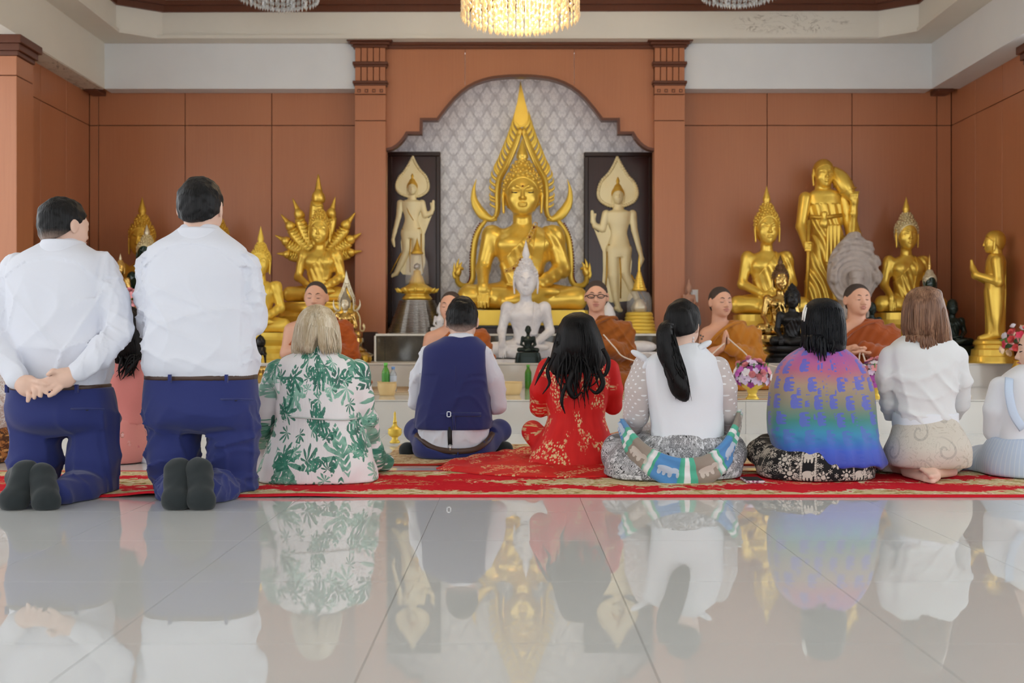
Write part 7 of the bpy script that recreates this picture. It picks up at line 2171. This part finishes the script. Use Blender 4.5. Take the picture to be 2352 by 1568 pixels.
def rug(name, x0, x1, y0, y1, z, mat, label, ripple=(), th=.010, nx=160, ny=14):
    t = thing(name, ((x0+x1)/2, y0, z), label, 'carpet')
    V = []; f = []
    for lay in (1, 0):
        for j in range(ny):
            for i in range(nx):
                x = x0 + (x1-x0)*i/(nx-1); v = j/(ny-1); y = y0 + (y1-y0)*v
                h = sum(a*math.exp(-((x-c)/w)**2)*math.exp(-(v*q)**2) for a, c, w, q in ripple)
                V.append((x, y, z + h + (th if lay else .001)))
    n0 = nx*ny
    for j in range(ny-1):
        for i in range(nx-1):
            q = (j*nx+i, j*nx+i+1, (j+1)*nx+i+1, (j+1)*nx+i); f.append(q); f.append(tuple(k + n0 for k in q[::-1]))
    per = list(range(nx)) + [j*nx+nx-1 for j in range(1, ny)] + [(ny-1)*nx+i for i in range(nx-2, -1, -1)] + [j*nx for j in range(ny-2, 0, -1)]
    f += [(b, a, a+n0, b+n0) for a, b in zip(per, per[1:] + per[:1])]
    raw('pile', np.array(V), np.array(f), mat, t, False)
    return t
rug('red_carpet', -3.2, 3.3, 4.49, 5.35, 0.0, carpet_mat(), 'long red carpet with gold floral border under the guests', ripple=((.018, -1.55, .12, 6), (.006, -.9, .2, 5)))
rug('persian_mat', -.72, 1.42, 5.63, 6.74, 0.0, persian(), 'faded persian mat under the couple in front of the platform', ripple=((.022, -.27, .09, 5),))
m = Mat('monks_mat', srgb(196, 176, 146), .95)
x_, y_, z_ = m.xyz(m.coord('Object'))
m.color(m.mix(((y_*22.0).sin()).smooth(.1, .4)*.7, srgb(206, 188, 158), srgb(128, 92, 66)))
rug('monks_mat', .80, 3.5, 7.95, 9.60, H1, m, 'striped beige mat under the monks on the right', nx=20, ny=4, th=.012)
rug('monks_mat', -2.3, -.25, 8.45, 9.60, H1, m, 'striped beige mat under the monks on the left', nx=20, ny=4, th=.012)

# ------------------------------------------------------------------ offerings and small things
M_IVORY = Mat('ivory_plastic', srgb(226, 196, 140), .35)
M_PET = Mat('green_tea_bottle', srgb(96, 170, 60), .15, Transmission_Weight=.3)
M_WATER = Mat('clear_water_bottle', srgb(206, 216, 226), .12, Transmission_Weight=.5)
M_CAPG = Mat('green_cap', srgb(110, 204, 90), .4); M_CAPB = Mat('blue_cap', srgb(120, 160, 220), .4)
def on_plat(px, ybase):
    d = (CAMH - H1)*FPX/(ybase - 784); return np.array([pxx(px, d), d, H1]), d/FPX
def bowl(px, yb, hw, hpx, label):
    c, k = on_plat(px, yb); t = thing('offering_bowl', c, label, 'bowl', 'ivory bowls on the platform')
    h = hpx*k; r = hw*k
    lathe('bowl', [(r*.72, 0), (r*.76, h*.1), (r*.92, h*.5), (r*.96, h*.8), (r*.93, h*.92), (r, h*.96), (r*1.02, h), (r*.9, h*.985), (r*.86, h*.7), (r*.6, h*.3), (.001, h*.28)], c, M_IVORY, t, 36)
    return c, k
def bottle(c, h, r, mat, capm, label, lab=None):
    t = thing('bottle', c, label, 'bottle')
    lathe('bottle_body', [(r*.9, 0), (r, h*.04), (r, h*.3), (r*.94, h*.34), (r, h*.38), (r, h*.66), (r*.85, h*.74), (r*.45, h*.85), (r*.4, h*.9)], c, mat, t, 24)
    lathe('bottle_cap', [(r*.5, h*.89), (r*.5, h*.995), (r*.42, h)], c, capm, t, 20)
    if lab: lathe('bottle_label', [(r*1.012, h*.3), (r*1.015, h*.31), (r*1.015, h*.62), (r*1.012, h*.63)], c, lab, t, 24)
M_LABELG = Mat('tea_label', srgb(74, 150, 60), .4); M_LABELW = Mat('water_label', srgb(190, 200, 214), .4)
c, k = bowl(889, 908, 23, 32, 'ivory offering bowl holding a green and a clear bottle')
bottle(c + np.array([-.012, .01, .032]), .225, .030, M_PET, M_CAPG, 'green tea bottle standing in the ivory bowl beside the groom', M_LABELG)
bottle(c + np.array([.052*.9, .012, .032]), .195, .028, M_WATER, M_CAPB, 'clear water bottle with pale cap standing in the ivory bowl', M_LABELW)
bowl(1177, 906, 24, 30, 'ivory offering bowl just right of the groom')
c, k = on_plat(1213, 892); bottle(c, .215, .030, M_PET, M_CAPG, 'green tea bottle beside the bride', M_LABELG)
# gilded bowl on a stand at the left
c, k = on_plat(597, 916)
t = thing('alms_bowl', c, 'golden bowl on a white pedestal stand beside the kneeling man', 'bowl')
lathe('stand', [(20*k, 0), (20*k, 6*k), (12*k, 10*k), (9*k, 22*k), (14*k, 34*k), (16*k, 36*k)], c, M_EDGE, t, 28)
lathe('bowl', [(12*k, 36*k), (22*k, 42*k), (25*k, 56*k), (24*k, 66*k), (26*k, 74*k), (24*k, 75*k), (20*k, 60*k), (.001, 48*k)], c, M_BRASS, t, 32)
for i in range(10): raw('rim_stone', *curls_vf(np.array([c + np.array([25.5*k*math.cos(i*.628), 25.5*k*math.sin(i*.628), 57*k])]), .012), M_RED if i % 2 else M_GOLD, t, True)
# brass ewer on the mat
d = CAMH*FPX/(1021 - 784); c = np.array([pxx(907, d), d, .011]); k = d/FPX
t = thing('water_ewer', c, 'small gold pouring vessel with a tall spire on the mat', 'vessel')
lathe('foot', [(r*k, z*k) for r, z in ((11, 0), (12, 3), (9, 6), (6, 10), (8, 14))], c, M_GOLDY, t, 28)
lathe('body', [(r*k, z*k) for r, z in ((8, 14), (14, 18), (16.5, 24), (15, 28), (16.5, 31), (15, 33), (9, 36), (5, 42), (4, 47))], c, M_GOLDY, t, 32)
lathe('spire', [(r*k, z*k) for r, z in ((5, 47), (4.5, 49), (3, 55), (3.6, 57), (2.6, 59), (2.4, 66), (3, 68), (1.6, 70), (.1, 74))], c, M_GOLDY, t, 20)
# phone on the carpet
d = 4.93; c = P(1728, 1112, d); c[2] = .0115
t = thing('phone', c, 'phone in a pale pink case lying on the red carpet', 'phone')
M_PH = Mat('pale_pink_case', srgb(222, 196, 206), .3)
_n = M_PH.noise(M_PH.coord('Object'), 60, 2); M_PH.color(M_PH.mix(_n.smooth(.5, .58), srgb(228, 214, 222), srgb(150, 70, 110)))
box('case', (c[0] - .044, c[1] - .07, c[2]), (c[0] + .044, c[1] + .07, c[2] + .012), M_PH, t, .004)
box('screen_edge', (c[0] - .040, c[1] - .066, c[2] + .0122), (c[0] + .040, c[1] + .066, c[2] + .0135), M_BLACK, t)

# flowers
def petal_mesh(n, L, w, cup, name, lay=1):
    V = []; f = []
    for l in range(lay):
        for i in range(n):
            a = 2*math.pi*(i + .5*l)/n; ca, sa = math.cos(a), math.sin(a); s = 1 - .28*l; b = len(V)
            for u, ww, z in ((0, .15, 0), (.45, 1, cup*.35), (.8, .8, cup*.75), (1, .05, cup)):
                for q in (-1, 0, 1):
                    x, y = u*L*s, q*ww*w*s; zz = (z + .25*cup*l)*L + abs(q)*ww*w*.25
                    V.append((x*ca - y*sa, x*sa + y*ca, zz))
            for j in range(3):
                for q in range(2): f.append((b+j*3+q, b+j*3+q+1, b+j*3+q+4, b+j*3+q+3))
    o = raw(name, V, f, None, None, True); me = o.data; bpy.data.objects.remove(o); return me
ORCHID = petal_mesh(5, .030, .013, .25, 'orchid'); ROSE = petal_mesh(6, .026, .014, .8, 'rose', 3)
FM = {n: Mat(n + '_petal', c, .6, sheen=.2) for n, c in (('purple', srgb(198, 92, 190)), ('violet', srgb(158, 52, 144)), ('lilac', srgb(232, 210, 240)), ('white', srgb(238, 232, 238)), ('pink', srgb(240, 160, 168)), ('coral', srgb(236, 96, 96)), ('peach', srgb(246, 214, 176)), ('red', srgb(206, 40, 76)))}
M_LEAF = Mat('leaf_green', srgb(86, 136, 60), .5); M_LEAFD = Mat('dark_leaf_green', srgb(44, 88, 46), .5)
_fm = {}
def flower(t, kind, col, pos, nrm, s=1.0):
    key = (kind, col)
    if key not in _fm:
        me = (ORCHID if kind == 'orchid' else ROSE).copy(); me.materials.clear(); me.materials.append(FM[col].m); _fm[key] = me
    o = bpy.data.objects.new(kind, _fm[key]); COL.objects.link(o); o.parent = t
    o.rotation_mode = 'QUATERNION'
    o.rotation_quaternion = Vector([float(v) for v in nrm]).to_track_quat('Z', 'Y') @ Matrix.Rotation(random.random()*6.28, 4, 'Z').to_quaternion()
    o.location = [float(v) for v in (np.array(pos) - loc_of(t))]; o.scale = (s, s, s)
random.seed(3)
def flower_bowl(px, yb, label, seed, sx=1.0):
    c, k = on_plat(px, yb)
    t = thing('flower_bowl', c, label, 'flower arrangement')
    lathe('pedestal_bowl', [(r*k, z*k) for r, z in ((15, 0), (15.5, 3), (12, 6), (10, 10), (9.5, 15), (12, 17), (11, 20), (16, 24), (24, 30), (27, 38), (25, 38), (10, 28), (.1, 27))], c, M_GOLDY, t, 32)
    rs = np.random.RandomState(seed); random.seed(seed)
    ctr = c + np.array([0, 0, 52*k])
    N = 85
    for i in range(N):
        ph = math.acos(1 - 1.45*(i + .5)/N); th = i*2.39996
        n = np.array([math.sin(ph)*math.cos(th), math.sin(ph)*math.sin(th), math.cos(ph)])
        pos = ctr + n*np.array([40, 36, 38])*k*rs.uniform(.88, 1.06)
        if pos[2] < c[2] + 34*k: pos[2] = c[2] + 34*k + rs.rand()*.02
        u = rs.rand()
        if u < .14: flower(t, 'rose', 'pink', pos, n, 1.05)
        else: flower(t, 'orchid', rs.choice(['purple', 'violet', 'lilac', 'white', 'purple', 'lilac', 'white', 'lilac', 'pink']), pos, n, rs.uniform(.85, 1.15))
    for i in range(9):
        a = rs.uniform(0, 6.28); n = np.array([math.cos(a)*.8, math.sin(a)*.8, .55]); q = ctr + n*46*k
        tube('stem', [ctr + n*30*k, ctr + n*42*k, q + np.array([0, 0, .02])], [.0025, .003, .005], M_LEAF, t, 5)
    lathe('moss', [(22*k, 34*k), (30*k, 46*k), (28*k, 66*k), (14*k, 78*k), (.1, 82*k)], c, M_LEAFD, t, 20)
flower_bowl(1728, 917, 'gold bowl of purple and white orchids with pink roses near the tattooed monk', 5)
flower_bowl(2012, 917, 'gold bowl of orchids half hidden between the shawl and the chestnut hair', 9)
def bouquet(px, yc, d, z0, label, cols, R, seed, vase_mat, leaves=14):
    c = np.array([pxx(px, d), d, z0]); top = pzz(yc, d); k = d/FPX
    t = thing('bouquet', c, label, 'flower arrangement')
    h = top - z0
    lathe('vase', [(.05, 0), (.06, h*.05), (.045, h*.15), (.06, h*.35), (.07, h*.5), (.05, h*.62), (.06, h*.66)], c, vase_mat, t, 24)
    rs = np.random.RandomState(seed); random.seed(seed)
    ctr = np.array([c[0], c[1], top])
    for i in range(26):
        ph = math.acos(1 - 1.5*(i + .5)/26); th = i*2.39996
        n = np.array([math.sin(ph)*math.cos(th), math.sin(ph)*math.sin(th), math.cos(ph)])
        flower(t, 'rose' if rs.rand() < .6 else 'orchid', rs.choice(cols), ctr + n*R*np.array([1, 1, 1.15])*rs.uniform(.8, 1.1), n, rs.uniform(1.1, 1.6))
    for i in range(leaves):
        a = rs.uniform(0, 6.28); n = unit([math.cos(a), math.sin(a), rs.uniform(-.3, .9)]); b = ctr + n*R*.5; e = ctr + n*R*rs.uniform(1.1, 1.4)
        tube('leaf', [b, (b + e)/2 + np.array([0, 0, .01]), e], [.006, .022, .002], M_LEAF if i % 2 else M_LEAFD, t, 6, flat=(1, .2))
bouquet(2344, 790, 8.70, H1, 'bouquet of coral and peach roses at the right edge', ['coral', 'peach', 'pink', 'red', 'white'], .12, 4, M_GOLDD)
bouquet(300, 690, 9.45, H1, 'pink lotus and green leaves in a vase between the kneeling men', ['pink'], .085, 6, M_LAC, 46)

# sacred cord running through the monks' hands
cd = thing('sacred_cord', P(1668, 790, 8.8), 'thin white cord running through the hands of the monks', 'cord')
M_CORD = Mat('white_cotton_cord', srgb(228, 214, 200), .8)
for pts in ([(1386, 768, 8.74), (1412, 798, 8.70), (1438, 822, 8.70), (1520, 842, 8.70), (1600, 838, 8.70), (1664, 788, 8.76)], [(1672, 776, 8.78), (1705, 805, 8.7), (1742, 832, 8.5), (1850, 850, 8.5), (1960, 838, 8.7), (1976, 808, 8.78)], [(1982, 812, 8.76), (1990, 838, 8.5), (2000, 862, 8.0), (2012, 866, 7.8)]):
    tube('cord_run', spline([P(*q) for q in pts], 40), .0055, M_CORD, cd, 6)

# ------------------------------------------------------------------ chandeliers
M_CRYS = Mat('warm_lit_crystal', srgb(255, 236, 196), .08, Transmission_Weight=.55, IOR=1.4)
M_CRYS2 = Mat('clear_crystal', srgb(226, 230, 232), .06, Transmission_Weight=.7, IOR=1.45)
M_BULB = Mat('glowing_bulb', (1, 1, 1), .5); M_BULB.b.inputs['Emission Color'].default_value = (1, .80, .50, 1); M_BULB.b.inputs['Emission Strength'].default_value = 26.0
def strand_mesh(mat, L, beads, r):
    prof = []
    for i in range(beads):
        z0 = -L*i/beads; z1 = -L*(i+1)/beads
        rr = r*(1.0 if i < beads - 1 else 1.25)
        prof += [(r*.3, z0), (rr, z0 + (z1-z0)*.35), (rr*.8, z0 + (z1-z0)*.7), (r*.3, z1 + (z0-z1)*.02)]
    prof += [(.0005, -L*1.03)]
    o = lathe('s', prof, (0, 0, 0), mat, None, sides=6); me = o.data; bpy.data.objects.remove(o); return me
def chandelier(c, zbot, R, label, lit, rings=5):
    t = thing('chandelier', (c[0], c[1], Z_TOP), label, 'chandelier')
    L = .46; me = strand_mesh(M_CRYS if lit else M_CRYS2, L, 9, .0125)
    zt_ = zbot + L
    lathe('ceiling_rose', [(.12, Z_TOP - .03), (.14, Z_TOP - .012), (.14, Z_TOP)], (c[0], c[1], 0), M_BRASS, t, 32)
    tube('stem', [(c[0], c[1], Z_TOP - .02), (c[0], c[1], zt_ + .02)], .018, M_BRASS, t, 10)
    for k_ in range(rings):
        rr = R*(1 - k_/rings*.92); n = max(6, int(44*rr/R)); dz = .075*(rr/R)**2
        tube('ring', [(c[0] + rr*math.cos(a), c[1] + rr*math.sin(a), zt_ + dz) for a in np.linspace(0, 2*math.pi, 41)], .010, M_BRASS, t, 6)
        tube('ring_arm', [(c[0], c[1], zt_ + .05), (c[0] + rr, c[1], zt_ + dz)], .006, M_BRASS, t, 5)
        tube('ring_arm', [(c[0], c[1], zt_ + .05), (c[0] - rr, c[1], zt_ + dz)], .006, M_BRASS, t, 5)
        for i in range(n):
            a = 2*math.pi*(i + .5*(k_ % 2))/n
            o = link('crystal_strand', me, None, t); o.location = (rr*math.cos(a), rr*math.sin(a), zt_ + dz - Z_TOP)
    if lit:
        for i in range(8):
            a = i*math.pi/4; q = np.array([c[0] + R*.62*math.cos(a), c[1] + R*.62*math.sin(a), zt_ - .06])
            raw('bulb', *curls_vf(q[None], .045), M_BULB, t, True)
        ld = bpy.data.lights.new('chandelier_lamp', 'POINT'); ld.energy = 90; ld.color = (1, .78, .5); ld.shadow_soft_size = .3
        lo = bpy.data.objects.new('chandelier_lamp', ld); COL.objects.link(lo); lo.parent = t; lo.location = (0, 0, zt_ - .15 - Z_TOP)
dch = 8.0
chandelier((pxx(1195, dch), dch), pzz(66, dch), 134*dch/FPX, 'lit crystal chandelier hanging over the middle of the hall', True)
chandelier((pxx(640, 9.6), 9.6), pzz(18, 9.6), .36, 'unlit crystal ceiling light left of the lit chandelier', False, 3)
chandelier((pxx(1702, 9.6), 9.6), pzz(9, 9.6), .36, 'unlit crystal ceiling light right of the lit chandelier', False, 3)
